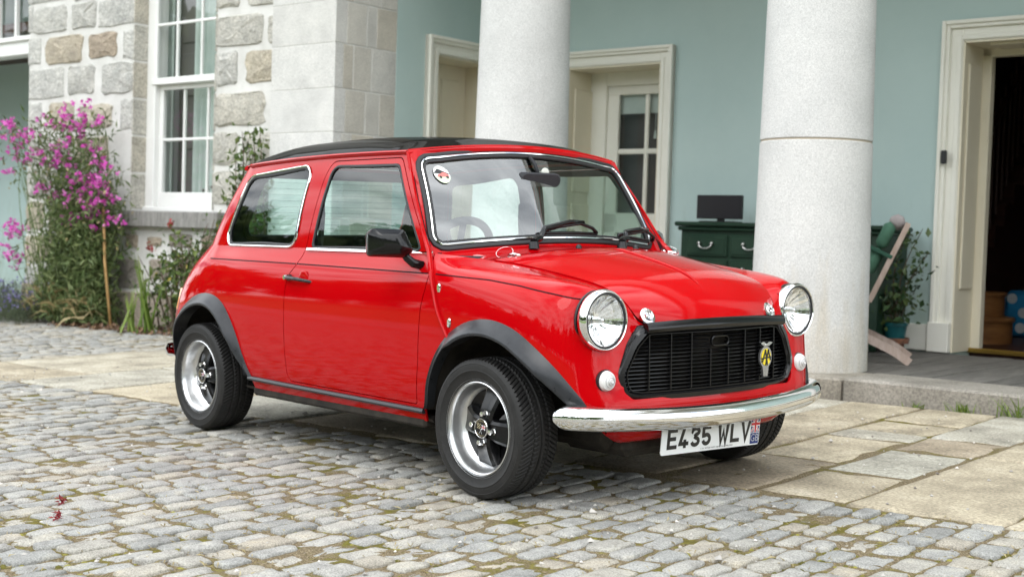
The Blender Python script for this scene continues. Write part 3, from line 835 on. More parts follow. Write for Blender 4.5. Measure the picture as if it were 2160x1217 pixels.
q = MB(); q.bbox((-3.92, GB_ + .06, 2.0), (-3.40, GB_ + .075, 2.2), .003); q.tube([(-3.55, GB_ + .065, 2.0), (-3.55, GB_ + .065, 1.85)], .003, 5); q.tube([(-3.55, GB_ + .065, 1.85), (-3.55, GB_ + .065, 1.78)], [.008, .018], 8); q.build('roller_blind', M_CURT, house)
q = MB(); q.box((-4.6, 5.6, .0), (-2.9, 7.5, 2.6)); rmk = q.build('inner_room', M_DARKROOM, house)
# main door opening: deep cream lining with panels, brass threshold, dark hall with stairs
q = MB(); q.box((C0 - .01, 5.09, FH), (C0 + .012, 5.46, AH)); q.box((C1 - .012, 5.09, FH), (C1 + .01, 5.46, AH)); q.box((C0, 5.09, AH - .012), (C1, 5.46, AH + .012))
q.bbox((C0 + .008, 5.16, .62), (C0 + .026, 5.40, 2.22), .010); q.bbox((C0 + .16, 5.16, AH - .03), (C1 - .16, 5.40, AH - .010), .006); q.bbox((C0 - .0, 5.44, FH), (C0 + .075, 5.52, AH), .006); q.bbox((C0, 5.44, AH - .07), (C1, 5.52, AH), .006)
q.build('door_lining', M_CREAM, house)
q = MB(); q.bbox((C0, 5.40, FH - .01), (C1, 5.47, FH + .022), .006); q.build('brass_threshold', plain('brass', (.55, .36, .09), .3, metal=1), house)
q = MB(); q.bbox((-.815, 5.018, 1.505), (-.775, 5.045, 1.60), .006); q.build('door_bell', plain('black_bell_plastic', (.01, .01, .012), .35), house)
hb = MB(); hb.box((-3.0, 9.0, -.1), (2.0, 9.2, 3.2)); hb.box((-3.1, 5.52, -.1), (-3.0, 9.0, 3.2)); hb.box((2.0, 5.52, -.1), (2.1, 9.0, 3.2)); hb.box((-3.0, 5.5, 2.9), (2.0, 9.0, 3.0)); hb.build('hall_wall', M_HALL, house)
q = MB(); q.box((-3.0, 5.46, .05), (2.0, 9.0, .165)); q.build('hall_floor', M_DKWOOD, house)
# staircase with rounded bottom steps
st = MB()
V, F = lathe([(.0, .165), (.30, .165), (.30, .335), (.315, .335), (.318, .36), (.31, .372), (.0, .372)], 40, 'z', (-1.09, 6.55, 0)); st.add(V, F)
stair = st.build('staircase', M_WOOD, house, True, ang=40)
V, F = lathe([(.0, .372), (.225, .372), (.225, .54), (.24, .54), (.243, .56), (.235, .57), (.0, .57)], 36, 'z', (-1.10, 6.60, 0)); q = MB(); q.add(V, F); q.build('stair_step', M_WOOD, stair, True, ang=40)
for k in range(9):
    q = MB(); q.bbox((-2.3, 6.75 + k * .22, .165), (-1.26, 7.0 + k * .22, .37 + .19 * (k + 1)), .008); q.build('stair_step', M_DKWOOD, stair)
for k in range(16):
    q = MB(); bb = 6.62 + k * .12; q.tube([(-1.24, bb, .57 + .13 * max(0, k - 1)), (-1.24, bb, 1.50 + .12 * k)], .013, 6); q.build('baluster', M_DKWOOD, stair)
q = MB(); q.tube([(-1.24, 6.55, 1.42), (-1.24, 8.5, 3.1)], .03, 8); q.build('handrail', M_DKWOOD, stair)

# ---- columns
def column(ca, cb):
    rows_ = [(FH - .01, 1.512), (1.522, 3.05), (3.06, 3.9)]
    root = None
    for i, (h0, h1) in enumerate(rows_):
        prof = [(.332 - .0161 * (h0 - 1.5) - .004, h0), (.332 - .0161 * (h0 - 1.5), h0 + .004)] + [(.332 - .0161 * (h - 1.5), h) for h in np.linspace(h0 + .05, h1 - .05, 8)] + [(.332 - .0161 * (h1 - 1.5), h1 - .004), (.332 - .0161 * (h1 - 1.5) - .004, h1)]
        V, F = lathe(prof, 72, 'z', (ca, cb, 0)); F = list(F)
        if root is None:
            root = mesh('column', V, F, M_COLUMN, house, True, tint=.2); fix_normals(root); smooth_by_angle(root, 40)
        else:
            o = mesh('column_drum', V, F, M_COLUMN, root, True, tint=.1 * i); fix_normals(o); smooth_by_angle(o, 40)
    V, F = lathe([(.3325 - .0161 * (h - 1.5) - .007, h) for h in (FH, 1.5, 3.9)], 48, 'z', (ca, cb, 0)); mesh('column_joint', V, F, M_JOINT, root, True)
    q = MB(); q.bbox((ca - .40, cb - .40, 3.86), (ca + .40, cb + .40, 4.0), .01); q.build('column_cap', M_COLUMN, root, tint=.1)
M_JOINT = plain('stained_joint', (0.52, 0.44, 0.33), .9)
for a in (-3.125, -.84, 1.445): column(a, 3.16)

# ---- step, floor, entablature
for k, (a0, a1) in enumerate([(-4.9, -3.3), (-3.3, -1.9), (-1.9, -.395), (-.395, 1.6), (1.6, 3.4), (3.4, 5.2)]):
    q = MB(); n0 = len(q.v)
    q.bbox((a0 + .006, 2.70 + .006 * (k % 2), -.2), (a1 - .006, 3.16, FH - .003 * (k % 3)), .014)
    o = q.build('step_stone', M_STEP, house, tint=(k * .37) % 1)
q = MB(); q.box((-4.9, 2.74, -.3), (5.2, 5.12, FH - .03)); q.build('portico_base', M_STEP, house, tint=.2)
a = -4.9; k = 0
while a < 2.4:
    q = MB(); q.bbox((a + .002, 3.165, FH - .04), (a + .146, 5.075, FH - .006 - .0015 * (k % 3)), .003); q.build('floor_board', M_DECK, house, tint=pr_.random()); a += .15; k += 1
q = MB(); q.box((-5.655, 2.80, 4.0), (6.0, 3.50, 4.5)); q.box((-5.75, 2.70, 4.5), (6.0, 3.55, 4.62)); q.build('unseen_entablature', M_ASHLAR, house, tint=.2)  # out of view; added to block sky and shade the portico
q = MB(); q.box((-5.0, 3.5, 4.05), (6.0, 5.5, 4.2)); q.build('unseen_portico_ceiling', M_WHITEPT, house)  # unseen slab, put in to darken the space behind the columns
q = MB(); q.box((-26.0, 5.5, 4.2), (6.5, 12, 6.5)); q.box((-26.1, 3.0, 6.5), (-4.85, 12, 6.8)); q.box((-4.85, 5.4, 6.5), (6.6, 12, 6.8)); q.build('unseen_upper_storey', M_ASHLAR, house, tint=.3)  # unseen mass added for ambient and reflections; roof cut back so windscreen mirrors sky
# ================================================================ the car
def paint_mat(name, col, rough=0.22):
    m, nt, b, o = new_mat(name)
    b.inputs['Base Color'].default_value = (*col, 1)
    b.inputs['Roughness'].default_value = rough
    b.inputs['Coat Weight'].default_value = 1.0
    b.inputs['Coat Roughness'].default_value = 0.05
    b.inputs['Coat IOR'].default_value = 1.31
    b.inputs['Specular IOR Level'].default_value = 0.0
    tcn = N(nt, 'ShaderNodeTexCoord')
    n = N(nt, 'ShaderNodeTexNoise', Scale=55.0, Detail=2)
    bp = N(nt, 'ShaderNodeBump', Strength=0.006, Distance=0.001)
    nt.links.new(tcn.outputs['Object'], n.inputs['Vector']); nt.links.new(n.outputs['Fac'], bp.inputs['Height'])
    nt.links.new(bp.outputs['Normal'], b.inputs['Coat Normal'])
    return m

M_RED = paint_mat('red_paint', (0.43, 0.0008, 0.003))
M_BLACKP = paint_mat('black_paint', (0.006, 0.0055, 0.0055)); M_BLACKP.node_tree.nodes['Principled BSDF'].inputs['Coat Weight'].default_value = .4
M_GLOSSBLK = plain('gloss_black_plastic', (0.006, 0.006, 0.0065), 0.14, coat=0.0, spec=.38)
M_PLASTIC = noisy('satin_black_plastic', [(0.3, (0.020, 0.021, 0.024)), (0.7, (0.032, 0.034, 0.038))], 30, rough=(0.24, 0.34), bump=0.08, bscale=500, bdist=0.001)
M_RUBBER = plain('black_rubber_seal', (0.012, 0.012, 0.013), 0.5)
M_CHROME = noisy('chrome', [(0.3, (0.80, 0.80, 0.80)), (0.7, (0.90, 0.90, 0.89))], 14, rough=(0.03, 0.09), bump=0.015, bscale=60); M_CHROME.node_tree.nodes['Principled BSDF'].inputs['Metallic'].default_value = 1
M_ALLOY = noisy('polished_alloy', [(0.3, (0.72, 0.73, 0.74)), (0.7, (0.82, 0.82, 0.82))], 40, rough=(0.26, 0.38), bump=0.03, bscale=300); M_ALLOY.node_tree.nodes['Principled BSDF'].inputs['Metallic'].default_value = 1
M_BLACKCAST = noisy('black_painted_casting', [(0.3, (0.004, 0.004, 0.005)), (0.7, (0.008, 0.008, 0.008))], 60, rough=(0.16, 0.26), bump=0.1, bscale=300, bdist=0.001)
M_UNDER = noisy('dirty_underbody', [(0.3, (0.010, 0.009, 0.008)), (0.7, (0.05, 0.042, 0.033))], 14, rough=(0.8, 0.95), bump=0.4)
M_TRIM = noisy('dark_grey_trim', [(0.3, (0.016, 0.017, 0.02)), (0.7, (0.028, 0.029, 0.033))], 60, rough=(0.6, 0.8), bump=0.2)
M_SEAT = noisy('dark_seat_cloth', [(0.3, (0.02, 0.021, 0.025)), (0.7, (0.04, 0.042, 0.048))], 120, rough=(0.8, 0.95), bump=0.3)
M_LINER = noisy('pale_headlining', [(0.3, (0.30, 0.28, 0.25)), (0.7, (0.36, 0.34, 0.31))], 40, rough=(0.8, 0.95), bump=0.1)
M_GLASS = glass_mat('side_window_glass', (0.72, 0.88, 0.84))
M_SCREEN = glass_mat('windscreen_glass', (0.86, 0.93, 0.90), ior=2.0)
M_LENS = glass_mat('clear_lens', (0.97, 0.98, 0.98))
M_REFL = plain('lamp_reflector', (0.93, 0.93, 0.93), 0.05, metal=1)
M_STRIPE = plain('black_coachline', (0.02, 0.004, 0.007), 0.6, spec=.1)
M_AMBER = plain('amber_lens', (0.9, 0.22, 0.01), 0.15, coat=0.5)
M_REDLENS = plain('red_lens', (0.25, 0.005, 0.005), 0.15, coat=0.5)
M_WHITEP = plain('white_reflective_plate', (0.80, 0.81, 0.80), 0.35)
M_BLACKCH = plain('black_characters', (0.01, 0.01, 0.01), 0.35)

car = empty('car', (0, 0, 0), 'glossy red two-door small car with black roof parked before the portico', 'car')

# ---- lower body: control grid (x, half width, z); stations run rear centre -> side -> front centre
def side_sec(x, k=1.0, dy=0.0, zt=0.0):
    rows = [(0.655, 0.225), (0.686, 0.30), (0.701, 0.42), (0.7065, 0.55), (0.7045, 0.66), (0.695, 0.735), (0.678, 0.785), (0.660, 0.822), (0.648, 0.850)]
    return [(x, (y + dy) * k, z + zt * max(0, (z - .5) / .35)) for y, z in rows]
LC = [
 [(-2.425, 0, .23), (-2.44, 0, .30), (-2.44, 0, .42), (-2.415, 0, .53), (-2.35, 0, .64), (-2.27, 0, .72), (-2.19, 0, .78), (-2.125, 0, .82), (-2.085, 0, .85)],
 [(-2.42, .25, .23), (-2.435, .25, .30), (-2.435, .25, .42), (-2.41, .25, .53), (-2.345, .25, .64), (-2.265, .25, .72), (-2.185, .25, .78), (-2.12, .25, .82), (-2.08, .25, .85)],
 [(-2.418, .48, .23), (-2.433, .49, .30), (-2.433, .495, .42), (-2.413, .495, .53), (-2.353, .492, .64), (-2.276, .488, .72), (-2.198, .486, .78), (-2.138, .484, .82), (-2.096, .482, .85)],
 [(-2.386, .615, .23), (-2.404, .63, .30), (-2.404, .638, .42), (-2.388, .638, .53), (-2.338, .632, .64), (-2.266, .622, .72), (-2.201, .610, .78), (-2.146, .600, .82), (-2.108, .594, .85)],
 [(-2.246, .645, .23), (-2.261, .672, .30), (-2.261, .684, .42), (-2.251, .687, .53), (-2.211, .683, .64), (-2.151, .671, .725), (-2.096, .656, .782), (-2.046, .643, .822), (-2.016, .634, .85)],
 side_sec(-1.93, 0.992), side_sec(-1.6), side_sec(-1.25), side_sec(-0.9), side_sec(-0.6),
 side_sec(-0.38)[:6] + [(-.38, .683, .783), (-.38, .662, .822), (-.38, .648, .850)],
 side_sec(-0.22)[:5] + [(-.22, .697, .730), (-.22, .686, .772), (-.225, .645, .808), (-.21, .555, .829)],
 [(-.06, .655, .225), (-.06, .686, .30), (-.06, .70, .42), (-.06, .704, .55), (-.06, .702, .65), (-.06, .694, .715), (-.06, .676, .762), (-.065, .615, .802), (-.06, .487, .812)],
 [(.10, .655, .23), (.10, .68, .30), (.10, .695, .42), (.10, .699, .54), (.10, .696, .64), (.10, .686, .70), (.10, .664, .748), (.10, .60, .791), (.10, .463, .787)],
 [(.24, .655, .24), (.24, .675, .31), (.245, .690, .42), (.245, .693, .53), (.24, .689, .63), (.235, .676, .69), (.23, .648, .738), (.225, .585, .781), (.235, .438, .762)],
 [(.350, .648, .26), (.368, .662, .33), (.369, .668, .42), (.365, .668, .53), (.359, .660, .62), (.353, .643, .68), (.345, .613, .724), (.324, .562, .768), (.325, .418, .740)],
 [(.43, .565, .28), (.445, .57, .343), (.425, .568, .42), (.418, .565, .53), (.41, .560, .61), (.402, .552, .67), (.39, .535, .718), (.370, .505, .752), (.383, .399, .705)],
 [(.458, .47, .29), (.470, .47, .347), (.442, .468, .42), (.434, .465, .53), (.428, .462, .60), (.424, .455, .65), (.418, .445, .69), (.408, .430, .708), (.418, .384, .665)],
 [(.470, .375, .29), (.482, .375, .350), (.453, .375, .42), (.446, .375, .50), (.440, .374, .56), (.438, .373, .58), (.436, .372, .59), (.434, .371, .602), (.432, .370, .613)],
 [(.480, .20, .29), (.492, .20, .350), (.468, .20, .40), (.462, .20, .48), (.458, .20, .55), (.457, .20, .57), (.456, .20, .58), (.455, .20, .59), (.454, .20, .60)],
 [(.484, 0, .29), (.496, 0, .350), (.473, 0, .40), (.468, 0, .48), (.465, 0, .55), (.464, 0, .57), (.463, 0, .58), (.462, 0, .59), (.461, 0, .60)],
]
LC = np.array(LC)
NS = len(LC)
tu = np.linspace(0, NS - 1, (NS - 1) * 12 + 1); tv = np.linspace(0, 8, 81)
LG = np.einsum('ai,ijk,bj->abk', bsp_basis(NS, tu), LC, bsp_basis(9, tv))
LG[..., 1] *= -1                                   # build the right-hand side (y < 0), the one in view
LN_ = grid_normals(LG)
if LN_[120, 30, 1] > 0: LN_ *= -1
L_all = Surf(LG.reshape(-1, 3), grid_faces(len(tu), len(tv)), LN_.reshape(-1, 3))

from mathutils import kdtree
def make_kd(G, i0, i1):
    kd = kdtree.KDTree((i1 - i0) * G.shape[1])
    for i in range(i0, i1):
        for k in range(G.shape[1]): kd.insert((G[i, k, 0], 0, G[i, k, 2]), i * G.shape[1] + k)
    kd.balance(); return kd
def surf_at(G, Nn, kd, x, z):
    """point and normal of the right flank at side-view position (x, z)"""
    nv = G.shape[1]
    i, k = divmod(kd.find((x, 0, z))[1], nv)
    P = G[i, k]; i2 = min(max(i, 1), len(G) - 2); k2 = min(max(k, 1), nv - 2)
    du = (G[i2 + 1, k2] - G[i2 - 1, k2]) / 2; dv = (G[i2, k2 + 1] - G[i2, k2 - 1]) / 2
    A = np.array([[du[0], dv[0]], [du[2], dv[2]]])
    try: s = np.clip(np.linalg.solve(A, [x - P[0], z - P[2]]), -1.5, 1.5)
    except np.linalg.LinAlgError: s = (0, 0)
    return P + s[0] * du + s[1] * dv, Nn[i, k]
KD_L = make_kd(LG, 36, 205)
def lower_uv(x, z): return surf_at(LG, LN_, KD_L, x, z)

# ---- side glasshouse surface
GB = np.array([(-2.085, 0), (-2.08, .25), (-2.09, .49), (-2.095, .600), (-2.005, .636), (-1.79, .643), (-1.5, .648), (-1.2, .6485), (-.9, .6485), (-.62, .6485), (-.357, .648)])
GT = np.array([(-1.895, 0), (-1.892, .24), (-1.888, .45), (-1.876, .530), (-1.81, .549), (-1.68, .554), (-1.47, .558), (-1.2, .561), (-.95, .562), (-.76, .561), (-.607, .558)])
GZT = np.array([1.215, 1.213, 1.207, 1.202, 1.205, 1.212, 1.221, 1.226, 1.227, 1.226, 1.224])
rows = np.linspace(0, 1, 6)
GC = np.array([[(b[0] + (t[0] - b[0]) * r, (b[1] + (t[1] - b[1]) * r + 0.012 * math.sin(math.pi * r) * min(1, b[1] / .5)), .850 + (zt - .850) * r) for r in rows] for b, t, zt in zip(GB, GT, GZT)])
gu = np.linspace(0, len(GB) - 1, (len(GB) - 1) * 16 + 1); gv = np.linspace(0, 5, 51)
GG = np.einsum('ai,ijk,bj->abk', bsp_basis(len(GB), gu), GC, bsp_basis(6, gv)); GG[..., 1] *= -1
GN = grid_normals(GG)
if GN[120, 20, 1] > 0: GN *= -1
G_all = Surf(GG.reshape(-1, 3), grid_faces(len(gu), len(gv)), GN.reshape(-1, 3))

KD_G = make_kd(GG, 48, len(gu))
def glass_uv(x, z): return surf_at(GG, GN, KD_G, x, z)

def flank(x, z):
    return glass_uv(x, z) if z > 0.853 else lower_uv(x, z)

# ---- outlines in side view (x, z)
ARCH_F = catmull([(.43, .20), (.412, .33), (.382, .40), (.33, .475), (.255, .536), (.16, .588), (.05, .612), (-.06, .600), (-.16, .553), (-.235, .480), (-.288, .390), (-.318, .30), (-.345, .262), (-.36, .18)], 6)
ARCH_R = catmull([(-1.575, .18), (-1.588, .265), (-1.612, .31), (-1.646, .375), (-1.697, .470), (-1.775, .563), (-1.855, .607), (-1.95, .620), (-2.06, .605), (-2.18, .555), (-2.265, .49), (-2.312, .42), (-2.335, .33), (-2.34, .18)], 6)
DOOR = rpoly([(-.383, .289), (-.352, .45), (-.343, .56), (-.335, .646), (-.316, .716), (-.306, .776), (-.338, .822), (-.368, .86), (-.60, 1.165), (-.635, 1.207), (-1.105, 1.207), (-1.14, 1.15), (-1.186, .86), (-1.194, .815), (-1.222, .772), (-1.255, .737), (-1.270, .66), (-1.2735, .50), (-1.274, .33), (-1.262, .294)],
             [.01, .1, .1, .1, .06, .03, .05, .1, .3, .03, .05, .2, .08, .04, .05, .04, .1, .2, .03, .03], 6)
DGLASS = rpoly([(-.398, .850), (-.640, 1.184), (-1.102, 1.190), (-1.152, .850)], [.012, .035, .05, .012], 8)
QGLASS = rpoly([(-1.272, .852), (-1.247, 1.197), (-1.770, 1.160), (-1.862, .905), (-1.845, .852)], [.055, .055, .07, .10, .05], 8)

P2 = L_all.V[:, [0, 2]]
sF, sR = -sdf(P2, ARCH_F), -sdf(P2, ARCH_R)
fl_mask = np.where(L_all.V[:, 1] < -0.3, 1, -1)
def shell(side):
    """all painted panels of one side"""
    out = {}
    base = L_all.copy()
    base = base.clip(-sdf(base.V[:, [0, 2]], ARCH_F)) if True else base
    base = base.clip(np.where(base.V[:, 1] < -0.35, -sdf(base.V[:, [0, 2]], ARCH_R), 1.0))
    base = base.clip(base.V[:, 2] - (0.231 - 0.004 * np.clip((base.V[:, 0] + 1.6) / 1.3, 0, 1)))
    seam = np.array([(-.357, .90), (-.357, .852), (-.326, .818), (-.288, .777), (-.261, .718), (-.229, .643), (-.192, .586), (-.16, .546), (-.12, .48)])
    sx = np.interp(base.V[:, 2], seam[::-1, 1], seam[::-1, 0])
    d_seam = base.V[:, 0] - sx
    wing = base.clip(d_seam)
    # grille aperture in the front panel
    fr = rpoly([(-.40, .598), (.40, .598), (.455, .40), (.42, .372), (-.42, .372), (-.455, .40)], .02)
    g = -sdf(wing.V[:, [1, 2]], fr); g = np.where(wing.V[:, 0] > .40, g, 1.0)
    wing = wing.clip(g)
    rl = np.hypot(wing.V[:, 1] + .516, wing.V[:, 2] - .637) - .090
    wing = wing.clip(np.where(wing.V[:, 0] > .30, rl, 1.0))
    out['front_wing'] = wing
    rest = base.clip(-d_seam)
    sd = sdf(rest.V[:, [0, 2]], DOOR); lat = rest.V[:, 1] < -.3
    out['door_skin'] = rest.clip(np.where(lat, sd - .0022, -1.0))
    out['rear_quarter_panel'] = rest.clip(np.where(lat, -sd - .0022, 1.0))
    up = G_all.copy()
    qg = sdf(up.V[:, [0, 2]], QGLASS); lat = up.V[:, 1] < -.535
    rw = rpoly([(-.47, .885), (.47, .885), (.425, 1.175), (-.425, 1.175)], .06)
    u2 = up.clip(np.where(lat, -qg - .001, 1.0))
    lat = u2.V[:, 1] < -.5
    u2 = u2.clip(np.where((u2.V[:, 0] < -1.84) & (u2.V[:, 1] > -.5), -sdf(u2.V[:, [1, 2]], rw), 1.0))
    lat = u2.V[:, 1] < -.535
    sd = sdf(u2.V[:, [0, 2]], DOOR)
    out['upper_quarter'] = u2.clip(np.where(lat, -sd - .0022, 1.0))
    lat = up.V[:, 1] < -.535
    u3 = up.clip(np.where(lat, sdf(up.V[:, [0, 2]], DOOR) - .0022, -1.0))
    out['door_frame'] = u3.clip(-sdf(u3.V[:, [0, 2]], DGLASS))
    return out

def join_surf(a, b):
    n = len(a.V)
    return Surf(np.vstack([a.V, b.V]), a.F + [tuple(i + n for i in f) for f in b.F], np.vstack([a.N, b.N]))

SH = shell(0)
QP = join_surf(SH['rear_quarter_panel'], SH['upper_quarter'])
DP = join_surf(SH['door_skin'], SH['door_frame'])

def both(o_fn):
    """runs a builder for the right (mirror False) and the left side"""
    return [o_fn(False), o_fn(True)]

def mir(V, m):
    V = np.asarray(V, float)
    return V * np.array([1, -1, 1]) if m else V

def part(name, V, F, mat, parent, m=False, smooth=True, ang=40):
    o = mesh(name, mir(V, m), [tuple(f)[::-1] for f in F] if m else F, mat, parent, smooth)
    fix_normals(o)
    if ang: smooth_by_angle(o, ang)
    return o

def glass_panel(name, poly, mat, parent, fn, inset=0.004, m=False, step=.03):
    """pane following the flank surface inside poly"""
    lo, hi = poly.min(0), poly.max(0)
    nx, nz = int((hi[0] - lo[0]) / step) + 2, int((hi[1] - lo[1]) / step) + 2
    X = np.linspace(lo[0] - .01, hi[0] + .01, nx); Z = np.linspace(lo[1] - .004, hi[1] + .004, nz)
    V, Nn = [], []
    for x in X:
        for z in Z:
            p, n = fn(x, z); p = p.copy(); V.append(p - n * inset); Nn.append(n)
    V = np.array(V); s = Surf(V, grid_faces(nx, nz), np.array(Nn))
    s.V[:, 0] = np.repeat(X, nz); s.V[:, 2] = np.tile(Z, nx)
    s = s.clip(sdf(s.V[:, [0, 2]], poly) + .004)
    if m: s = s.mirror()
    return s.obj(name, mat, parent, lip=0)

def side_path(poly, fn, lift=0.0):
    pts, nn = [], []
    for x, z in poly:
        p, n = fn(x, z); p = p.copy(); p[0] = x; p[2] = z
        pts.append(p + n * lift); nn.append(n)
    pts = np.array(pts); nn = np.array(nn)
    # light smoothing of the lifted path
    for _ in range(2):
        pts[1:-1, 1] = (pts[:-2, 1] + 2 * pts[1:-1, 1] + pts[2:, 1]) / 4
    return pts, nn

def round_prof(w, h, n=8, b0=0.0):
    t = np.linspace(0, 2 * np.pi, n, endpoint=False)
    return [(w / 2 * math.cos(a), b0 + h * math.sin(a)) for a in t]

def build_sides(m):
    sgn = 1 if m else -1
    mm = lambda s: s.mirror() if m else s
    which = 'left' if m else 'right'
    wing = mm(SH['front_wing']).obj('front_wing', M_RED, car)
    wing['label'] = 'red front wing with headlamp' 
    quarter = mm(QP).obj('rear_quarter_panel', M_RED, car)
    door = mm(DP).obj('door', M_RED, car)
    glass_panel('door_window', DGLASS, M_GLASS, door, glass_uv, 0.006, m)
    glass_panel('quarter_window', QGLASS, M_GLASS, quarter, glass_uv, 0.004, m)
    # chrome and rubber round the quarter light
    q = resample(QGLASS, .018)
    P, Nn = side_path(q, glass_uv)
    V, F = sweep(P, Nn, round_prof(.011, .006, 8, .002), True); part('window_trim', V, F, M_CHROME, quarter, m)
    qi = q + (q.mean(0) - q) / np.linalg.norm(q.mean(0) - q, axis=1, keepdims=True) * .011
    P, Nn = side_path(qi, glass_uv)
    V, F = sweep(P, Nn, round_prof(.016, .004, 8, -.001), True); part('window_seal', V, F, M_RUBBER, quarter, m)
    # black rubber round door glass and chrome waist strip
    d = resample(DGLASS, .018)
    di = d + (d.mean(0) - d) / np.linalg.norm(d.mean(0) - d, axis=1, keepdims=True) * .006
    P, Nn = side_path(di, glass_uv); V, F = sweep(P, Nn, round_prof(.014, .005, 8, -.003), True); part('window_seal', V, F, M_RUBBER, door, m)
    w = np.array([(x, .8435) for x in np.linspace(-1.172, -.362, 30)])
    P, Nn = side_path(w, lower_uv, .004); V, F = sweep(P, Nn, [(-.0065, -.002), (-.005, .004), (.005, .004), (.0065, -.002)]); part('waist_strip', V, F, M_CHROME, door, m)
    # coachline
    for a, b, z0, z1, par in ((-1.97, -1.222, .790, .7845, quarter), (-1.214, -.318, .7845, .7725, door), (-.272, .415, .7720, .700, wing)):
        xs = np.linspace(a, b, 46)
        if par is wing:
            zs = np.interp(xs, [-.272, .0, .15, .30, .415], [.7715, .759, .744, .721, .697])
        else: zs = np.interp(xs, [a, b], [z0, z1])
        pts, nn = [], []
        for x, z in zip(xs, zs):
            p, n = lower_uv(x, z); pts.append(p + n * .0012); nn.append(n)
        V, F = sweep(np.array(pts), np.array(nn), [(-.0022, -.001), (-.0022, .0003), (.0022, .0003), (.0022, -.001)])
        part('coachline', V, F, M_STRIPE, par, m)
    # wheel arch flares
    for arch, cx, nm in ((ARCH_F, 0.0, 'wheel_arch_flare'), (ARCH_R, -2.036, 'wheel_arch_flare')):
        a = resample(arch, .02, False); a = a[a[:, 1] > .262]
        prof_pts = []
        cz = .247
        for k, (x, z) in enumerate(a):
            p, n = lower_uv(x, z)
            rd = np.array([cx - x, 0, cz - z]); rd /= np.linalg.norm(rd)
            fr = k / (len(a) - 1)
            wd = .041 * min(1, .35 + 3.2 * min(fr, 1 - fr))
            back = x < cx - .2 and nm and cx == 0.0
            if cx == 0.0:
                wd *= np.interp(x, [-.36, -.20, -.14, 0], [.30, .42, 1, 1])
            elif x > cx: wd *= np.interp(x, [-1.8, -1.65, -1.6, -1.56], [1, .8, .5, .25])
            out = np.array([0, -1.0, 0])
            yb = p[1]
            e0 = p + np.array([0, -.001, 0]) - rd * .014 + np.array([0, .004, 0])
            q0, _ = lower_uv(*(e0[[0, 2]])); e0 = q0 + np.array([0, -.0015, 0])
            e1 = p + out * .012 - rd * .003
            e2 = p + out * (wd * .62) + rd * (wd * .32)
            e3 = p + out * (wd * .95) + rd * (wd * .72)
            e4 = p + out * wd + rd * (wd * .88)
            e5 = p + out * (wd * .93) + rd * (wd * 1.02)
            e6 = p + out * (wd * .6) + rd * (wd * 1.0)
            e7 = p - out * .03 + rd * (wd * .9)
            e8 = p - out * .03
            prof_pts.append([e0, e1, e2, e3, e4, e5, e6, e7, e8])
        A = np.array(prof_pts); V = A.reshape(-1, 3); F = []
        n = 9
        for i in range(len(A) - 1):
            for k in range(n): F.append((i * n + k, i * n + (k + 1) % n, (i + 1) * n + (k + 1) % n, (i + 1) * n + k))
        F += [tuple(range(n)), tuple((len(A) - 1) * n + k for k in range(n))]
        part(nm, V, F, M_PLASTIC, car, m, ang=50)
        # wheel tub
        t = resample(arch, .03, False); t = t[t[:, 1] > (.262 if cx == 0.0 else .25)]
        V = []
        for x, z in t:
            p, n_ = lower_uv(x, max(z, .24)); ys = p[1] + .012
            V += [(x, ys, z), (x, -.40, z)]
        F = [(2 * i, 2 * i + 1, 2 * i + 3, 2 * i + 2) for i in range(len(t) - 1)]
        k = len(V); V += [(x, -.40, z) for x, z in t]
        F.append(tuple(range(k, k + len(t))))
        o = mesh('wheel_tub', mir(V, m), F, M_UNDER, car, False)
    # sill trim: black moulding
    w = np.array([(x, np.interp(x, [-1.60, -1.2, -.35], [.278, .274, .268])) for x in np.linspace(-1.60, -.345, 40)])
    P, Nn = side_path(w, lower_uv); V, F = sweep(P, Nn, [(-.009, -.004), (-.010, .008), (-.003, .015), (.004, .015), (.009, .009), (.009, -.004)]); part('sill_moulding', V, F, M_PLASTIC, car, m)
    # dirty sill flange below
    V = []; F = []
    for i, x in enumerate(np.linspace(-1.68, -.33, 40)):
        p, n_ = lower_uv(x, .245); j = .012 * math.sin(i * 1.7) * math.sin(i * .37)
        V += [(x, p[1] + .014, .236), (x, p[1] + .022, .224), (x, p[1] + .11, .198 + j), (x, -.40, .185)]
    for i in range(39):
        for k in range(3): F.append((4 * i + k, 4 * i + 4 + k, 4 * i + 5 + k, 4 * i + 1 + k))
    part('sill_underside', V, F, M_UNDER, car, m)
    # drip gutter along the roof edge and down the A-post seam
    G_ = GG[64:, -1].copy(); G_ = G_[::4]
    nn = np.tile(np.array([0, -1.0, .1]), (len(G_), 1))
    V, F = sweep(G_, nn, [(-.009, -.012), (-.010, .010), (-.004, .014), (-.001, .009), (.005, .006), (.009, -.012)]); part('roof_gutter', V, F, M_RED, car, m)
    S = catmull([(-.607, -.559, 1.224), (-.552, -.578, 1.12), (-.479, -.604, 1.01), (-.404, -.633, .904), (-.357, -.650, .852), (-.326, -.668, .818), (-.288, -.692, .777), (-.261, -.7015, .718), (-.229, -.706, .643), (-.192, -.708, .586), (-.158, -.708, .540)], 6)
    nn = np.tile(np.array([.45, -.9, .1]), (len(S), 1))
    V, F = sweep(S, nn, [(-.006, -.010), (-.0065, .006), (-.003, .0105), (.003, .0105), (.0065, .006), (.006, -.010)]); part('body_seam', V, F, M_RED, car, m)
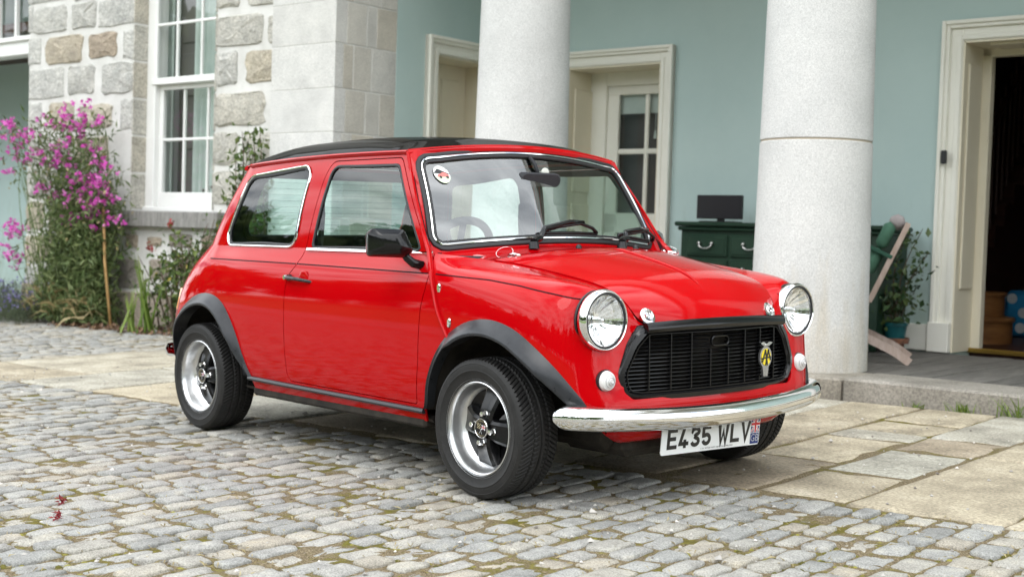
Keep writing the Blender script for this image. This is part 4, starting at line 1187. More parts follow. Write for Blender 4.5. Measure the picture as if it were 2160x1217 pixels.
    # two bright repeater discs beside the seam
    for x, z in ((-.235, .722), (-.165, .602)):
        p, n_ = lower_uv(x, z)
        pr = rpoly([(-.008, -.017), (.008, -.017), (.008, .017), (-.008, .017)], .007, 4)
        V = [(x + a, p[1] - .0005, z + b) for a, b in pr] + [(x + a * .75, p[1] - .005, z + b * .85) for a, b in pr]
        n = len(pr); F = [(i, (i + 1) % n, n + (i + 1) % n, n + i) for i in range(n)] + [tuple(range(n, 2 * n))]
        part('panel_fastener', V, F, M_CHROME, wing, m)
    # door handle
    hp, hn = lower_uv(-1.15, .724)
    y0 = hp[1]
    V, F = tube_geo([(-1.262 + .02, y0 - .018, .7275), (-1.20, y0 - .024, .727), (-1.13, y0 - .022, .722), (-1.085, y0 - .008, .716), (-1.075, y0 + .004, .714)], [.0085, .0085, .0075, .006, .005], 8)
    h = part('door_handle', V, F, M_GLOSSBLK, door, m)
    V, F = tube_geo([(-1.236, y0 + .003, .7275), (-1.236, y0 - .012, .7275)], .013, 12); part('handle_boss', V, F, M_GLOSSBLK, door, m)
    V, F = tube_geo([(-1.245, y0 - .016, .728), (-1.245, y0 - .026, .728)], [.011, .009], 14); part('handle_lock', V, F, M_CHROME, door, m)
    V, F = tube_geo([(-1.268, y0 + .004, .728), (-1.268, y0 - .010, .728)], .009, 14); part('handle_button', V, F, M_CHROME, door, m)
    # shallow finger dish behind the handle
    V, F = lathe([(.036, 0), (.032, -.0022), (.022, -.003), (.012, -.0022), (.0, -.0018)], 28, 'y'); V = V * np.array([1, 1, 1.05]) + np.array([-1.135, y0 + .0012, .722])
    part('handle_dish', V, F, M_RED, door, m)
    # mirror
    if True:
        mv = np.array([0, 0, 0.0])
        MBx = MB()
        pr0 = rpoly([(-.088, -.048), (.055, -.052), (.088, -.028), (.052, .050), (-.070, .054), (-.090, .034)], .016, 5)
        cx0, cy0, cz0 = (-.505, -.715, .880) if m else (-.395, -.795, .880)
        rings = []
        for sc, dx in ((.90, -.046), (1.0, -.040), (1.0, -.012), (.93, .012), (.66, .034), (.30, .044)):
            rings.append([(cx0 + dx + .0 * a, cy0 + a * sc * .98, cz0 + b * sc + (0.004 if dx > 0 else 0)) for a, b in pr0])
        n = len(pr0); V = [p for r in rings for p in r]
        # housing is long across the car; swing it so the glass faces rearwards
        F = [(i * n + k, i * n + (k + 1) % n, (i + 1) * n + (k + 1) % n, (i + 1) * n + k) for i in range(len(rings) - 1) for k in range(n)]
        F += [tuple(range(n)), tuple((len(rings) - 1) * n + k for k in range(n))]
        V = np.array(V); c = np.array([cx0, cy0, cz0]); a = R(-32)
        D = V - c; V = c + np.stack([D[:, 0] * math.cos(a) - D[:, 1] * math.sin(a), D[:, 0] * math.sin(a) + D[:, 1] * math.cos(a), D[:, 2]], 1)
        mo = part('door_mirror', V, F, M_GLOSSBLK, car, m, ang=30)
        b0, _ = lower_uv(-.372, .800)
        V, F = tube_geo([b0 + np.array([0, .004, 0]), b0 + np.array([-.012, -.030, .008]), (-.385, -.728, .828), (-.40 if not m else -.45, -.745, .855)], [.016, .017, .015, .012], 12)
        part('mirror_stalk', V, F, M_GLOSSBLK, mo, m)
    return wing, quarter, door

SIDES = both(build_sides)
for m_ in (False, True):      # dark inner trim of the pillars and quarters
    for nm_ in ('upper_quarter', 'door_frame'):
        s_ = SH[nm_].copy(); s_.V = s_.V - s_.N * .016; s_.N = -s_.N
        if m_: s_ = s_.mirror()
        s_.obj('pillar_trim', M_TRIM, SIDES[int(m_)][1 if nm_ == 'upper_quarter' else 2], lip=0)
for (w_, q_, d_), nm in zip(SIDES, ('right', 'left')):
    w_['label'] = f'red {nm} front wing with headlamp'

# ---- windscreen surface: x as a function of (y, z)
def ws_zb(y): return .901 - .097 * y * y
def ws_zt(y): return 1.239 - .164 * y * y
def ws_x(y, z):
    y = np.abs(y)
    xb = np.interp(y, [0, .1, .2, .3, .4, .5, .6, .7], [-.308, -.3112, -.3205, -.336, -.357, -.3815, -.403, -.415])
    xt = -.548 - .08 * y * y
    t = (z - ws_zb(y)) / (ws_zt(y) - ws_zb(y))
    return xb + (xt - xb) * t - .012 * np.sin(np.pi * np.clip(t, 0, 1)) * -1
WS = []
for y in np.linspace(-.5, .5, 21): WS.append((y, ws_zb(y)))
WS.append((.592, .868)); WS.append((.531, 1.199))
for y in np.linspace(.45, -.45, 19): WS.append((y, ws_zt(y)))
WS.append((-.531, 1.199)); WS.append((-.592, .868))
WSP = rpoly(WS, [.0] * 20 + [.0] + [.085, .075] + [.0] * 19 + [.075, .085], 10)
rowsT = np.linspace(-.13, 1.12, 56); cols = np.linspace(-1, 1, 91)
sT = np.array([-.2, 0, .14, .43, .71, 1.0, 1.2]); 
sX = np.array([-.33, -.357, -.404, -.479, -.552, -.604, -.63]); sY = np.array([.658, .650, .633, .604, .578, .559, .552]); sZ = np.array([.82, .852, .904, 1.01, 1.12, 1.222, 1.26])
WG = np.zeros((len(cols), len(rowsT), 3))
for j, t in enumerate(rowsT):
    xs, ys, zs = np.interp(t, sT, sX), np.interp(t, sT, sY), np.interp(t, sT, sZ)
    ye = .622 + (.545 - .622) * t
    for i, c in enumerate(cols):
        a = abs(c); s = 1 if c >= 0 else -1
        if a <= .9:
            y = a / .9 * ye; z = ws_zb(y) + t * (ws_zt(y) - ws_zb(y)); WG[i, j] = (ws_x(y, z), s * y, z)
        else:
            k = (a - .9) / .1; k2 = k
            y = ye; z = ws_zb(y) + t * (ws_zt(y) - ws_zb(y)); p = np.array([ws_x(y, z), y, z]); q = np.array([xs, ys, zs])
            v = p + (q - p) * k2; WG[i, j] = (v[0], s * v[1], v[2])
WN = grid_normals(WG)
if WN[45, 20, 0] < 0: WN *= -1
W_all = Surf(WG.reshape(-1, 3), grid_faces(len(cols), len(rowsT)), WN.reshape(-1, 3))
surround = W_all.clip(-sdf(W_all.V[:, [1, 2]], WSP) - .004)
top_lim = 1.262 - .123 * surround.V[:, 1] ** 2
surround = surround.clip(top_lim + .004 - surround.V[:, 2])
surround.obj('windscreen_surround', M_RED, car)
scr = W_all.clip(sdf(W_all.V[:, [1, 2]], WSP) + .004); scr.V -= scr.N * .003
screen = scr.obj('windscreen', M_SCREEN, car, lip=0)
def ws_path(poly, lift=0):
    pts = np.array([(ws_x(y, z), y, z) for y, z in poly])
    nn = []
    for y, z in poly:
        e = .01
        dy = np.array([ws_x(y + e, z) - ws_x(y - e, z), 2 * e, 0]); dz = np.array([ws_x(y, z + e) - ws_x(y, z - e), 0, 2 * e])
        n = np.cross(dy, dz); n /= np.linalg.norm(n); nn.append(n if n[0] > 0 else -n)
    nn = np.array(nn); return pts + nn * lift, nn
wo = resample(WSP, .02)
def offset(poly, d):
    T = np.roll(poly, -1, 0) - np.roll(poly, 1, 0); T /= np.linalg.norm(T, axis=1, keepdims=True)
    n = np.stack([T[:, 1], -T[:, 0]], 1)
    if sdf(poly[:1] + n[:1] * .003, poly)[0] > 0: n = -n
    return poly + n * d
P, Nn = ws_path(wo); V, F = sweep(P, Nn, round_prof(.011, .007, 8, .004), True); part('chrome_trim', V, F, M_CHROME, screen)
P, Nn = ws_path(offset(wo, .013)); V, F = sweep(P, Nn, round_prof(.020, .008, 8, .001), True); part('rubber_seal', V, F, M_RUBBER, screen)
P, Nn = ws_path(offset(wo, -.010)); V, F = sweep(P, Nn, round_prof(.014, .006, 8, .001), True); part('rubber_seal', V, F, M_RUBBER, screen)

# ---- roof
xs_r = np.linspace(0, 1, 70); ys_r = np.linspace(-1, 1, 61)
RG = np.zeros((70, 61, 3))
zc_x = [-1.905, -1.87, -1.80, -1.70, -1.55, -1.35, -1.1, -.9, -.75, -.65, -.58, -.535]
zc_z = [1.214, 1.250, 1.278, 1.300, 1.319, 1.325, 1.327, 1.321, 1.310, 1.297, 1.283, 1.264]
_zc = catmull(np.stack([zc_x, zc_z], 1), 10)
def smooth_interp(x, X, Z): return np.interp(x, _zc[:, 0], _zc[:, 1])
for i, a in enumerate(xs_r):
    for j, b in enumerate(ys_r):
        yy = b * .5595; xf = -.541 - .20 * yy * yy; xr = -1.893 + .022 * abs(b) ** 6
        x = xr + (xf - xr) * a
        ye = float(np.interp(x, GT[:, 0], GT[:, 1])) if x > -1.86 else .53
        ye = max(ye, .53); y = b * ye
        xc = -1.893 + (-.541 + 1.893) * a
        zc = smooth_interp(xc, zc_x, zc_z); zg = float(np.interp(x, GT[:, 0], GZT)) + .004
        zf = np.interp(a, [.9, 1], [0, 1])
        s = 1 - (.35 * b * b + .65 * abs(b) ** 9)
        z = zg + (zc - zg) * s
        if a > .9: z = z * (1 - zf * .6) + (1.264 - .123 * y * y) * zf * .6
        RG[i, j] = (x, y, z)
RN = grid_normals(RG)
if RN[30, 30, 2] < 0: RN *= -1
roof = Surf(RG.reshape(-1, 3), grid_faces(70, 61), RN.reshape(-1, 3)).obj('roof', M_BLACKP, car, lip=.006)
ys = np.linspace(-.559, .559, 60)
P = np.stack([-.543 - .20 * ys ** 2, ys, 1.262 - .118 * ys ** 2], 1); nn = np.tile(np.array([.6, 0, .8]), (60, 1))
V, F = sweep(P, nn, [(-.012, -.010), (-.014, .004), (-.010, .009), (-.004, .005), (.004, .004), (.012, -.008)]); part('roof_gutter', V, F, M_RED, car)
ys = np.linspace(-.535, .535, 40); P = np.stack([-1.897 + .022 * (ys / .535) ** 6, ys, 1.212 - .008 * (ys / .5) ** 2], 1); nn = np.tile(np.array([-.6, 0, .8]), (40, 1))
V, F = sweep(P, nn, [(-.010, -.008), (-.010, .006), (.010, .006), (.010, -.008)]); part('roof_gutter', V, F, M_RED, car)
# headlining
hl = RG[3:-3:3, 2:-2:3].copy(); hl[..., 2] -= .024; hn_, hm_ = hl.shape[:2]
mesh('headlining', hl.reshape(-1, 3), grid_faces(hn_, hm_), M_LINER, car, True)

# rear window
rwp = rpoly([(-.47, .885), (.47, .885), (.425, 1.175), (-.425, 1.175)], .06)
def rw_x(y, z): return -2.085 + (z - .85) / .365 * .19 + .09 * (abs(y) / .5) ** 4 * .5
yy = np.linspace(-.48, .48, 17); zz = np.linspace(.87, 1.19, 9)
V = np.array([(rw_x(y, z) - .0, y, z) for y in yy for z in zz]); s = Surf(V, grid_faces(17, 9), np.tile(np.array([-.88, 0, .47]), (len(V), 1)))
s = s.clip(sdf(s.V[:, [1, 2]], rwp) + .006); rwin = s.obj('rear_window', M_GLASS, car, lip=0)
pr = resample(rwp, .025); P = np.array([(rw_x(y, z), y, z) for y, z in pr]); V, F = sweep(P, np.tile(np.array([-.88, 0, .47]), (len(P), 1)), round_prof(.03, .010, 8), True); part('window_seal', V, F, M_RUBBER, rwin)
for k in range(9):
    z = .92 + k * .028; hw = .42
    V, F = tube_geo([(rw_x(y, z) + .003, y, z) for y in np.linspace(-hw, hw, 9)], .0006, 4); part('heater_wire', V, F, M_TRIM, rwin)

# ---- bonnet and scuttle
idx = [i for i, u in enumerate(tu) if u >= 11.45 and u <= 18.0]
edge = np.array([LG[i, -1] for i in idx]); edge[:, 1] *= -1             # shut line, left side positive
ce = catmull([(-.068, 0, .8625), (.02, 0, .850), (.12, 0, .829), (.22, 0, .805), (.30, 0, .782), (.36, 0, .754), (.405, 0, .722), (.445, 0, .686), (.475, 0, .650), (.490, 0, .622)], 8)
nS, nT = 90, 71
e_s = resample(edge, 1e-3, False); c_s = resample(ce, 1e-3, False)
def along(C, s):
    d = np.r_[0, np.cumsum(np.linalg.norm(np.diff(C, axis=0), axis=1))]; d /= d[-1]
    return np.stack([np.interp(s, d, C[:, k]) for k in range(3)], 1)
S_ = np.linspace(0, 1, nS); E_, C_ = along(e_s, S_), along(c_s, S_)
BG = np.zeros((nS, nT, 3))
for i in range(nS):
    for j, t in enumerate(np.linspace(-1, 1, nT)):
        a = abs(t) * .994; s = 1 if t >= 0 else -1
        pw = 2.0 + .9 * S_[i]
        y = a * E_[i, 1]
        x = C_[i, 0] + (E_[i, 0] - C_[i, 0]) * a ** 2.0
        z = E_[i, 2] + (C_[i, 2] - E_[i, 2]) * (1 - a ** pw) + .004
        BG[i, j] = (x, s * y, z)
# soften along the length
for _ in range(16):
    BG[1:-1, :, :] = (BG[:-2] + 2 * BG[1:-1] + BG[2:]) / 4
for _ in range(14):
    BG[:, 1:-1, :] = (BG[:, :-2] + 2 * BG[:, 1:-1] + BG[:, 2:]) / 4
BN = grid_normals(BG)
if BN[20, 35, 2] < 0: BN *= -1
bonnet = Surf(BG.reshape(-1, 3), grid_faces(nS, nT), BN.reshape(-1, 3)).obj('bonnet', M_RED, car, lip=.012)
cr_ = BG[2:70, nT // 2]; cn_ = BN[2:70, nT // 2]
hgt = np.clip(np.minimum(np.linspace(0, 12, 68), np.linspace(6, 0, 68)), 0, 1)
V, F = sweep(cr_, cn_, [(-.008, -.0005), (-.0045, .0045), (0, .0065), (.0045, .0045), (.008, -.0005)]); V = V.reshape(68, 5, 3); V = cr_[:, None] + (V - cr_[:, None]) * hgt[:, None, None] + cn_[:, None] * .0003
part('bonnet_crease', V.reshape(-1, 3), F, M_RED, bonnet, ang=None)
# scuttle: from the screen foot forward to the bonnet and wings
back = WG[:, 0][46:]                                      # centre -> left seam
front_edge = np.vstack([BG[0, nT // 2:], LG[[i for i, u in enumerate(tu) if 10.0 <= u < 11.45][::-1], -1] * np.array([1, -1, 1])])
bk, fe = along(resample(WG[:, 3][45:], 1e-3, False), np.linspace(0, 1, 60)), along(resample(front_edge, 1e-3, False), np.linspace(0, 1, 60))
nr = 14; SG = np.zeros((60, nr, 3))
for j, t in enumerate(np.linspace(0, 1, nr)):
    SG[:, j] = bk + (fe - bk) * t; SG[:, j, 2] -= .010 * math.sin(math.pi * t) * np.linspace(.6, 1.2, 60); SG[:, j, 2] -= .004
SG = np.concatenate([(SG[:0:-1] * np.array([1, -1, 1])), SG], 0)
SN = grid_normals(SG)
if SN[60, 5, 2] < 0: SN *= -1
Surf(SG.reshape(-1, 3), grid_faces(*SG.shape[:2]), SN.reshape(-1, 3)).obj('scuttle', M_RED, car, lip=0)
# ---------------------------------------------------------------- wheels
def tyre_mesh():
    nseg = 720
    ys = [(-.088, .166), (-.089, .176), (-.0935, .188), (-.0962, .1985), (-.0978, .2005), (-.0978, .2030), (-.0966, .2045), (-.0966, .217), (-.0952, .2235), (-.0960, .2250), (-.0935, .230), (-.0885, .2375), (-.0845, .2410)]
    tread_y = np.linspace(-.080, .062, 40)
    prof = [(r, y) for y, r in ys] + [(.2455 - .0035 * abs((y + .009) / .071) ** 3 - .0005, y) for y in tread_y] + [(.237, .069), (.228, .074), (.205, .077), (.18, .07), (.166, .06)]
    nt0 = len(ys); m = len(prof)
    P = np.array(prof)
    V = np.zeros((nseg, m, 3))
    ang = np.linspace(0, 2 * np.pi, nseg, endpoint=False)
    blocks = 90
    for i, a in enumerate(ang):
        rr = P[:, 0].copy(); yy = P[:, 1]
        ph = a / (2 * np.pi) * blocks
        for j in range(nt0 - 1, nt0 + 40):
            y = yy[j]; d = 0
            if min(abs(y + .042), abs(y + .009), abs(y - .024)) < .0028: d = .0065
            sl = abs(y + .009) * 34 * (1 if True else 0)
            q = (ph + sl) % 1.0
            if abs(y + .009) > .034:
                if q < .20: d = max(d, .0055)
            elif abs(y + .009) > .006 and q > .80 and abs(y + .009) > .014: d = max(d, .004)
            rr[j] -= d
        # raised sidewall rings
        if (i // 3) % 2 == 0: rr[7] += .0008
        V[i, :, 0] = rr * math.cos(a); V[i, :, 1] = yy; V[i, :, 2] = rr * math.sin(a)
    V = V.reshape(-1, 3)
    F = []
    for i in range(nseg):
        j = (i + 1) % nseg
        for k in range(m - 1): F.append((i * m + k, i * m + k + 1, j * m + k + 1, j * m + k))
    return V, F

M_TYRE = noisy('tyre_rubber', [(0.3, (0.010, 0.0095, 0.0095)), (0.7, (0.021, 0.020, 0.019))], 18, rough=(0.5, 0.72), bump=0.15, bscale=260, bdist=0.001, fine=(90, .8, 1.15))
TV, TF = tyre_mesh()
tyre_me = None
_GL = {}
def glyph_mesh(text, size, ext=.0006, spacing=1.0, shear=0.0):
    key = (text, size, ext, spacing, shear)
    if key in _GL: return _GL[key]
    """triangulated outline of a text in the built-in font, in its own x-y plane, centred"""
    cu = bpy.data.curves.new('glyph', 'FONT'); cu.body = text; cu.size = size; cu.align_x = 'CENTER'; cu.align_y = 'CENTER'
    cu.extrude = ext; cu.resolution_u = 3; cu.space_character = spacing; cu.shear = shear
    ob = bpy.data.objects.new('glyph', cu); COL.objects.link(ob)
    dg = bpy.context.evaluated_depsgraph_get(); me = bpy.data.meshes.new_from_object(ob.evaluated_get(dg))
    V = np.array([v.co[:] for v in me.vertices]).reshape(-1, 3); F = [tuple(p.vertices) for p in me.polygons]
    bpy.data.objects.remove(ob); bpy.data.curves.remove(cu); bpy.data.meshes.remove(me)
    _GL[key] = (V, F)
    return V, F

def rim_parts():
    """polished barrel, black four-spoke centre; outer face towards -y, wheel plane y = 0 at rim edge"""
    rim = [(.150, .13), (.148, .09), (.132, .064), (.1345, .058), (.1405, .053), (.1465, .043), (.1510, .030), (.1540, .014), (.1565, .004), (.1600, -.0005), (.1655, .0015), (.1675, .006), (.1695, .0005), (.1715, -.003), (.1735, .000), (.1735, .012), (.168, .02)]
    return rim

RIM_Y = -.705
def add_wheel(x, ycentre, m, rot, steer=0.0):
    """x, y of rim edge plane; m mirrors to the left side"""
    s = 1 if m else -1
    V, F = lathe(rim_parts(), 96, 'y')
    def place(V):
        V = np.asarray(V, float).copy()
        a = rot; c, sn = math.cos(a), math.sin(a)
        V = np.stack([V[:, 0] * c - V[:, 2] * sn, V[:, 1], V[:, 0] * sn + V[:, 2] * c], 1)
        if steer:
            c, sn = math.cos(steer), math.sin(steer); V = np.stack([V[:, 0] * c - V[:, 1] * sn, V[:, 0] * sn + V[:, 1] * c, V[:, 2]], 1)
        V = V + np.array([x, -ycentre, .2465])
        return V
    wheel = part('wheel', place(V), F, M_ALLOY, car, m, ang=50)
    t = part('tyre', place(TV + np.array([0, .086, 0])), TF, M_TYRE, wheel, m, ang=38)
    # centre disc and spokes
    V, F = lathe([(.1350, .059), (.129, .066), (.100, .078), (.075, .080), (.052, .060), (.050, .034), (.045, .030), (.0, .030)], 64, 'y')
    part('wheel_centre', place(V), F, M_BLACKCAST, wheel, m, ang=35)
    for k in range(4):
        a = k * math.pi / 2
        # spoke cross-section tapers from hub to rim, ridge outward
        P = []
        for r, hw, top, base in ((.030, .032, .022, .070), (.060, .036, .024, .072), (.080, .038, .031, .075), (.106, .042, .042, .072), (.1345, .052, .0552, .072)):
            P.append([(r, base, -hw * 1.15), (r, top + .008, -hw), (r, top, -hw * .72), (r, top + .003, -hw * .25), (r, top + .003, hw * .25), (r, top, hw * .72), (r, top + .008, hw), (r, base, hw * 1.15)])
        V = np.array(P).reshape(-1, 3); n = 8
        c, sn = math.cos(a), math.sin(a); V = np.stack([V[:, 0] * c - V[:, 2] * sn, V[:, 1], V[:, 0] * sn + V[:, 2] * c], 1)
        F = [(i * n + q, i * n + (q + 1) % n, (i + 1) * n + (q + 1) % n, (i + 1) * n + q) for i in range(4) for q in range(n)] + [tuple(range(n)), tuple(4 * n + q for q in range(n))]
        part('spoke', place(V), F, M_BLACKCAST, wheel, m, ang=35)
        # nut
        cx, cz = .0508 * math.cos(a), .0508 * math.sin(a)
        V, F = lathe([(.0125, .034), (.0125, .026), (.0105, .024), (.0100, .010), (.0085, .006), (.0, .005)], 6, 'y'); V = V + np.array([cx, 0, cz])
        part('wheel_nut', place(V), F, M_CHROME, wheel, m, ang=30)
    V, F = lathe([(.036, .034), (.036, .016), (.0335, .0125), (.031, .0125), (.0305, .0135), (.0, .0135)], 40, 'y'); cap = part('hub_cap', place(V), F, M_GLOSSBLK, wheel, m, ang=35)
    V, F = lathe([(.0345, .0128), (.0335, .0116), (.0322, .0116), (.0312, .0128)], 40, 'y'); part('hub_cap_ring', place(V), F, M_CHROME, wheel, m)
    # crossed flags on the cap: chequered and union flag
    def unrot(V):   # the badge keeps upright-ish
        return V
    flags = MB()
    for i in range(4):
        for j in range(4):
            u0, v0 = -.022 + i * .0048, -.004 + j * .0048
            if (i + j) % 2 == 0:
                flags.add([(u0, .0128, v0), (u0 + .0048, .0128, v0), (u0 + .0048, .0128, v0 + .0048), (u0, .0128, v0 + .0048)], [(0, 1, 2, 3)], 0)
    flags.add([(.002, .0128, -.003), (.022, .0128, -.001), (.022, .0128, .015), (.002, .0128, .013)], [(0, 1, 2, 3)], 1)
    for (a0, b0, a1, b1, w, mi) in ((.002, -.003, .022, .015, .0035, 2), (.002, .013, .022, -.001, .0035, 2), (.012, -.002, .012, .014, .0045, 2), (.002, .005, .022, .007, .0045, 2), (.012, -.002, .012, .014, .0026, 3), (.002, .005, .022, .007, .0026, 3)):
        d = np.array([a1 - a0, b1 - b0]); d /= np.linalg.norm(d); n_ = np.array([-d[1], d[0]]) * w / 2
        y = .0126 if mi == 2 else .0124
        flags.add([(a0 + n_[0], y, b0 + n_[1]), (a0 - n_[0], y, b0 - n_[1]), (a1 - n_[0], y, b1 - n_[1]), (a1 + n_[0], y, b1 + n_[1])], [(0, 1, 2, 3)], mi)
    for q in (-1, 1):
        flags.add([(q * .003, .0127, -.002), (q * .004, .0127, -.002), (-q * .006, .0127, -.020), (-q * .007, .0127, -.020)], [(0, 1, 2, 3)], 2)
    V = place(np.array(flags.v)); 
    o = mesh('cap_badge', mir(V, m), flags.f, None, wheel, False, fmat=flags.m, mats=[M_GOLD, M_FLAGBLUE, M_WHITEP, M_FLAGRED])
    # lettering round the cap
    LB = MB()
    for txt, up in (('REVOLUTION', True), ('WHEELS', False)):
        n = len(txt); step = .0062 / .0255
        for k, ch in enumerate(txt):
            V, F = glyph_mesh(ch, .0085, .0002)
            a = (math.pi / 2 - (k - (n - 1) / 2) * step) if up else (-math.pi / 2 + (k - (n - 1) / 2) * step)
            ra = a - math.pi / 2 if up else a + math.pi / 2
            V2 = np.stack([.0262 * math.cos(a) + V[:, 0] * math.cos(ra) - V[:, 1] * math.sin(ra), np.full(len(V), .0126) - V[:, 2], .0262 * math.sin(a) + V[:, 0] * math.sin(ra) + V[:, 1] * math.cos(ra)], 1)
            LB.add(V2, F)
    V = place(np.array(LB.v)); tag(mesh('cap_lettering', mir(V, m), LB.f, M_GOLD, wheel), kind='stuff')
    # valve
    V, F = tube_geo([(.118, .05, .062), (.112, .03, .058)], .004, 6); part('valve', place(V), F, M_RUBBER, wheel, m)
    # brake disc / axle stub behind
    V, F = lathe([(.0, .085), (.10, .085), (.10, .13), (.0, .13)], 24, 'y'); part('brake_drum', place(V), F, M_UNDER, wheel, m)
    return wheel

M_GOLD = plain('badge_silver_gold', (0.42, 0.36, 0.22), 0.4, metal=0.3)
M_FLAGBLUE = plain('flag_blue', (0.012, 0.03, 0.16), 0.4)
M_FLAGRED = plain('flag_red', (0.55, 0.01, 0.02), 0.4)
add_wheel(0.0, .705, False, R(-9)); add_wheel(-2.036, .688, False, R(7))
add_wheel(0.0, .705, True, R(20)); add_wheel(-2.036, .688, True, R(40))

# ---------------------------------------------------------------- underbody, interior
ub = MB(); ub.bbox((-2.30, -.38, .17), (.30, .38, .26), .03); ub.bbox((.02, -.34, .15), (.36, .34, .30), .03); ub.bbox((-1.6, -.66, .20), (-.36, .66, .24), .01)
ub.build('underbody', M_UNDER, car)
ex = MB(); ex.tube([(.1, .05, .16), (-.6, .08, .15), (-1.8, .12, .16), (-2.4, .2, .19)], .025, 10); ex.build('exhaust_pipe', M_UNDER, car, True)
it = MB(); it.bbox((-1.95, -.60, .26), (-.30, .60, .32), .01); it.bbox((-2.02, -.58, .30), (-1.62, .58, .60), .04); it.bbox((-2.05, -.58, .78), (-1.80, .58, .83), .02)
it.build('cabin_floor', M_TRIM, car)
dsh = MB(); dsh.bbox((-.52, -.60, .66), (-.33, .60, .80), .03); dsh.bbox((-.34, -.58, .70), (-.24, .58, .835), .02); dsh.bbox((-.56, -.28, .74), (-.44, -.62, .85) if False else (-.44, -.10, .86), .03)
dsh.build('dashboard', M_TRIM, car)
for s in (-1, 1):
    V = np.array([(x, s * .585, z) for x in (-1.30, -.36) for z in (.30, .846)]); mesh('door_card', V, [(0, 1, 3, 2)], M_TRIM, car)
    V = np.array([(x, s * .575, z) for x in (-2.0, -1.30) for z in (.30, .846)]); mesh('door_card', V, [(0, 1, 3, 2)], M_TRIM, car)

def seat(y, x0):
    st = MB(); st.bbox((x0 - .02, y - .22, .34), (x0 + .46, y + .22, .50), .06); se = st.build('front_seat', M_SEAT, car, True, ang=50)
    Mb = Matrix.Translation((x0, y, .46)) @ Matrix.Rotation(R(-14), 4, 'Y')
    bk_ = MB(); bk_.bbox((-.10, -.22, 0), (.02, .22, .41), .05, M=Mb); bk_.build('seat_back', M_SEAT, se, True, ang=50)
seat(-.30, -1.12); seat(.30, -1.12)
rs = MB(); rs.bbox((-1.75, -.52, .36), (-1.40, .52, .52), .05); Mb = Matrix.Translation((-1.75, 0, .50)) @ Matrix.Rotation(R(-18), 4, 'Y'); rs.bbox((-.10, -.52, 0), (.02, .52, .36), .04, M=Mb); rs.build('rear_seat', M_SEAT, car, True, ang=50)
# steering wheel on the right-hand side
sw = MB(); cxyz = Vector((-.655, -.30, .817)); Ms = Matrix.Translation(cxyz) @ Matrix.Rotation(R(-58), 4, 'Y')
t = np.linspace(0, 2 * np.pi, 48, endpoint=False)
pts = [tuple(Ms @ Vector((.178 * math.cos(a), .178 * math.sin(a), 0))) for a in t]
sw.tube(pts, .0165, 10, closed=True)
stw = sw.build('steering_wheel', M_TRIM, car, True)
sp = MB()
for a in (0.1, math.pi - .1, -math.pi / 2):
    sp.tube([tuple(Ms @ Vector((0, 0, -.03))), tuple(Ms @ Vector((.17 * math.sin(a + math.pi / 2), .17 * math.cos(a + math.pi / 2), 0)))], .014, 6)
sp.tube([tuple(Ms @ Vector((0, 0, -.01))), tuple(Ms @ Vector((0, 0, -.28)))], .04, 12); sp.build('steering_spokes', M_TRIM, stw, True)
# rear view mirror and hood ornament of the screen
rm = MB(); pr = rpoly([(-.105, -.028), (.105, -.028), (.105, .028), (-.105, .028)], .026, 6)
Mr = Matrix.Translation((-.475, .0, 1.135)) @ Matrix.Rotation(R(-8), 4, 'Z') @ Matrix.Rotation(R(8), 4, 'Y')
rings = [[tuple(Mr @ Vector((dx, a * sc, b * sc))) for a, b in pr] for dx, sc in ((-.018, .96), (-.012, 1.0), (.004, 1.0), (.018, .86))]
n = len(pr); V = [p for r_ in rings for p in r_]; F = [(i * n + k, i * n + (k + 1) % n, (i + 1) * n + (k + 1) % n, (i + 1) * n + k) for i in range(3) for k in range(n)] + [tuple(range(n)), tuple(3 * n + k for k in range(n))]
rvm = part('rear_view_mirror', V, F, M_TRIM, car, ang=40)
st = MB(); st.tube([(-.475, 0, 1.15), (-.50, 0, 1.20), (-.555, 0, 1.245)], .008, 8); st.build('mirror_stem', M_TRIM, rvm, True)
sv = MB(); V, F = lathe([(.0, .004), (.012, .004), (.021, .0), (.021, -.003), (.0, -.004)], 24, 'x', (ws_x(.035, 1.16) - .012, .055, 1.165)); M_TAX = noisy('pale_paper_disc', [(0.3, (0.55, 0.55, 0.48)), (0.7, (0.72, 0.72, 0.66))], 60, bump=0)
part('suction_disc', V, F, M_TAX, screen)
# seat belt reel bracket on far pillar
for s in (-1, 1):
    b_ = MB(); b_.bbox((-1.235, s * .565 - .014, .98), (-1.185, s * .565 + .014, 1.06), .012); b_.tube([(-1.21, s * .555, 1.0), (-1.22, s * .585, .5)], .014, 6); b_.build('seat_belt', M_TRIM, car)

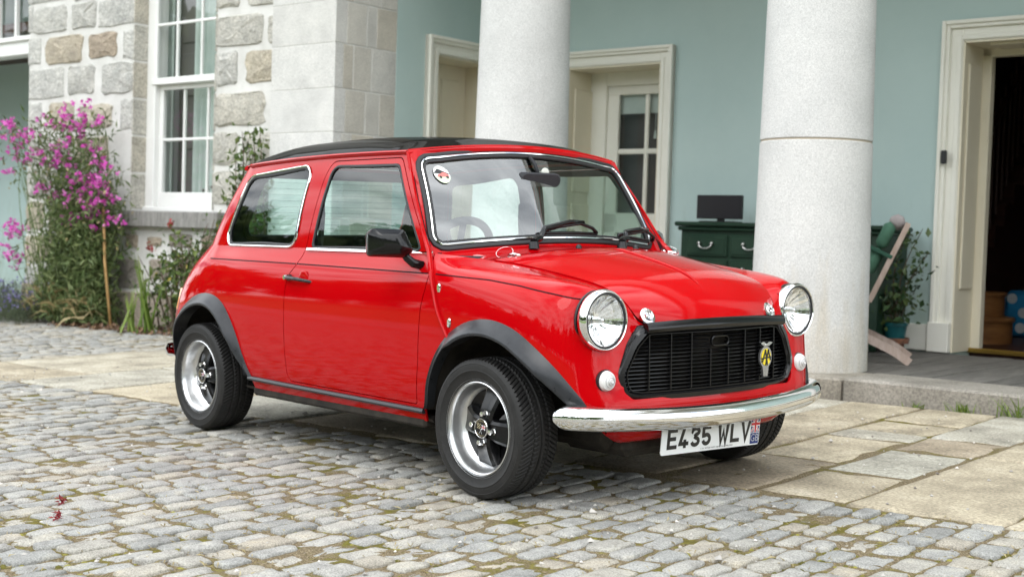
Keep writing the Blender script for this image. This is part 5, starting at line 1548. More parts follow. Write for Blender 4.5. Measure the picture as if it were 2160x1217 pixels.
# round club sticker in the corner of the screen
stc = MB(); c0 = np.array([-.462, 1.142]); rr = .033
def sp_(y, z, lift): 
    p, n_ = ws_path([(y, z)], lift); return p[0]
def disc(pts, lift, mi): stc.add([sp_(y, z, lift) for y, z in pts], [tuple(range(len(pts)))], mi)
tt = np.linspace(0, 2 * np.pi, 28, endpoint=False)
disc([(c0[0] + rr * math.cos(a), c0[1] + rr * 1.02 * math.sin(a)) for a in tt], .0012, 0)
disc([(c0[0] + rr * .92 * math.cos(a), c0[1] - .004 + rr * .92 * math.sin(a)) for a in np.linspace(math.pi * 1.02, 2 * math.pi * .99, 16)], .0018, 1)
disc([(c0[0] - .033, c0[1] + .004), (c0[0] - .012, c0[1] + .022), (c0[0] + .010, c0[1] + .012), (c0[0] + .034, c0[1] + .001), (c0[0] + .02, c0[1] - .0)], .0022, 2)
disc([(c0[0] - .022, c0[1] - .010), (c0[0] - .020, c0[1] - .002), (c0[0] - .006, c0[1] + .002), (c0[0] + .004, c0[1] + .008), (c0[0] + .016, c0[1] + .006), (c0[0] + .026, c0[1] - .001), (c0[0] + .026, c0[1] - .009)], .0026, 3)
for k in (-.010, .018): disc([(c0[0] + k + .0055 * math.cos(a), c0[1] - .011 + .0055 * math.sin(a)) for a in tt[::3]], .003, 2)
M_STG = plain('sticker_green', (0.58, 0.66, 0.48), 0.5)
o = stc.build('windscreen_sticker', None, screen, mats=[plain('sticker_white', (.75, .77, .75), .4), M_STG, M_BLACKCH, plain('sticker_red', (.6, .16, .14), .4)])
o['label'] = 'round sticker with a red car drawing'

# ---------------------------------------------------------------- front: lamps, grille, bumper, plate
def headlamp(m):
    c = np.array([.416, -.516, .637])
    V, F = lathe([(.086, -.050), (.0955, -.032), (.1015, -.018), (.1040, -.008), (.1046, .000), (.1020, .009), (.0975, .016), (.0955, .0175), (.0935, .016), (.0925, .011), (.0905, .0095), (.0885, .012), (.0865, .012), (.0850, .006)], 72, 'x', c)
    lamp = part('headlamp', V, F, M_CHROME, car, m, ang=None)
    V, F = lathe([(.088, -.052), (.1000, -.036), (.0995, -.028), (.0930, -.034)], 64, 'x', c); part('lamp_gasket', V, F, M_RUBBER, lamp, m)
    V, F = lathe([(.0850, .008), (.080, .012), (.065, .0185), (.045, .0235), (.020, .026), (.0, .0265)], 48, 'x', c); part('lamp_lens', V, F, M_LENS, lamp, m)
    V, F = lathe([(.0935, .0090), (.0925, .0142), (.0868, .0146), (.0850, .009)], 60, 'x', c); part('lens_gap_shade', V, F, M_RUBBER, lamp, m)  # black ring paints in the dark gap between rim and lens

    V, F = lathe([(.0860, .004), (.078, -.006), (.062, -.020), (.045, -.032), (.028, -.040), (.016, -.043), (.0, -.043)], 60, 'x', c)
    # faceted reflector
    V = V.copy(); a = np.arctan2(V[:, 2] - c[2], V[:, 1] - c[1]); r = np.hypot(V[:, 2] - c[2], V[:, 1] - c[1])
    V[:, 0] += .003 * np.cos(a * 12) * np.clip((r - .02) / .05, 0, 1) * (np.abs(np.sin(a)) > .25) * (r < .084)
    part('lamp_reflector', V, F, M_REFL, lamp, m, ang=None)
    V, F = lathe([(.011, -.042), (.011, -.012), (.0105, -.008), (.008, -.002), (.0, .001)], 24, 'x', c); part('bulb_shield', V, F, M_CHROME, lamp, m)
    V, F = tube_geo([c + np.array([-.03, .024, -.018]), c + np.array([.002, .022, -.016])], .006, 10); part('side_bulb', V, F, M_LENS, lamp, m)
both(headlamp)

M_CLEARPL = new_mat('frosted_clear_plastic')[0]
_b = M_CLEARPL.node_tree.nodes['Principled BSDF']; _b.inputs['Base Color'].default_value = (.70, .69, .68, 1); _b.inputs['Roughness'].default_value = .12; _b.inputs['Transmission Weight'].default_value = .0; _b.inputs['Coat Weight'].default_value = .6; _b.inputs['IOR'].default_value = 1.3
M_INDLENS = glass_mat('ribbed_clear_lens', (.90, .90, .89), ior=1.75, rough=.06)
M_INDB = plain('pale_lamp_base', (.88, .86, .85), .35)
M_GROOVE_SHADE = plain('lens_groove_shade', (.36, .35, .35), .3)
def indicator(m):
    c = np.array([.428, -.519, .439])
    V, F = lathe([(.037, -.012), (.0375, .006), (.034, .008)], 40, 'x', c); ind = part('front_indicator', V, F, M_RUBBER, car, m)
    pr = [(.0345, .004), (.0345, .010), (.033, .014)]
    for k in range(6):
        r0 = .031 - k * .0048; h = .017 + .017 * (1 - ((5 - k) / 5.5) ** 1.0)
        pr += [(r0, h), (r0 - .0022, h + .0028)]
    pr += [(.003, .036), (.0, .0362)]
    V, F = lathe(pr, 40, 'x', c); part('indicator_lens', V, F, M_CLEARPL, ind, m, ang=30)
    V, F = lathe([(.030, .004), (.0, .004)], 24, 'x', c); part('indicator_base', V, F, M_INDB, ind, m)
    for rr_, hh_ in ((.0275, .0195), (.0205, .0262), (.0135, .0318), (.0070, .0350)):
        V, F = tube_geo([c + np.array([hh_, rr_ * math.cos(a), rr_ * math.sin(a)]) for a in np.linspace(0, 2 * math.pi, 28, endpoint=False)], .0011, 5, closed=True); part('groove_shade_ring', V, F, M_GROOVE_SHADE, ind, m)  # grey rings put the shade of the lens grooves into colour
    V, F = lathe([(.009, .006), (.010, .012), (.007, .018), (.0, .02)], 12, 'x', c); part('indicator_bulb', V, F, M_INDB, ind, m)
both(indicator)

# grille: surround outline in (y, z)
def front_x(y): return .497 - .22 * y * y
GO = rpoly([(-.372, .618), (.372, .618), (.425, .560), (.478, .455), (.462, .385), (.425, .358), (-.425, .358), (-.462, .385), (-.478, .455), (-.425, .560)], [.012, .012, .08, .04, .05, .04, .04, .05, .04, .08], 5)
GI = rpoly([(-.345, .588), (.345, .588), (.392, .545), (.440, .455), (.428, .405), (.405, .390), (-.405, .390), (-.428, .405), (-.440, .455), (-.392, .545)], [.012, .012, .05, .03, .04, .03, .03, .04, .03, .05], 5)
go, gi = resample(GO, .02), None
n = len(go)
cen = np.array([0, .48])
def lerp_out(t):   # between outline and inner outline along rays from the centre
    d = go - cen; lo, hi = np.full(len(go), .3), np.ones(len(go))
    for _ in range(24):
        mid = (lo + hi) / 2; ins_ = sdf(cen + d * mid[:, None], GI) > 0
        lo = np.where(ins_, mid, lo); hi = np.where(ins_, hi, mid)
    return go + (cen + d * lo[:, None] - go) * t
gin = lerp_out(1.0)
def ring_(P2, dx): return [(front_x(y) + dx, y, z) for y, z in P2]
mid1 = go + (gin - go) * .22; mid2 = go + (gin - go) * .70
rings = [ring_(go, -.060), ring_(go, -.022), ring_(mid1, -.004), ring_(mid2, -.002), ring_(gin, -.014), ring_(gin, -.045)]
V = [p for r_ in rings for p in r_]; F = [(i * n + k, i * n + (k + 1) % n, (i + 1) * n + (k + 1) % n, (i + 1) * n + k) for i in range(5) for k in range(n)]
grille = part('grille', V, F, M_GLOSSBLK, car, ang=50)
# thin bead inside the surround
P = np.array(ring_(gin + (cen - gin) * .012, -.012)); V, F = sweep(P, np.tile(np.array([1.0, 0, 0]), (len(P), 1)), round_prof(.006, .004, 6), True); part('grille_bead', V, F, M_GLOSSBLK, grille)
# backing
V = np.array(ring_(go + (gin - go) * .5, -.075)); mesh('grille_backing', V, [tuple(range(n))], M_UNDER, grille)
HOLE = rpoly([(-.045, .535), (.045, .535), (.045, .567), (-.045, .567)], .015, 5)
def slat_spans(z):
    ys = np.linspace(-.46, .46, 461); ins = sdf(np.stack([ys, np.full_like(ys, z)], 1), GI) > .001
    ins &= ~(sdf(np.stack([ys, np.full_like(ys, z)], 1), HOLE) > -.008)
    sp = []; st_ = None
    for y, k in zip(ys, ins):
        if k and st_ is None: st_ = y
        if not k and st_ is not None: sp.append((st_, yp)); st_ = None
        yp = y
    if st_ is not None: sp.append((st_, ys[-1]))
    return sp
zs_ = np.linspace(.398, .582, 15)
for z in zs_:
    sl = MB()
    for a, b in slat_spans(z):
        if b - a < .01: continue
        ys = np.linspace(a, b, 12); P = np.array([(front_x(y) - .026, y, z) for y in ys])
        V, F = sweep(P, np.tile(np.array([1.0, 0, 0]), (12, 1)), [(-.0042, -.012), (-.0028, .004), (0, .0062), (.0022, .004), (.0022, -.012)]); sl.add(V, F)
    o = sl.build('slat', M_GLOSSBLK, grille, True, ang=40)
for k in range(8):
    y = -.336 + k * .096
    zz_ = np.linspace(.36, .62, 131); ins = sdf(np.stack([np.full_like(zz_, y), zz_], 1), GI) > 0
    if abs(y) < .05: ins &= zz_ < .525
    z0, z1 = zz_[ins][0], zz_[ins][-1]
    P = np.array([(front_x(y) - .018, y, z) for z in np.linspace(z0, z1, 6)]); V, F = sweep(P, np.tile(np.array([1.0, 0, 0]), (6, 1)), [(-.0025, -.01), (-.0025, .003), (.0025, .003), (.0025, -.01)]); part('upright', V, F, M_GLOSSBLK, grille, ang=30)
h_ = resample(HOLE, .006); P = np.array([(front_x(y) - .017, y, z) for y, z in h_]); V, F = sweep(P, np.tile(np.array([1.0, 0, 0]), (len(P), 1)), round_prof(.008, .006, 8), True); part('release_hole_rim', V, F, M_GLOSSBLK, grille)
# bonnet lip moulding over the grille
ys = np.linspace(-.368, .368, 50); P = np.stack([.494 - .19 * ys ** 2, ys, .614 - .06 * ys ** 2], 1); nn = np.tile(np.array([.86, 0, .5]), (50, 1))
V, F = sweep(P, nn, [(-.018, -.008), (-.021, .004), (-.016, .014), (-.004, .017), (.010, .013), (.017, .002), (.014, -.008)]); part('bonnet_moulding', V, F, M_GLOSSBLK, bonnet, ang=40)

# club badge on the grille (left half)
bd = MB(); by, bz = .252, .474; bx = front_x(by) + .004
def bpoly(pts, x0, x1, mi):
    n = len(pts); V = [(x0, by + a, bz + b) for a, b in pts] + [(x1, by + a, bz + b) for a, b in pts]
    bd.add(V, [tuple(range(n, 2 * n))] + [(i, (i + 1) % n, n + (i + 1) % n, n + i) for i in range(n)], mi)
circ = lambda r_, n_=28, cy=0, cz=0, a0=0, a1=2 * math.pi: [(cy + r_ * math.cos(a), cz + r_ * math.sin(a)) for a in np.linspace(a0, a1, n_, endpoint=(a1 - a0) < 6)]
out_ = [( .0345 * math.cos(a), .004 + .040 * math.sin(a)) for a in np.linspace(-1.05, math.pi + 1.05, 26)] + [(-.012, -.066), (.012, -.066)]
bpoly(out_, -.008 + bx, bx, 0)
bpoly([(.0265 * math.cos(a), .004 + .031 * math.sin(a)) for a in np.linspace(0, 2 * math.pi, 28, endpoint=False)], bx, bx + .002, 1)
for q in (-1, 1):
    bpoly([(q * .001, .046), (q * .010, .058), (q * .022, .060), (q * .034, .056), (q * .024, .050), (q * .012, .044)], bx - .004, bx + .003, 2)
bpoly(circ(.005, 12, 0, .050), bx - .004, bx + .005, 2)
def stroke(pts, w, x0, x1, mi):
    for (a0, b0), (a1, b1) in zip(pts, pts[1:]):
        d = np.array([a1 - a0, b1 - b0]); l = np.linalg.norm(d); d /= l; n_ = np.array([-d[1], d[0]]) * w / 2; e = d * w * .3
        q = [(a0 + n_[0] - e[0], b0 + n_[1] - e[1]), (a0 - n_[0] - e[0], b0 - n_[1] - e[1]), (a1 - n_[0] + e[0], b1 - n_[1] + e[1]), (a1 + n_[0] + e[0], b1 + n_[1] + e[1])]
        bpoly(q, x0, x1, mi)
stroke([(-.022, -.012), (-.006, .030), (.006, -.024)], .0052, bx + .002, bx + .0042, 3)
stroke([(-.004, -.024), (.010, .030), (.023, -.006)], .0052, bx + .002, bx + .0044, 3)
stroke([(-.026, .000), (.026, .004)], .0045, bx + .002, bx + .0046, 3)
M_BADGE = plain('badge_metal', (0.42, 0.41, 0.40), 0.3, metal=0.9)
o = bd.build('grille_badge', None, grille, mats=[M_BADGE, plain('badge_yellow', (.80, .62, .02), .3, coat=.5), M_CHROME, M_BLACKCH]); o['label'] = 'silver winged badge with letters on a yellow disc'

# bonnet pins and springs
def bonnet_pin(m):
    c = np.array([.437, -.328, .645]); nrm = np.array([.85, -.12, .5]); nrm /= np.linalg.norm(nrm)
    a = np.cross(nrm, [0, 0, 1.0]); a /= np.linalg.norm(a); b = np.cross(a, nrm)
    MM = np.stack([nrm, a, b], 1)
    V, F = lathe([(.0305, -.002), (.0295, .0035), (.020, .0055), (.019, .004), (.0, .004)], 36, 'x'); V = V @ MM.T + c; pn = part('bonnet_pin_plate', V, F, M_CHROME, bonnet, m)
    V, F = lathe([(.015, .003), (.0175, .008), (.0165, .012), (.0135, .010), (.0125, .004)], 30, 'x'); V = V @ MM.T + c; part('bonnet_pin_ring', V, F, M_CHROME, bonnet, m)
    V, F = lathe([(.005, .003), (.0055, .018), (.0, .019)], 12, 'x'); V = V @ MM.T + c; part('bonnet_pin', V, F, M_CHROME, bonnet, m)
    for k in (0.5, 2.6, 4.7):
        V, F = lathe([(.0032, .003), (.003, .0062), (.0, .0066)], 8, 'x', (0, .0245 * math.cos(k), .0245 * math.sin(k))); V = V @ MM.T + c; part('bonnet_pin_screw', V, F, M_CHROME, bonnet, m)
    # spring hook at the bonnet's rear corner, with its wire loop
    c = np.array([-.135, -.428, .8325])
    V, F = lathe([(.032, -.004), (.030, .002), (.0, .003)], 24, 'z'); V = V * np.array([1, .7, 1]) + c; part('bonnet_hinge_plate', V, F, M_CHROME, bonnet, m)
    sp2 = MB()
    for q in (-.018, .006, .022): sp2.box(c + np.array([q - .004, -.010, .0]), c + np.array([q + .004, .010, .012]))
    sp2.tube([c + np.array([-.03, 0, .008]), c + np.array([-.01, .012, .016]), c + np.array([.012, -.010, .014]), c + np.array([.034, 0, .009])], .0035, 6)
    V = np.array(sp2.v); part('bonnet_hinge_clip', V, sp2.f, M_CHROME, bonnet, m)
    t = np.linspace(0, 2 * math.pi, 30, endpoint=False)
    loop = [c + np.array([-.03 + .045 * math.cos(a), -.02 + .012 * math.sin(a), .014 + .020 * math.sin(a) + .004]) for a in t]
    V, F = tube_geo(loop, .0009, 5, closed=True); part('safety_wire', V, F, M_CHROME, bonnet, m)
both(bonnet_pin)
# washer jets
for y, x in ((-.10, -.135), (.22, -.14)):
    V, F = lathe([(.012, -.004), (.011, .006), (.005, .012), (.0, .013)], 14, 'z', (x, y, .872 - .06 * y * y - .004)); part('washer_jet', V, F, M_GLOSSBLK, car)

# wipers
def wiper(y0, yend):
    x0 = -.235 - .1 * y0 * y0; z0 = .878 - .09 * y0 * y0
    wp = MB(); wp.tube([(x0, y0, z0 - .01), (x0, y0, z0 + .016)], [.022, .017], 14)
    wp.tube([(x0, y0, z0 + .014), (x0 - .012, y0 + .02, z0 + .024), (x0 - .02, y0 + .05, z0 + .028)], [.016, .015, .013], 10)
    piv = wp.build('wiper', M_GLOSSBLK, car, True, ang=40)
    def on_scr(y, z, l): return ws_path([(y, z)], l)[0][0]
    zb = lambda y: ws_zb(y) + .018
    yc = (y0 + .05 + yend) / 2 + .05
    arm = MB(); arm.tube([(x0 - .02, y0 + .05, z0 + .028), on_scr(y0 + .12, zb(y0 + .12) + .010, .024), on_scr(yc - .03, zb(yc) + .030, .034), on_scr(yc + .05, zb(yc) + .030, .030)], [.012, .011, .0095, .008], 8); arm.build('wiper_arm', M_GLOSSBLK, piv, True)
    a, b = yc - .17, yend
    fr = MB(); fr.tube([on_scr(a, zb(a) + .004, .010), on_scr(yc - .09, zb(yc) + .016, .022), on_scr(yc + .03, zb(yc) + .026, .030), on_scr(yc + .10, zb(yc + .1) + .014, .022), on_scr(b, zb(b) + .002, .010)], .0075, 6)
    fr.tube([on_scr(y, zb(y), .007) for y in np.linspace(a, b, 10)], .0065, 6); fr.build('wiper_blade', M_GLOSSBLK, piv, True)
wiper(-.235, .18); wiper(.245, .60)

# front bumper: C-section chrome bar
half = catmull([(.519, 0), (.517, .10), (.511, .20), (.501, .31), (.487, .42), (.469, .53), (.450, .588), (.431, .630), (.410, .655), (.387, .669), (.365, .674)], 6)
full = np.vstack([half[::-1] * np.array([1, -1]), half[1:]])
full = resample(full, .0185, False); nb = len(full)
BP = np.stack([full[:, 0], full[:, 1], .297 + .030 * (full[:, 1] / .7) ** 2], 1); bu = np.linspace(-1, 1, nb)
T_ = np.gradient(BP, axis=0); T_ /= np.linalg.norm(T_, axis=1, keepdims=True); nn = np.stack([T_[:, 1], -T_[:, 0], 0 * T_[:, 0]], 1); nn *= np.sign(nn[:, :1] + 1e-9)
prof = [(-.035, -.024), (-.040, -.010), (-.038, .004), (-.030, .016), (-.016, .023), (0, .025), (.016, .023), (.030, .016), (.038, .004), (.040, -.010), (.035, -.024), (.029, -.018), (.024, .010), (0, .020), (-.024, .010), (-.029, -.018)]
V, F = sweep(BP, nn, prof)
V = V.reshape(nb, 16, 3)
for i in range(nb):   # rounded ends
    e = max(0, (abs(bu[i]) - .968) / .032); k = math.sqrt(max(0.0, 1 - min(1, e) ** 2))
    c_ = BP[i]; V[i] = c_ + (V[i] - c_) * np.array([1, 1, max(.2, .62 + .38 * k)])
V = V.reshape(-1, 3)
bumper = part('front_bumper', V, F, M_CHROME, car, ang=60)
# rear bumper
BP2 = []
for t_ in np.linspace(-1, 1, 61):
    y = .680 * t_; a = abs(t_); x = -2.475 + .06 * y * y * 1.2
    if a > .84: x += .10 * ((a - .84) / .16) ** 2
    BP2.append((x, y, .352))
BP2 = np.array(BP2); T_ = np.gradient(BP2, axis=0); T_ /= np.linalg.norm(T_, axis=1, keepdims=True); nn = np.stack([-T_[:, 1], T_[:, 0], 0 * T_[:, 0]], 1)
V, F = sweep(BP2, nn, prof); part('rear_bumper', V, F, M_CHROME, car, ang=60)
# red valance below the front bumper
VG = []
for y in np.linspace(-.50, .50, 41):
    a = abs(y) / .50; zb_ = .215 + .0 * y + .075 * max(0, (a - .80) / .20) ** 1.6
    x0 = .478 - .2 * y * y
    VG.append([(x0 - .004, y, .300), (x0 + .000, y, .285), (x0 - .010, y, .255), (x0 - .040, y, zb_ + .010), (x0 - .060, y, zb_), (x0 - .075, y, zb_ + .004)])
VG = np.array(VG); V = VG.reshape(-1, 3); part('front_valance', V, grid_faces(41, 6), M_RED, car, ang=50)
# tail lamps
def tail(m):
    P0 = MB()
    for z0, z1, mi in ((.335, .43, 2), (.432, .535, 1), (.537, .640, 0)):
        V = []
        for z in (z0, z1):
            xo = np.interp(z, [.33, .45, .55, .64], [-2.385, -2.385, -2.362, -2.318])
            for dx, y in ((.03, -.655), (-.035, -.640), (-.050, -.60), (-.055, -.565), (.02, -.545)): V.append((xo + dx + .022, y + .012, z))
        P0.add(V, [(0, 1, 2, 3, 4), (5, 6, 7, 8, 9)] + [(i, (i + 1) % 5, 5 + (i + 1) % 5, 5 + i) for i in range(5)], mi)
    V = mir(P0.v, m); o = mesh('tail_lamp', V, P0.f, None, car, False, fmat=P0.m, mats=[M_AMBER, M_REDLENS, M_CLEARPL]); fix_normals(o)
both(tail)

# number plate
PLX = .462; pc = np.array([PLX, -.012, .2175])
def plate_pts(P2, lift):      # (a to the viewer's right = +y, b up) slightly leaning
    P2 = np.asarray(P2, float); return np.stack([pc[0] + lift + .10 * P2[:, 1], pc[1] + P2[:, 0], pc[2] + P2[:, 1] - .022 * P2[:, 0]], 1)
out2 = rpoly([(-.265, -.056), (.265, -.056), (.265, .056), (-.265, .056)], .010, 5); n = len(out2)
V = np.vstack([plate_pts(out2, -.002), plate_pts(out2, .001)]); F = [tuple(range(n))[::-1], tuple(range(n, 2 * n))] + [(i, (i + 1) % n, n + (i + 1) % n, n + i) for i in range(n)]
plate = part('number_plate', V, F, M_WHITEP, car, smooth=False, ang=None); plate['label'] = 'white number plate reading E435 WLV'
def strokes(pls, w):
    """thick polylines -> list of quads (mitred enough for block letters)"""
    out = []
    for pl in pls:
        pl = np.asarray(pl, float)
        d = np.diff(pl, axis=0); d /= np.linalg.norm(d, axis=1, keepdims=True); nr = np.stack([-d[:, 1], d[:, 0]], 1)
        L_, R_ = [], []
        for i in range(len(pl)):
            if i == 0: mvec, k = nr[0], 1
            elif i == len(pl) - 1: mvec, k = nr[-1], 1
            else:
                mvec = nr[i - 1] + nr[i]; mvec /= np.linalg.norm(mvec); k = 1 / max(.5, mvec @ nr[i])
            L_.append(pl[i] + mvec * w / 2 * k); R_.append(pl[i] - mvec * w / 2 * k)
        out += [[L_[i], R_[i], R_[i + 1], L_[i + 1]] for i in range(len(pl) - 1)]
    return out
def arcp(cx, cy, rx, ry, a0, a1, n=10): return [(cx + rx * math.cos(R(a)), cy + ry * math.sin(R(a))) for a in np.linspace(a0, a1, n)]
W_, H_, t_ = .0495, .072, .0138
h, q = H_ - t_, t_ / 2
GLY = {
 'E': [[(W_, q), (q, q), (q, H_ - q), (W_, H_ - q)], [(q, H_ / 2), (W_ * .88, H_ / 2)]],
 '4': [[(W_ * .62, 0), (W_ * .62, H_ * .42)], [(W_, H_ * .22), (q * .9, H_ * .22), (W_ * .52, H_)]],
 '3': [[(0 + q, H_ * .78)] + arcp(W_ / 2, H_ * .75, W_ / 2 - q, H_ * .25 - q, 170, -80, 10) + [(W_ * .38, H_ * .52)], [(W_ * .38, H_ * .52)] + arcp(W_ / 2, H_ * .27, W_ / 2 - q, H_ * .27 - q, 80, -170, 10)],
 '5': [[(W_ * .92, H_ - q), (q * 1.1, H_ - q), (q * 1.1, H_ * .50)] + arcp(W_ / 2 - .001, H_ * .32, W_ / 2 - q, H_ * .32 - q, 125, -165, 14)],
 'W': [[(q * .8, H_), (W_ * .28, 0), (W_ * .5, H_ * .62), (W_ * .72, 0), (W_ - q * .8, H_)]],
 'L': [[(q, H_), (q, q), (W_, q)]],
 'V': [[(q * .6, H_), (W_ / 2, q * .6), (W_ - q * .6, H_)]],
}
xcur = -.236
for ch in 'E435 WLV':
    if ch == ' ': xcur += .027; continue
    wsc = 1.18 if ch == 'W' else 1.0
    mbx = MB()
    for qd in strokes(GLY[ch], t_):
        P2 = [(xcur + a * wsc, -.0375 + b) for a, b in qd]
        a_, b_ = plate_pts(P2, .0014), plate_pts(P2, .0024); mbx.add(np.vstack([a_, b_]), [(4, 5, 6, 7), (0, 1, 5, 4), (1, 2, 6, 5), (2, 3, 7, 6), (3, 0, 4, 7)])
    mbx.build('character', M_BLACKCH, plate)
    xcur += W_ * wsc + .0105
V, F = glyph_mesh('F. W. MOTOR PARTS, NEWTON-LE-WILLOWS', .0085, .0001); P3 = plate_pts(V[:, :2] + np.array([.03, -.0475]), .0016); tag(mesh('plate_small_print', P3, F, M_BLACKCH, plate), kind='stuff')
# flag sticker with the letters GB at the plate's right end
fg = MB(); fx0, fx1, fz0, fz1 = .214, .262, -.010, .052
def fq(pts, l, mi): fg.add(plate_pts(pts, l), [tuple(range(len(pts)))], mi)
fq([(fx0, fz0), (fx1, fz0), (fx1, fz1), (fx0, fz1)], .0014, 0)
cxm, czm = (fx0 + fx1) / 2, (fz0 + fz1) / 2
def fband(a, b, w, l, mi):
    a, b = np.array(a), np.array(b); d = (b - a) / np.linalg.norm(b - a); n_ = np.array([-d[1], d[0]]) * w / 2; fq([a + n_, a - n_, b - n_, b + n_], l, mi)
ins_ = .003
for (a, b) in (((fx0 + ins_, fz0 + ins_), (fx1 - ins_, fz1 - ins_)), ((fx0 + ins_, fz1 - ins_), (fx1 - ins_, fz0 + ins_))): fband(a, b, .009, .0018, 1); fband(a, b, .0035, .0020, 2)
fband((cxm, fz0), (cxm, fz1), .016, .0023, 1); fband((fx0, czm), (fx1, czm), .016, .0024, 1); fband((cxm, fz0), (cxm, fz1), .009, .0027, 2); fband((fx0, czm), (fx1, czm), .009, .0028, 2)
fq([(fx0, -.052), (fx1, -.052), (fx1, fz0 - .002), (fx0, fz0 - .002)], .0014, 0)
V, F = glyph_mesh('GB', .036, .0002); P3 = plate_pts(V[:, :2] * np.array([1.0, 1.1]) + np.array([cxm, -.031]), .0020); fg.add(P3, F, 1)
o = fg.build('flag_sticker', None, plate, mats=[M_FLAGBLUE, M_WHITEP, M_FLAGRED]); o['label'] = 'union flag and GB sticker'
for a in (-.19, .10): 
    V, F = lathe([(.005, -.001), (.0045, .003), (.0, .004)], 10, 'x'); p_ = plate_pts([(a, .040)], 0)[0]; part('plate_screw', V + p_, F, M_WHITEP, plate)
# ================================================================ things on the porch
def at_house(o):
    o.matrix_world = BM; return o
def thing(name, label, cat, group=None):
    return at_house(empty(name, (0, 0, 0), label, cat, group))

M_GREEN = noisy('dark_green_furniture_paint', [(0.3, (0.010, 0.030, 0.018)), (0.7, (0.018, 0.045, 0.026))], 6, rough=(.3, .45), bump=.08)
chest = thing('chest_of_drawers', 'dark green painted chest of drawers with metal handles between the columns', 'chest')
c0, c1, cf, cbk, ct = -2.66, -1.04, 4.55, 5.05, 1.052
q = MB(); q.bbox((c0, cf + .02, FH + .08), (c1, cbk, ct - .06), .008); q.build('carcass', M_GREEN, chest)
q = MB(); q.bbox((c0 - .04, cf - .03, ct - .035), (c1 + .04, cbk, ct), .012); q.bbox((c0 - .02, cf - .012, ct - .068), (c1 + .02, cbk, ct - .037), .012); q.build('top_board', M_GREEN, chest)
for a in (c0 + .04, c1 - .04):
    for b_ in (cf + .06, cbk - .05):
        q = MB(); q.tube([(a, b_, FH), (a, b_, FH + .09)], [.026, .036], 10); q.build('foot', M_GREEN, chest, True)
M_PEWTER = plain('pewter_handle', (.62, .62, .60), .3, metal=1)
nd = 4; wd = (c1 - c0 - .10) / nd
for r_ in range(4):
    h1 = ct - .095 - r_ * .185; h0 = h1 - .165
    for k in range(nd):
        a0 = c0 + .05 + k * wd + .012; a1 = a0 + wd - .024
        q = MB(); q.bbox((a0, cf + .004, h0), (a1, cf + .03, h1), .006); q.bbox((a0 + .018, cf - .002, h0 + .018), (a1 - .018, cf + .01, h1 - .018), .004); dr = q.build('drawer', M_GREEN, chest)
        m_ = (a0 + a1) / 2; hm = (h0 + h1) / 2
        q = MB(); q.tube([(m_ - .055, cf - .018, hm + .016), (m_ - .05, cf - .022, hm - .008), (m_ - .02, cf - .024, hm - .022), (m_ + .02, cf - .024, hm - .022), (m_ + .05, cf - .022, hm - .008), (m_ + .055, cf - .018, hm + .016)], .006, 8)
        for s in (-1, 1): q.tube([(m_ + s * .055, cf - .004, hm + .016), (m_ + s * .055, cf - .026, hm + .016)], [.014, .011], 10)
        q.build('handle', M_PEWTER, dr, True)
tv = thing('flat_monitor', 'small black flat monitor standing on the dark green chest', 'monitor')
q = MB(); q.bbox((-2.635, 4.74, 1.080), (-2.238, 4.775, 1.264), .005); q.build('casing', plain('monitor_casing', (.012, .011, .013), .4), tv)
mesh('screen', [(-2.625, 4.7385, 1.090), (-2.248, 4.7385, 1.090), (-2.248, 4.7385, 1.256), (-2.625, 4.7385, 1.256)], [(0, 1, 2, 3)], plain('dark_screen', (.018, .016, .02), .28), tv)
q = MB(); q.bbox((-2.60, 4.72, ct), (-2.28, 4.84, ct + .012), .004); q.bbox((-2.46, 4.755, ct + .01), (-2.41, 4.80, 1.1), .004); q.build('stand', plain('monitor_stand', (.012, .012, .013), .35), tv)

# steamer chair
M_CHWOOD = noisy('weathered_pink_wood', [(0.3, (0.34, 0.25, 0.20)), (0.7, (0.52, 0.42, 0.37))], 6, rough=(.6, .8), bump=.2, stretch=(4, 4, 1))
M_CUSH = noisy('green_cushion_canvas', [(0.3, (0.050, 0.130, 0.085)), (0.7, (0.085, 0.19, 0.13))], 12, rough=(.8, .95), bump=.3)
chair = thing('folding_chair', 'wooden folding chair with green cushion leaning behind the right column', 'chair')
def plank(p0, p1, w, t, name, mat, parent, axis=(0, 1, 0)):
    p0, p1 = np.array(p0, float), np.array(p1, float); d = p1 - p0; L_ = np.linalg.norm(d); d /= L_
    ax = np.array(axis, float); n = np.cross(d, ax); n /= np.linalg.norm(n); ax = np.cross(n, d)
    V = []
    for l in (0, L_):
        for s1 in (-1, 1):
            for s2 in (-1, 1): V.append(p0 + d * l + ax * s1 * w / 2 + n * s2 * t / 2)
    m_ = MB(); m_.add(V, [(0, 1, 3, 2), (4, 6, 7, 5), (0, 4, 5, 1), (2, 3, 7, 6), (0, 2, 6, 4), (1, 5, 7, 3)])
    return m_.build(name, mat, parent)
for b_ in (3.87, 4.36):
    s = -(b_ - 3.87) * .0
    plank((-.545, b_, 1.06), (-.765, b_, .555), .022, .032, 'back_rail', M_CHWOOD, chair)
    plank((-.765, b_, .555), (-1.30, b_, .50), .025, .045, 'seat_rail', M_CHWOOD, chair)
    P = catmull([(-1.10, b_, .52), (-.90, b_, .385), (-.74, b_, .31), (-.60, b_, .245), (-.50, b_, .178)], 5)
    m_ = MB(); V, F = sweep(P, np.tile(np.array([.45, 0, .89]), (len(P), 1)), [(-.012, -.026), (.012, -.026), (.012, .026), (-.012, .026)]); m_.add(V, F); m_.build('rear_leg', M_CHWOOD, chair, True, ang=40)
    plank((-.80, b_ + .03, .50), (-1.28, b_ + .03, .185), .022, .045, 'front_leg', M_CHWOOD, chair)
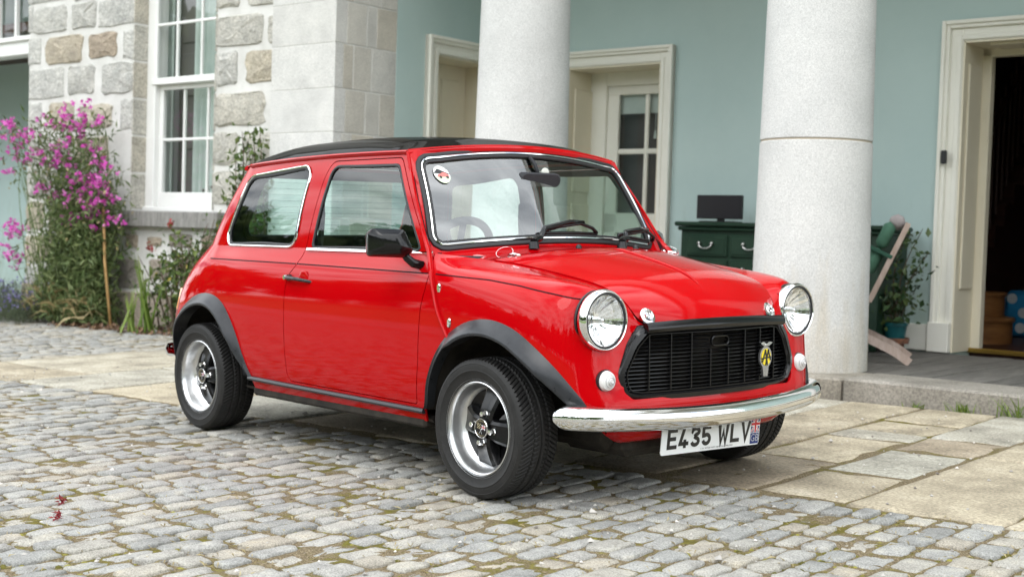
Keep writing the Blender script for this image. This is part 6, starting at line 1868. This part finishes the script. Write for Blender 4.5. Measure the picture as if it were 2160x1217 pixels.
for k in range(7):
    t = .06 + k * .145; plank((-.545 - .22 * t, 3.87, 1.06 - .505 * t), (-.545 - .22 * t, 4.36, 1.06 - .505 * t), .05, .014, 'back_slat', M_CHWOOD, chair, axis=(.4, 0, .91))
for k in range(6): plank((-.80 - k * .09, 3.87, .55), (-.80 - k * .09, 4.36, .55), .06, .014, 'seat_slat', M_CHWOOD, chair, axis=(1, 0, 0))
m_ = MB(); d = np.array([-.22, 0, -.505]); d /= np.linalg.norm(d); n_ = np.array([-d[2], 0, d[0]]); n_ = -n_ if n_[0] > 0 else n_
Mc = Matrix(((d[0], 0, n_[0], -.600), (0, 1, 0, 4.115), (d[2], 0, n_[2], 1.045), (0, 0, 0, 1)))
for k in range(3): m_.bbox((.00 + k * .185, -.24, .010), (.182 + k * .185, .24, .088), .03, M=Mc)
m_.build('cushion', M_CUSH, chair, True, ang=50)
m_ = MB(); m_.bbox((.19, -.262, -.05), (.215, .262, .118), .004, M=Mc); m_.build('strap', plain('green_strap', (.02, .08, .05), .8), chair)
m_ = MB(); m_.bbox((-.06, -.23, -.03), (.03, .23, .07), .03, M=Mc); m_.build('head_roll', noisy('faded_grey_cloth', [(.3, (.28, .25, .25)), (.7, (.42, .38, .38))], 9, bump=.2), chair, True, ang=50)

chair.matrix_world = BM @ Matrix.Translation((-.6, 3.87, 0)) @ Matrix.Rotation(R(23), 4, 'Z') @ Matrix.Translation((.6, -3.87, 0))

# rose in two stacked pots
pot = thing('potted_rose', 'thin rose bush in a teal plastic pot set in a copper pot', 'potted plant')
V, F = lathe([(.0, FH), (.062, FH), (.070, FH + .06), (.072, FH + .062), (.098, FH + .064), (.104, FH + .10), (.100, FH + .10), (.09, FH + .07), (.0, FH + .065)], 40, 'z', (-.985, 4.76, 0)); q = MB(); q.add(V, F); q.build('copper_pot', noisy('tarnished_copper', [(.35, (.10, .06, .045)), (.7, (.42, .17, .09))], 9, rough=(.35, .6), bump=.1), pot, True, ang=40)
V, F = lathe([(.0, FH + .07), (.068, FH + .07), (.084, FH + .185), (.091, FH + .187), (.091, FH + .205), (.083, FH + .205), (.08, FH + .18), (.0, FH + .175)], 36, 'z', (-.985, 4.76, 0)); q = MB(); q.add(V, F); q.build('plastic_pot', plain('teal_plastic', (.005, .085, .095), .35), pot, True, ang=40)

# ================================================================ plants
def leaf_cloud(pts, size, seed, up=.3, curl=.25, aspect=.5, nrm=None):
    """one mesh of folded leaves (two quads each) at pts"""
    r = np.random.RandomState(seed); n = len(pts); P = np.asarray(pts, float)
    s = np.broadcast_to(np.asarray(size, float), (n,)) * r.uniform(.6, 1.3, n)
    D = r.normal(size=(n, 3)); D[:, 2] += up; D /= np.linalg.norm(D, axis=1, keepdims=True)
    Nn = r.normal(size=(n, 3)); Nn[:, 2] += .8; Sv = np.cross(D, Nn); Sv /= np.maximum(np.linalg.norm(Sv, axis=1, keepdims=True), 1e-6); Nn = np.cross(Sv, D)
    a = aspect / 2
    V = np.empty((n, 6, 3))
    V[:, 0] = P
    V[:, 1] = P + s[:, None] * (D * .45 + Sv * a + Nn * .10); V[:, 2] = P + s[:, None] * (D * .5 - Nn * .03)
    V[:, 3] = P + s[:, None] * (D * .45 - Sv * a + Nn * .10); V[:, 4] = P + s[:, None] * (D * 1.0 - Nn * curl * .4)
    V[:, 5] = V[:, 4]
    F = []
    for i in range(n):
        k = 6 * i; F += [(k, k + 1, k + 4, k + 2), (k, k + 2, k + 4, k + 3)]
    return V.reshape(-1, 3), F, np.repeat(r.rand(n), 6)

def foliage(name, pts, size, seed, mat, parent, **kw):
    V, F, t = leaf_cloud(pts, size, seed, **kw)
    return mesh(name, V, F, mat, parent, False, tint=t)

def leaf_mat(name, a, b, c, rough=.5, trans=.25):
    m, nt, bs, o = new_mat(name); L = nt.links.new
    at = N(nt, 'ShaderNodeAttribute', attribute_name='tint')
    col = ramp(nt, at.outputs['Fac'], [(0.0, a), (.5, b), (1.0, c)])
    L(col, bs.inputs['Base Color']); bs.inputs['Roughness'].default_value = rough; bs.inputs['Specular IOR Level'].default_value = .35
    tl = N(nt, 'ShaderNodeBsdfTranslucent'); L(col, tl.inputs['Color'])
    mx = N(nt, 'ShaderNodeMixShader'); mx.inputs[0].default_value = trans
    L(bs.outputs[0], mx.inputs[1]); L(tl.outputs[0], mx.inputs[2]); L(mx.outputs[0], o.inputs['Surface'])
    return m
M_LEAF = leaf_mat('mid_green_leaves', (.040, .075, .018), (.080, .130, .032), (.155, .20, .055))
M_PEALEAF = leaf_mat('grey_green_pea_leaves', (.062, .100, .030), (.125, .175, .062), (.23, .27, .11))
M_DARKLEAF = leaf_mat('dark_glossy_leaves', (.022, .050, .016), (.048, .090, .030), (.11, .15, .05), rough=.35, trans=.12)
M_STRAP = leaf_mat('bright_strap_leaves', (.085, .15, .020), (.14, .22, .035), (.24, .30, .07))
M_DRY = leaf_mat('dry_straw_leaves', (.26, .20, .09), (.36, .29, .14), (.48, .40, .22))
M_MAGENTA = leaf_mat('magenta_petals', (.52, .05, .36), (.72, .12, .54), (.82, .30, .68), trans=.35)
M_LILAC = leaf_mat('lavender_flowers', (.13, .11, .30), (.20, .17, .42), (.30, .26, .5))
M_STEM = plain('green_stem', (.09, .13, .035), .7)
M_BARK = noisy('brown_bark', [(.3, (.06, .04, .025)), (.7, (.13, .09, .06))], 12, bump=.5)
M_CANE = noisy('bamboo_cane', [(.3, (.38, .22, .08)), (.7, (.52, .33, .14))], 10, rough=(.5, .7), bump=.1)
pr2 = np.random.RandomState(5)

FLW = [(-9.48, 1.86), (-9.3, 1.85), (-9.56, 1.75), (-9.14, 1.74), (-8.91, 1.75), (-8.7, 1.89), (-8.48, 1.81), (-8.28, 1.93), (-8.23, 1.82), (-8.07, 1.99), (-8.01, 1.88), (-7.85, 1.85), (-8.11, 1.78), (-9.25, 1.67), (-9.3, 1.47), (-9.43, 1.39), (-9.21, 1.53), (-8.95, 1.5), (-8.79, 1.52), (-8.56, 1.6), (-8.53, 1.54), (-8.63, 1.45), (-8.39, 1.5), (-8.26, 1.42), (-8.22, 1.66), (-7.86, 1.58), (-7.8, 1.46), (-7.58, 1.4), (-7.88, 1.35), (-8.03, 1.32), (-8.16, 1.3), (-7.99, 1.25), (-7.88, 1.26), (-7.76, 1.25), (-7.75, 1.19), (-7.63, 1.14), (-7.65, 1.07), (-8.78, 1.22), (-8.65, 1.21), (-8.51, 1.15), (-8.22, 1.15), (-8.15, 1.08), (-8.04, 1.13), (-7.87, 1.08), (-7.84, 1.04), (-7.92, 0.97), (-7.83, 0.95), (-8.33, 0.9), (-8.19, 0.88), (-8.1, 0.93), (-7.82, 0.86), (-7.51, 0.93), (-9.26, 0.88), (-9.17, 0.81), (-9.06, 0.79), (-9.28, 0.76), (-9.29, 0.63), (-9.2, 0.56), (-9.25, 0.5), (-9.4, 1.80), (-8.95, 1.68), (-8.42, 1.46), (-8.35, 1.9), (-7.72, 1.11), (-7.95, 1.22)]
pea = thing('sweet_pea_plant', 'tall climbing plant covered in magenta flowers against the rubble wall', 'plant')
stems = MB()
for k, (a, h) in enumerate(FLW):
    a0 = np.clip(-8.25 + (a + 8.3) * .45 + pr2.uniform(-.15, .15), -8.85, -7.7)
    b0 = 2.85 + pr2.uniform(-.12, .14)
    pts = catmull([(a0, b0, -.05), (a0 + (a - a0) * .25 + pr2.uniform(-.06, .06), b0 + pr2.uniform(-.05, .05), h * .4), (a0 + (a - a0) * .65, b0, h * .8), (a, 2.85 + pr2.uniform(-.08, .08), h)], 4)
    stems.tube(pts, np.linspace(.006, .0025, len(pts)), 4, caps=False)
stems.build('stems', M_STEM, pea)
pts = []
for i in range(10500):
    h = pr2.beta(1.0, 1.5) * 1.95 - .03
    lo = np.interp(h, [0, .4, .9, 1.3, 1.6, 2.0], [-8.80, -8.78, -8.72, -8.95, -9.35, -9.3]); hi = np.interp(h, [0, .4, .9, 1.3, 1.6, 2.0], [-7.66, -7.66, -7.66, -7.6, -7.72, -7.95])
    a = lo + (hi - lo) * pr2.beta(1.6, 1.7); dens = 1.0 if h < 1.1 else .55 * (1 - abs((a + 8.3) / 1.3) * .45)
    if pr2.rand() > dens: continue
    pts.append((a, 2.87 + pr2.normal() * .11, h))
for a, h in FLW:
    for _ in range(7): pts.append((a + pr2.normal() * .07, 2.86 + pr2.normal() * .06, h - abs(pr2.normal()) * .10))
foliage('foliage', pts, .085, 3, M_PEALEAF, pea, aspect=.22, up=.4)
bl = [(x + pr2.normal() * .4, 2.72 + pr2.normal() * .06, z) for x, z in zip(pr2.uniform(-8.4, -8.1, 90), pr2.uniform(0.0, .22, 90))]
foliage('dry_blades', [(np.clip(x, -8.7, -7.9), b_, z) for x, b_, z in bl], .20, 4, M_DRY, pea, aspect=.06, up=.5, curl=1.2)
fp = []
for a, h in FLW:
    for _ in range(pr2.randint(4, 8)):
        fc = (a + pr2.normal() * .042, 2.78 + pr2.normal() * .045, h + pr2.normal() * .034)
        for _ in range(5): fp.append((fc[0] + pr2.normal() * .007, fc[1] + pr2.normal() * .007, fc[2] + pr2.normal() * .007))
V, F, t = leaf_cloud(fp, .036, 8, up=.1, aspect=1.0); mesh('flowers', V, F, M_MAGENTA, pea, False, tint=t)
fp = [(a + pr2.normal() * .15, 2.78 + pr2.normal() * .06, h - abs(pr2.normal()) * .18) for a, h in FLW for _ in range(2)]
SP = foliage('seed_pods', fp, .045, 12, M_DRY, pea, aspect=.5); tag(SP, kind='stuff')
q = MB(); q.tube([(-7.61, 2.82, -.03), (-7.72, 2.82, .55), (-7.79, 2.84, 1.05)], .013, 8)
cane = q.build('support_cane', M_CANE, None, True); at_house(cane); tag(cane, 'tan bamboo cane leaning beside the magenta flowering plant', 'cane')

lav = thing('lavender_bush', 'low grey green lavender bush with purple flower spikes at far left', 'plant')
stm = MB(); tips = []; lf = []
for i in range(520):
    a = pr2.uniform(-9.75, -8.65); b_ = pr2.normal() * .16 + 2.72; l = pr2.uniform(.16, .36) * (1.1 if a < -9.1 else .8); an = pr2.normal() * .35; bn = pr2.normal() * .3
    p0 = np.array([a, b_, -.07]); p1 = p0 + np.array([an * l, bn * l - .05, l]); stm.tube([p0, (p0 + p1) / 2 + np.array([0, 0, .02]), p1], .0022, 3, caps=False)
    if i % 3 == 0:
        for _ in range(5): tips.append(p1 + pr2.normal(size=3) * .014)
    for _ in range(4): lf.append(p0 + (p1 - p0) * pr2.uniform(.1, .9) + pr2.normal(size=3) * .012)
M_LAVST = plain('grey_green_stems', (.12, .15, .09), .8); stm.build('stems', M_LAVST, lav)
foliage('foliage', lf, .05, 21, leaf_mat('lavender_leaves', (.06, .085, .045), (.10, .13, .075), (.16, .19, .12)), lav, aspect=.16, up=.9)
foliage('flowers', tips, .022, 22, M_LILAC, lav, aspect=.8)

def shrub(name, label, stem_list, nleaf, size, seed, mat, extra=None, aspect=.55, cat='shrub', spread=.06):
    t = thing(name, label, cat); r = np.random.RandomState(seed); sm = MB(); pts = []
    for P in stem_list:
        C = catmull(P, 6); sm.tube(C, np.linspace(.009, .003, len(C)), 5, caps=False)
        for _ in range(nleaf):
            k = r.beta(1.6, 1.0) * (len(C) - 1); i = int(k); p = C[i] + (C[min(i + 1, len(C) - 1)] - C[i]) * (k - i)
            pts.append(p + r.normal(size=3) * spread)
    sm.build('stems', M_BARK, t); foliage('foliage', pts, size, seed + 1, mat, t, aspect=aspect)
    return t, pts
st_l = []
for i in range(26):
    a0 = pr2.uniform(-7.05, -6.25); h = np.interp(a0, [-7.1, -6.8, -6.3], [.45, .62, .95]) * pr2.uniform(.7, 1.1); l = pr2.normal() * .14
    st_l.append([(a0, 2.88 + pr2.normal() * .07, -.05), (a0 + l * .4, 2.85 + pr2.normal() * .06, h * .5), (a0 + l, 2.83 + pr2.normal() * .08, h)])
sh1, sp_pts = shrub('leafy_shrub', 'small leafed green shrub growing under the window sill behind the car', st_l, 36, .060, 31, M_LEAF)
yl = [p + pr2.normal(size=3) * .02 for p in sp_pts[::22]]
foliage('yellow_leaves', yl, .045, 33, leaf_mat('yellowing_leaves', (.30, .26, .03), (.42, .36, .05), (.55, .48, .12)), sh1)
for x, z in ((-7.0, .72), (-6.94, .82), (-6.78, .90), (-6.74, .63)):
    pass
RH_ = foliage('red_hips', [(-7.0 + d_[0] * .02, 2.8 + d_[1] * .02, .70 + d_[2] * .02) for d_ in pr2.normal(size=(14, 3))] + [(-6.72 + d_[0] * .02, 2.8 + d_[1] * .02, .90 + d_[2] * .02) for d_ in pr2.normal(size=(14, 3))], .035, 35, leaf_mat('dark_red_flowers', (.20, .01, .015), (.32, .03, .03), (.4, .08, .06)), sh1, aspect=.9); tag(RH_, kind='stuff')
st_l = []
for i in range(20):
    a0 = pr2.uniform(-5.98, -5.72); h = pr2.uniform(.8, 1.72) * (1 if a0 > -6.0 else .8); l = pr2.normal() * .06
    st_l.append([(a0, 3.0, -.05), (a0 + l, 2.98 + pr2.normal() * .04, h * .5), (min(a0 + l * 1.5, -5.70), 2.97 + pr2.normal() * .05, h)])
shrub('wall_climber', 'climbing shrub growing up the wall beside the dressed stone pilaster', st_l, 75, .065, 41, M_LEAF)

def straps(name, label, a, b_, n, h, seed, lean=.25):
    r = np.random.RandomState(seed); t = thing(name, label, 'plant')
    for i in range(n):
        an = r.normal() * lean; bn = r.normal() * .15; hh = h * r.uniform(.6, 1.1); w = .014
        P = catmull([(a + r.normal() * .05, b_ + r.normal() * .04, -.05), (a + an * hh * .5, b_ + bn * hh * .5, hh * .55), (a + an * hh * 1.3, b_ + bn * hh, hh)], 4)
        V = []
        for k, p in enumerate(P):
            ww = w * (1 - (k / (len(P) - 1)) ** 2) + .001; V += [p + np.array([-ww, 0, 0]), p + np.array([0, -ww * .35, 0]), p + np.array([ww, 0, 0])]
        mesh('leaf_blade', V, grid_faces(len(P), 3), M_STRAP, t, True, tint=r.rand())
straps('iris_clump', 'tall clump of pale green strap leaves in front of the shrub', -6.92, 2.72, 12, .62, 51)
straps('iris_clump', 'short clump of strap leaves at the foot of the wall left of the taller one', -7.08, 2.66, 8, .34, 52)

# rose bush in the pot
r = np.random.RandomState(61); sm = MB(); pts = []
ends = [((-.985, 4.76, FH + .18), (-.96, 4.74, .60), (-.90, 4.70, .80), (-.78, 4.68, 1.04)), ((-.99, 4.76, FH + .18), (-.95, 4.72, .55), (-.86, 4.70, .70), (-.73, 4.68, .88)), ((-.98, 4.75, FH + .18), (-1.02, 4.70, .50), (-1.05, 4.68, .66)), ((-.99, 4.77, FH + .18), (-1.0, 4.72, .45), (-.92, 4.66, .56)), ((-.97, 4.77, FH + .18), (-.90, 4.72, .50), (-.82, 4.68, .60)), ((-.99, 4.75, FH + .18), (-1.08, 4.72, .42), (-1.12, 4.68, .56)), ((-.98, 4.75, .36), (-.88, 4.72, .66), (-.76, 4.69, .78)), ((-.985, 4.76, .36), (-1.0, 4.74, .7), (-.93, 4.72, .95), (-.86, 4.70, 1.0))]
for k, P in enumerate(ends):
    C = catmull(P, 6); sm.tube(C, np.linspace(.006, .0025, len(C)), 5, caps=False)
    for _ in range(26 if k in (0, 1, 6, 7) else 55):
        i = int(r.beta(2.2, 1.0) * (len(C) - 1)); pts.append(C[i] + r.normal(size=3) * (.030 if k in (0, 1, 6, 7) else .05))
sm.tube([(-.94, 4.74, FH + .18), (-1.06, 4.70, .62)], .006, 6); sm.build('stems', M_BARK, pot)
foliage('foliage', pts, .055, 62, M_DARKLEAF, pot, aspect=.6)

# bag in the hall
bag = thing('blue_bag', 'bright blue bag with pale spots standing on the dark hall floor', 'bag')
m_ = MB(); m_.bbox((-1.16, 7.4, .165), (-.66, 7.72, .57), .05); o = m_.build('bag_body', noisy('blue_bag_cloth', [(.3, (.02, .22, .45)), (.7, (.03, .30, .58))], 5, bump=.3, bscale=10, bdist=.03), bag, True, ang=50)
for a, h in ((-1.0, .25), (-.98, .38), (-.78, .28), (-.88, .48), (-1.08, .5)):
    V = [(a + .045 * math.cos(t), 7.398, h + .045 * math.sin(t)) for t in np.linspace(0, 2 * math.pi, 16, endpoint=False)]; mesh('spot', V, [tuple(range(16))], plain('bag_spot', (.6, .62, .62), .7), bag)

# weeds and tufts at the foot of the step and between the stones
def tuft(name, label, a, b_, n, h, seed, mat, group=None, width=.003):
    r = np.random.RandomState(seed); V, F, T = [], [], []
    for i in range(n):
        an, bn = r.normal(size=2) * .5; hh = h * r.uniform(.4, 1.1); p0 = np.array([a + r.normal() * h * .4, b_ + r.normal() * h * .15, gz(a, b_) - .01]); d = np.array([an * hh, bn * hh, hh]); s = np.array([math.cos(i * 2.4), math.sin(i * 2.4), 0]) * width
        k = len(V); V += [p0 - s, p0 + s, p0 + d * .55 + s * .8, p0 + d * .55 - s * .8, p0 + d * np.array([1.3, 1.3, 1])]; F += [(k, k + 1, k + 2, k + 3), (k + 3, k + 2, k + 4)]; T += [r.rand()] * 5
    o = mesh(name, V, F, mat, None, False, tint=np.array(T)); at_house(o); return tag(o, label, 'weed', group)
for k, (a, n, h, lb) in enumerate([(.05, 30, .05, 'low grass tuft at the foot of the granite step, left of the others'), (.30, 40, .07, 'middle grass tuft at the foot of the granite step'), (.56, 46, .14, 'tallest grass tuft at the foot of the step near the right edge')]):
    tuft('grass_tuft', lb, a, 2.685, n, h, 70 + k, M_STRAP, 'grass tufts along the step')
M_REDW = leaf_mat('red_weed_leaves', (.16, .012, .02), (.26, .02, .03), (.36, .07, .06))
for (px, lb, hh) in (((123, 1098), 'small red weed between the cobbles, nearest the left edge', .028), ((132, 1063), 'tiny red weed between the cobbles, just behind the other red one', .020)):
    d_ = _f + _r2 * (px[0] - 1080) / 2798.76 - _u2 * (px[1] - 608.5) / 2798.76; w = CAM_POS + d_ * (-CAM_POS[2] / d_[2])
    pts = [(w[0] + pr2.normal() * .005, w[1] + pr2.normal() * .005, z) for z in np.linspace(0, hh, 34)]
    o = foliage('red_weed', pts, .017, 81, M_REDW, None, aspect=.35, up=.5); tag(o, lb, 'weed')

# moss cushions, dry grass and grit lying in the joints (nobody could count them)
mv, mf, mt = [], [], []; r = np.random.RandomState(90)
joint_pts = []
for s in big:
    for _ in range(7):
        side = r.randint(4); u, v = r.uniform(s[0], s[1]), r.uniform(s[2], s[3]); j = .010
        if side == 0: v = s[2] - j * r.rand()
        elif side == 1: v = s[3] + j * r.rand()
        elif side == 2: u = s[0] - j * r.rand()
        else: u = s[1] + j * r.rand()
        joint_pts.append((u, v))
V0 = np.array([(math.cos(a), math.sin(a)) for a in np.linspace(0, 2 * math.pi, 7, endpoint=False)])
from mathutils import noise as mnoise
for u, v in joint_pts:
    w = gp(u, v); k = mnoise.noise(Vector((w[0] * 2.1, w[1] * 2.1, 0)))
    if k < -.02 and r.rand() > .12: continue
    s = r.uniform(.006, .016); n = len(mv); h = r.uniform(.3, .7) * s; t = r.rand()
    for q_ in V0: mv.append((w[0] + q_[0] * s * r.uniform(.7, 1.2), w[1] + q_[1] * s * r.uniform(.7, 1.2), -.014))
    for q_ in V0: mv.append((w[0] + q_[0] * s * .6, w[1] + q_[1] * s * .6, -.014 + h * r.uniform(.7, 1.1)))
    mv.append((w[0], w[1], -.012 + h * 1.1)); mt += [t] * 15
    for i in range(7): j = (i + 1) % 7; mf += [(n + i, n + j, n + 7 + j, n + 7 + i), (n + 7 + i, n + 7 + j, n + 14)]
M_MOSS = leaf_mat('yellow_green_moss', (.060, .056, .010), (.13, .115, .02), (.24, .22, .045), rough=.95, trans=0.0)
tag(mesh('moss', mv, mf, M_MOSS, None, True, tint=np.array(mt)), 'yellow green moss growing in the cobble joints', 'moss', kind='stuff')
pts = []
for u, v in joint_pts:
    if r.rand() < .9: w = gp(u, v); pts.append((w[0] + r.normal() * .012, w[1] + r.normal() * .012, -.008 + r.rand() * .006))
V, F, t = leaf_cloud(pts, .030, 91, up=.02, aspect=.08); V[:, 2] = np.clip(V[:, 2], -.012, .006); tag(mesh('dry_grass', V, F, M_DRY, None, False, tint=t), 'dry straw bits lying in the cobble joints', 'straw', kind='stuff')
gv, gf, gt = [], [], []
for i in range(900):
    u, v = r.uniform(-5, 2.4), r.uniform(-2.6, 2.5); w = gp(u, v); s = r.uniform(.003, .009) if r.rand() > .06 else r.uniform(.01, .017); n = len(gv); t = r.rand()
    for q_ in ((1, 0, 0), (-1, 0, 0), (0, 1, 0), (0, -1, 0), (0, 0, .7), (0, 0, -.5)): gv.append((w[0] + (q_[0] + r.uniform(-.3, .3)) * s, w[1] + (q_[1] + r.uniform(-.3, .3)) * s, .006 + q_[2] * s)); gt.append(t)
    gf += [(n, n + 2, n + 4), (n + 2, n + 1, n + 4), (n + 1, n + 3, n + 4), (n + 3, n, n + 4), (n + 2, n, n + 5), (n + 1, n + 2, n + 5), (n + 3, n + 1, n + 5), (n, n + 3, n + 5)]
tag(mesh('loose_grit', gv, gf, leaf_mat('pale_grit', (.16, .14, .12), (.42, .40, .37), (.62, .58, .53), rough=.9, trans=0), None, False, tint=np.array(gt)), 'loose stone chips scattered over the paving', 'grit', kind='stuff')
# leaf litter and earth along the foot of the rubble wall
pts = [(a, 2.62 + abs(r.normal()) * .18, gz(a, 2.7) + .012) for a in r.uniform(-8.3, -6.3, 420)]
V, F, t = leaf_cloud(pts, .05, 95, up=0, aspect=.6); lit = mesh('leaf_litter', V, F, leaf_mat('brown_leaf_litter', (.06, .03, .018), (.13, .07, .04), (.25, .16, .09), trans=0), None, False, tint=t); at_house(lit); tag(lit, 'brown leaf litter at the foot of the rubble wall', 'litter', kind='stuff')

# the wood across the lawn, behind the camera: it shows only in the paint, chrome and glass
wv, wf_, wt = [], [], []; r = np.random.RandomState(99)
for i in range(64):
    an = R(-178 + 176 * i / 63) + r.normal() * .02; d = r.uniform(48, 78); H = r.uniform(9, 16); W_t = r.uniform(3.5, 6)
    ca, cb = d * math.cos(an), d * math.sin(an) - 4
    P = r.normal(size=(520, 3)); P /= np.linalg.norm(P, axis=1, keepdims=True); P *= (r.rand(520, 1) ** .4)
    P = P * np.array([W_t, W_t, H * .48]) + np.array([0, 0, H * .52]); w = np.array([gp(ca + p[0], cb + p[1], max(p[2], .3)) for p in P])
    V, F, t = leaf_cloud(w, 1.7, 200 + i, aspect=.9); n = len(wv); wv += V.tolist(); wf_ += [tuple(k + n for k in f) for f in F]; wt += t.tolist()
tag(mesh('far_wood', wv, wf_, M_LEAF, None, False, tint=np.array(wt)), 'line of broadleaf trees beyond the lawn, seen in reflections', 'wood', kind='stuff')
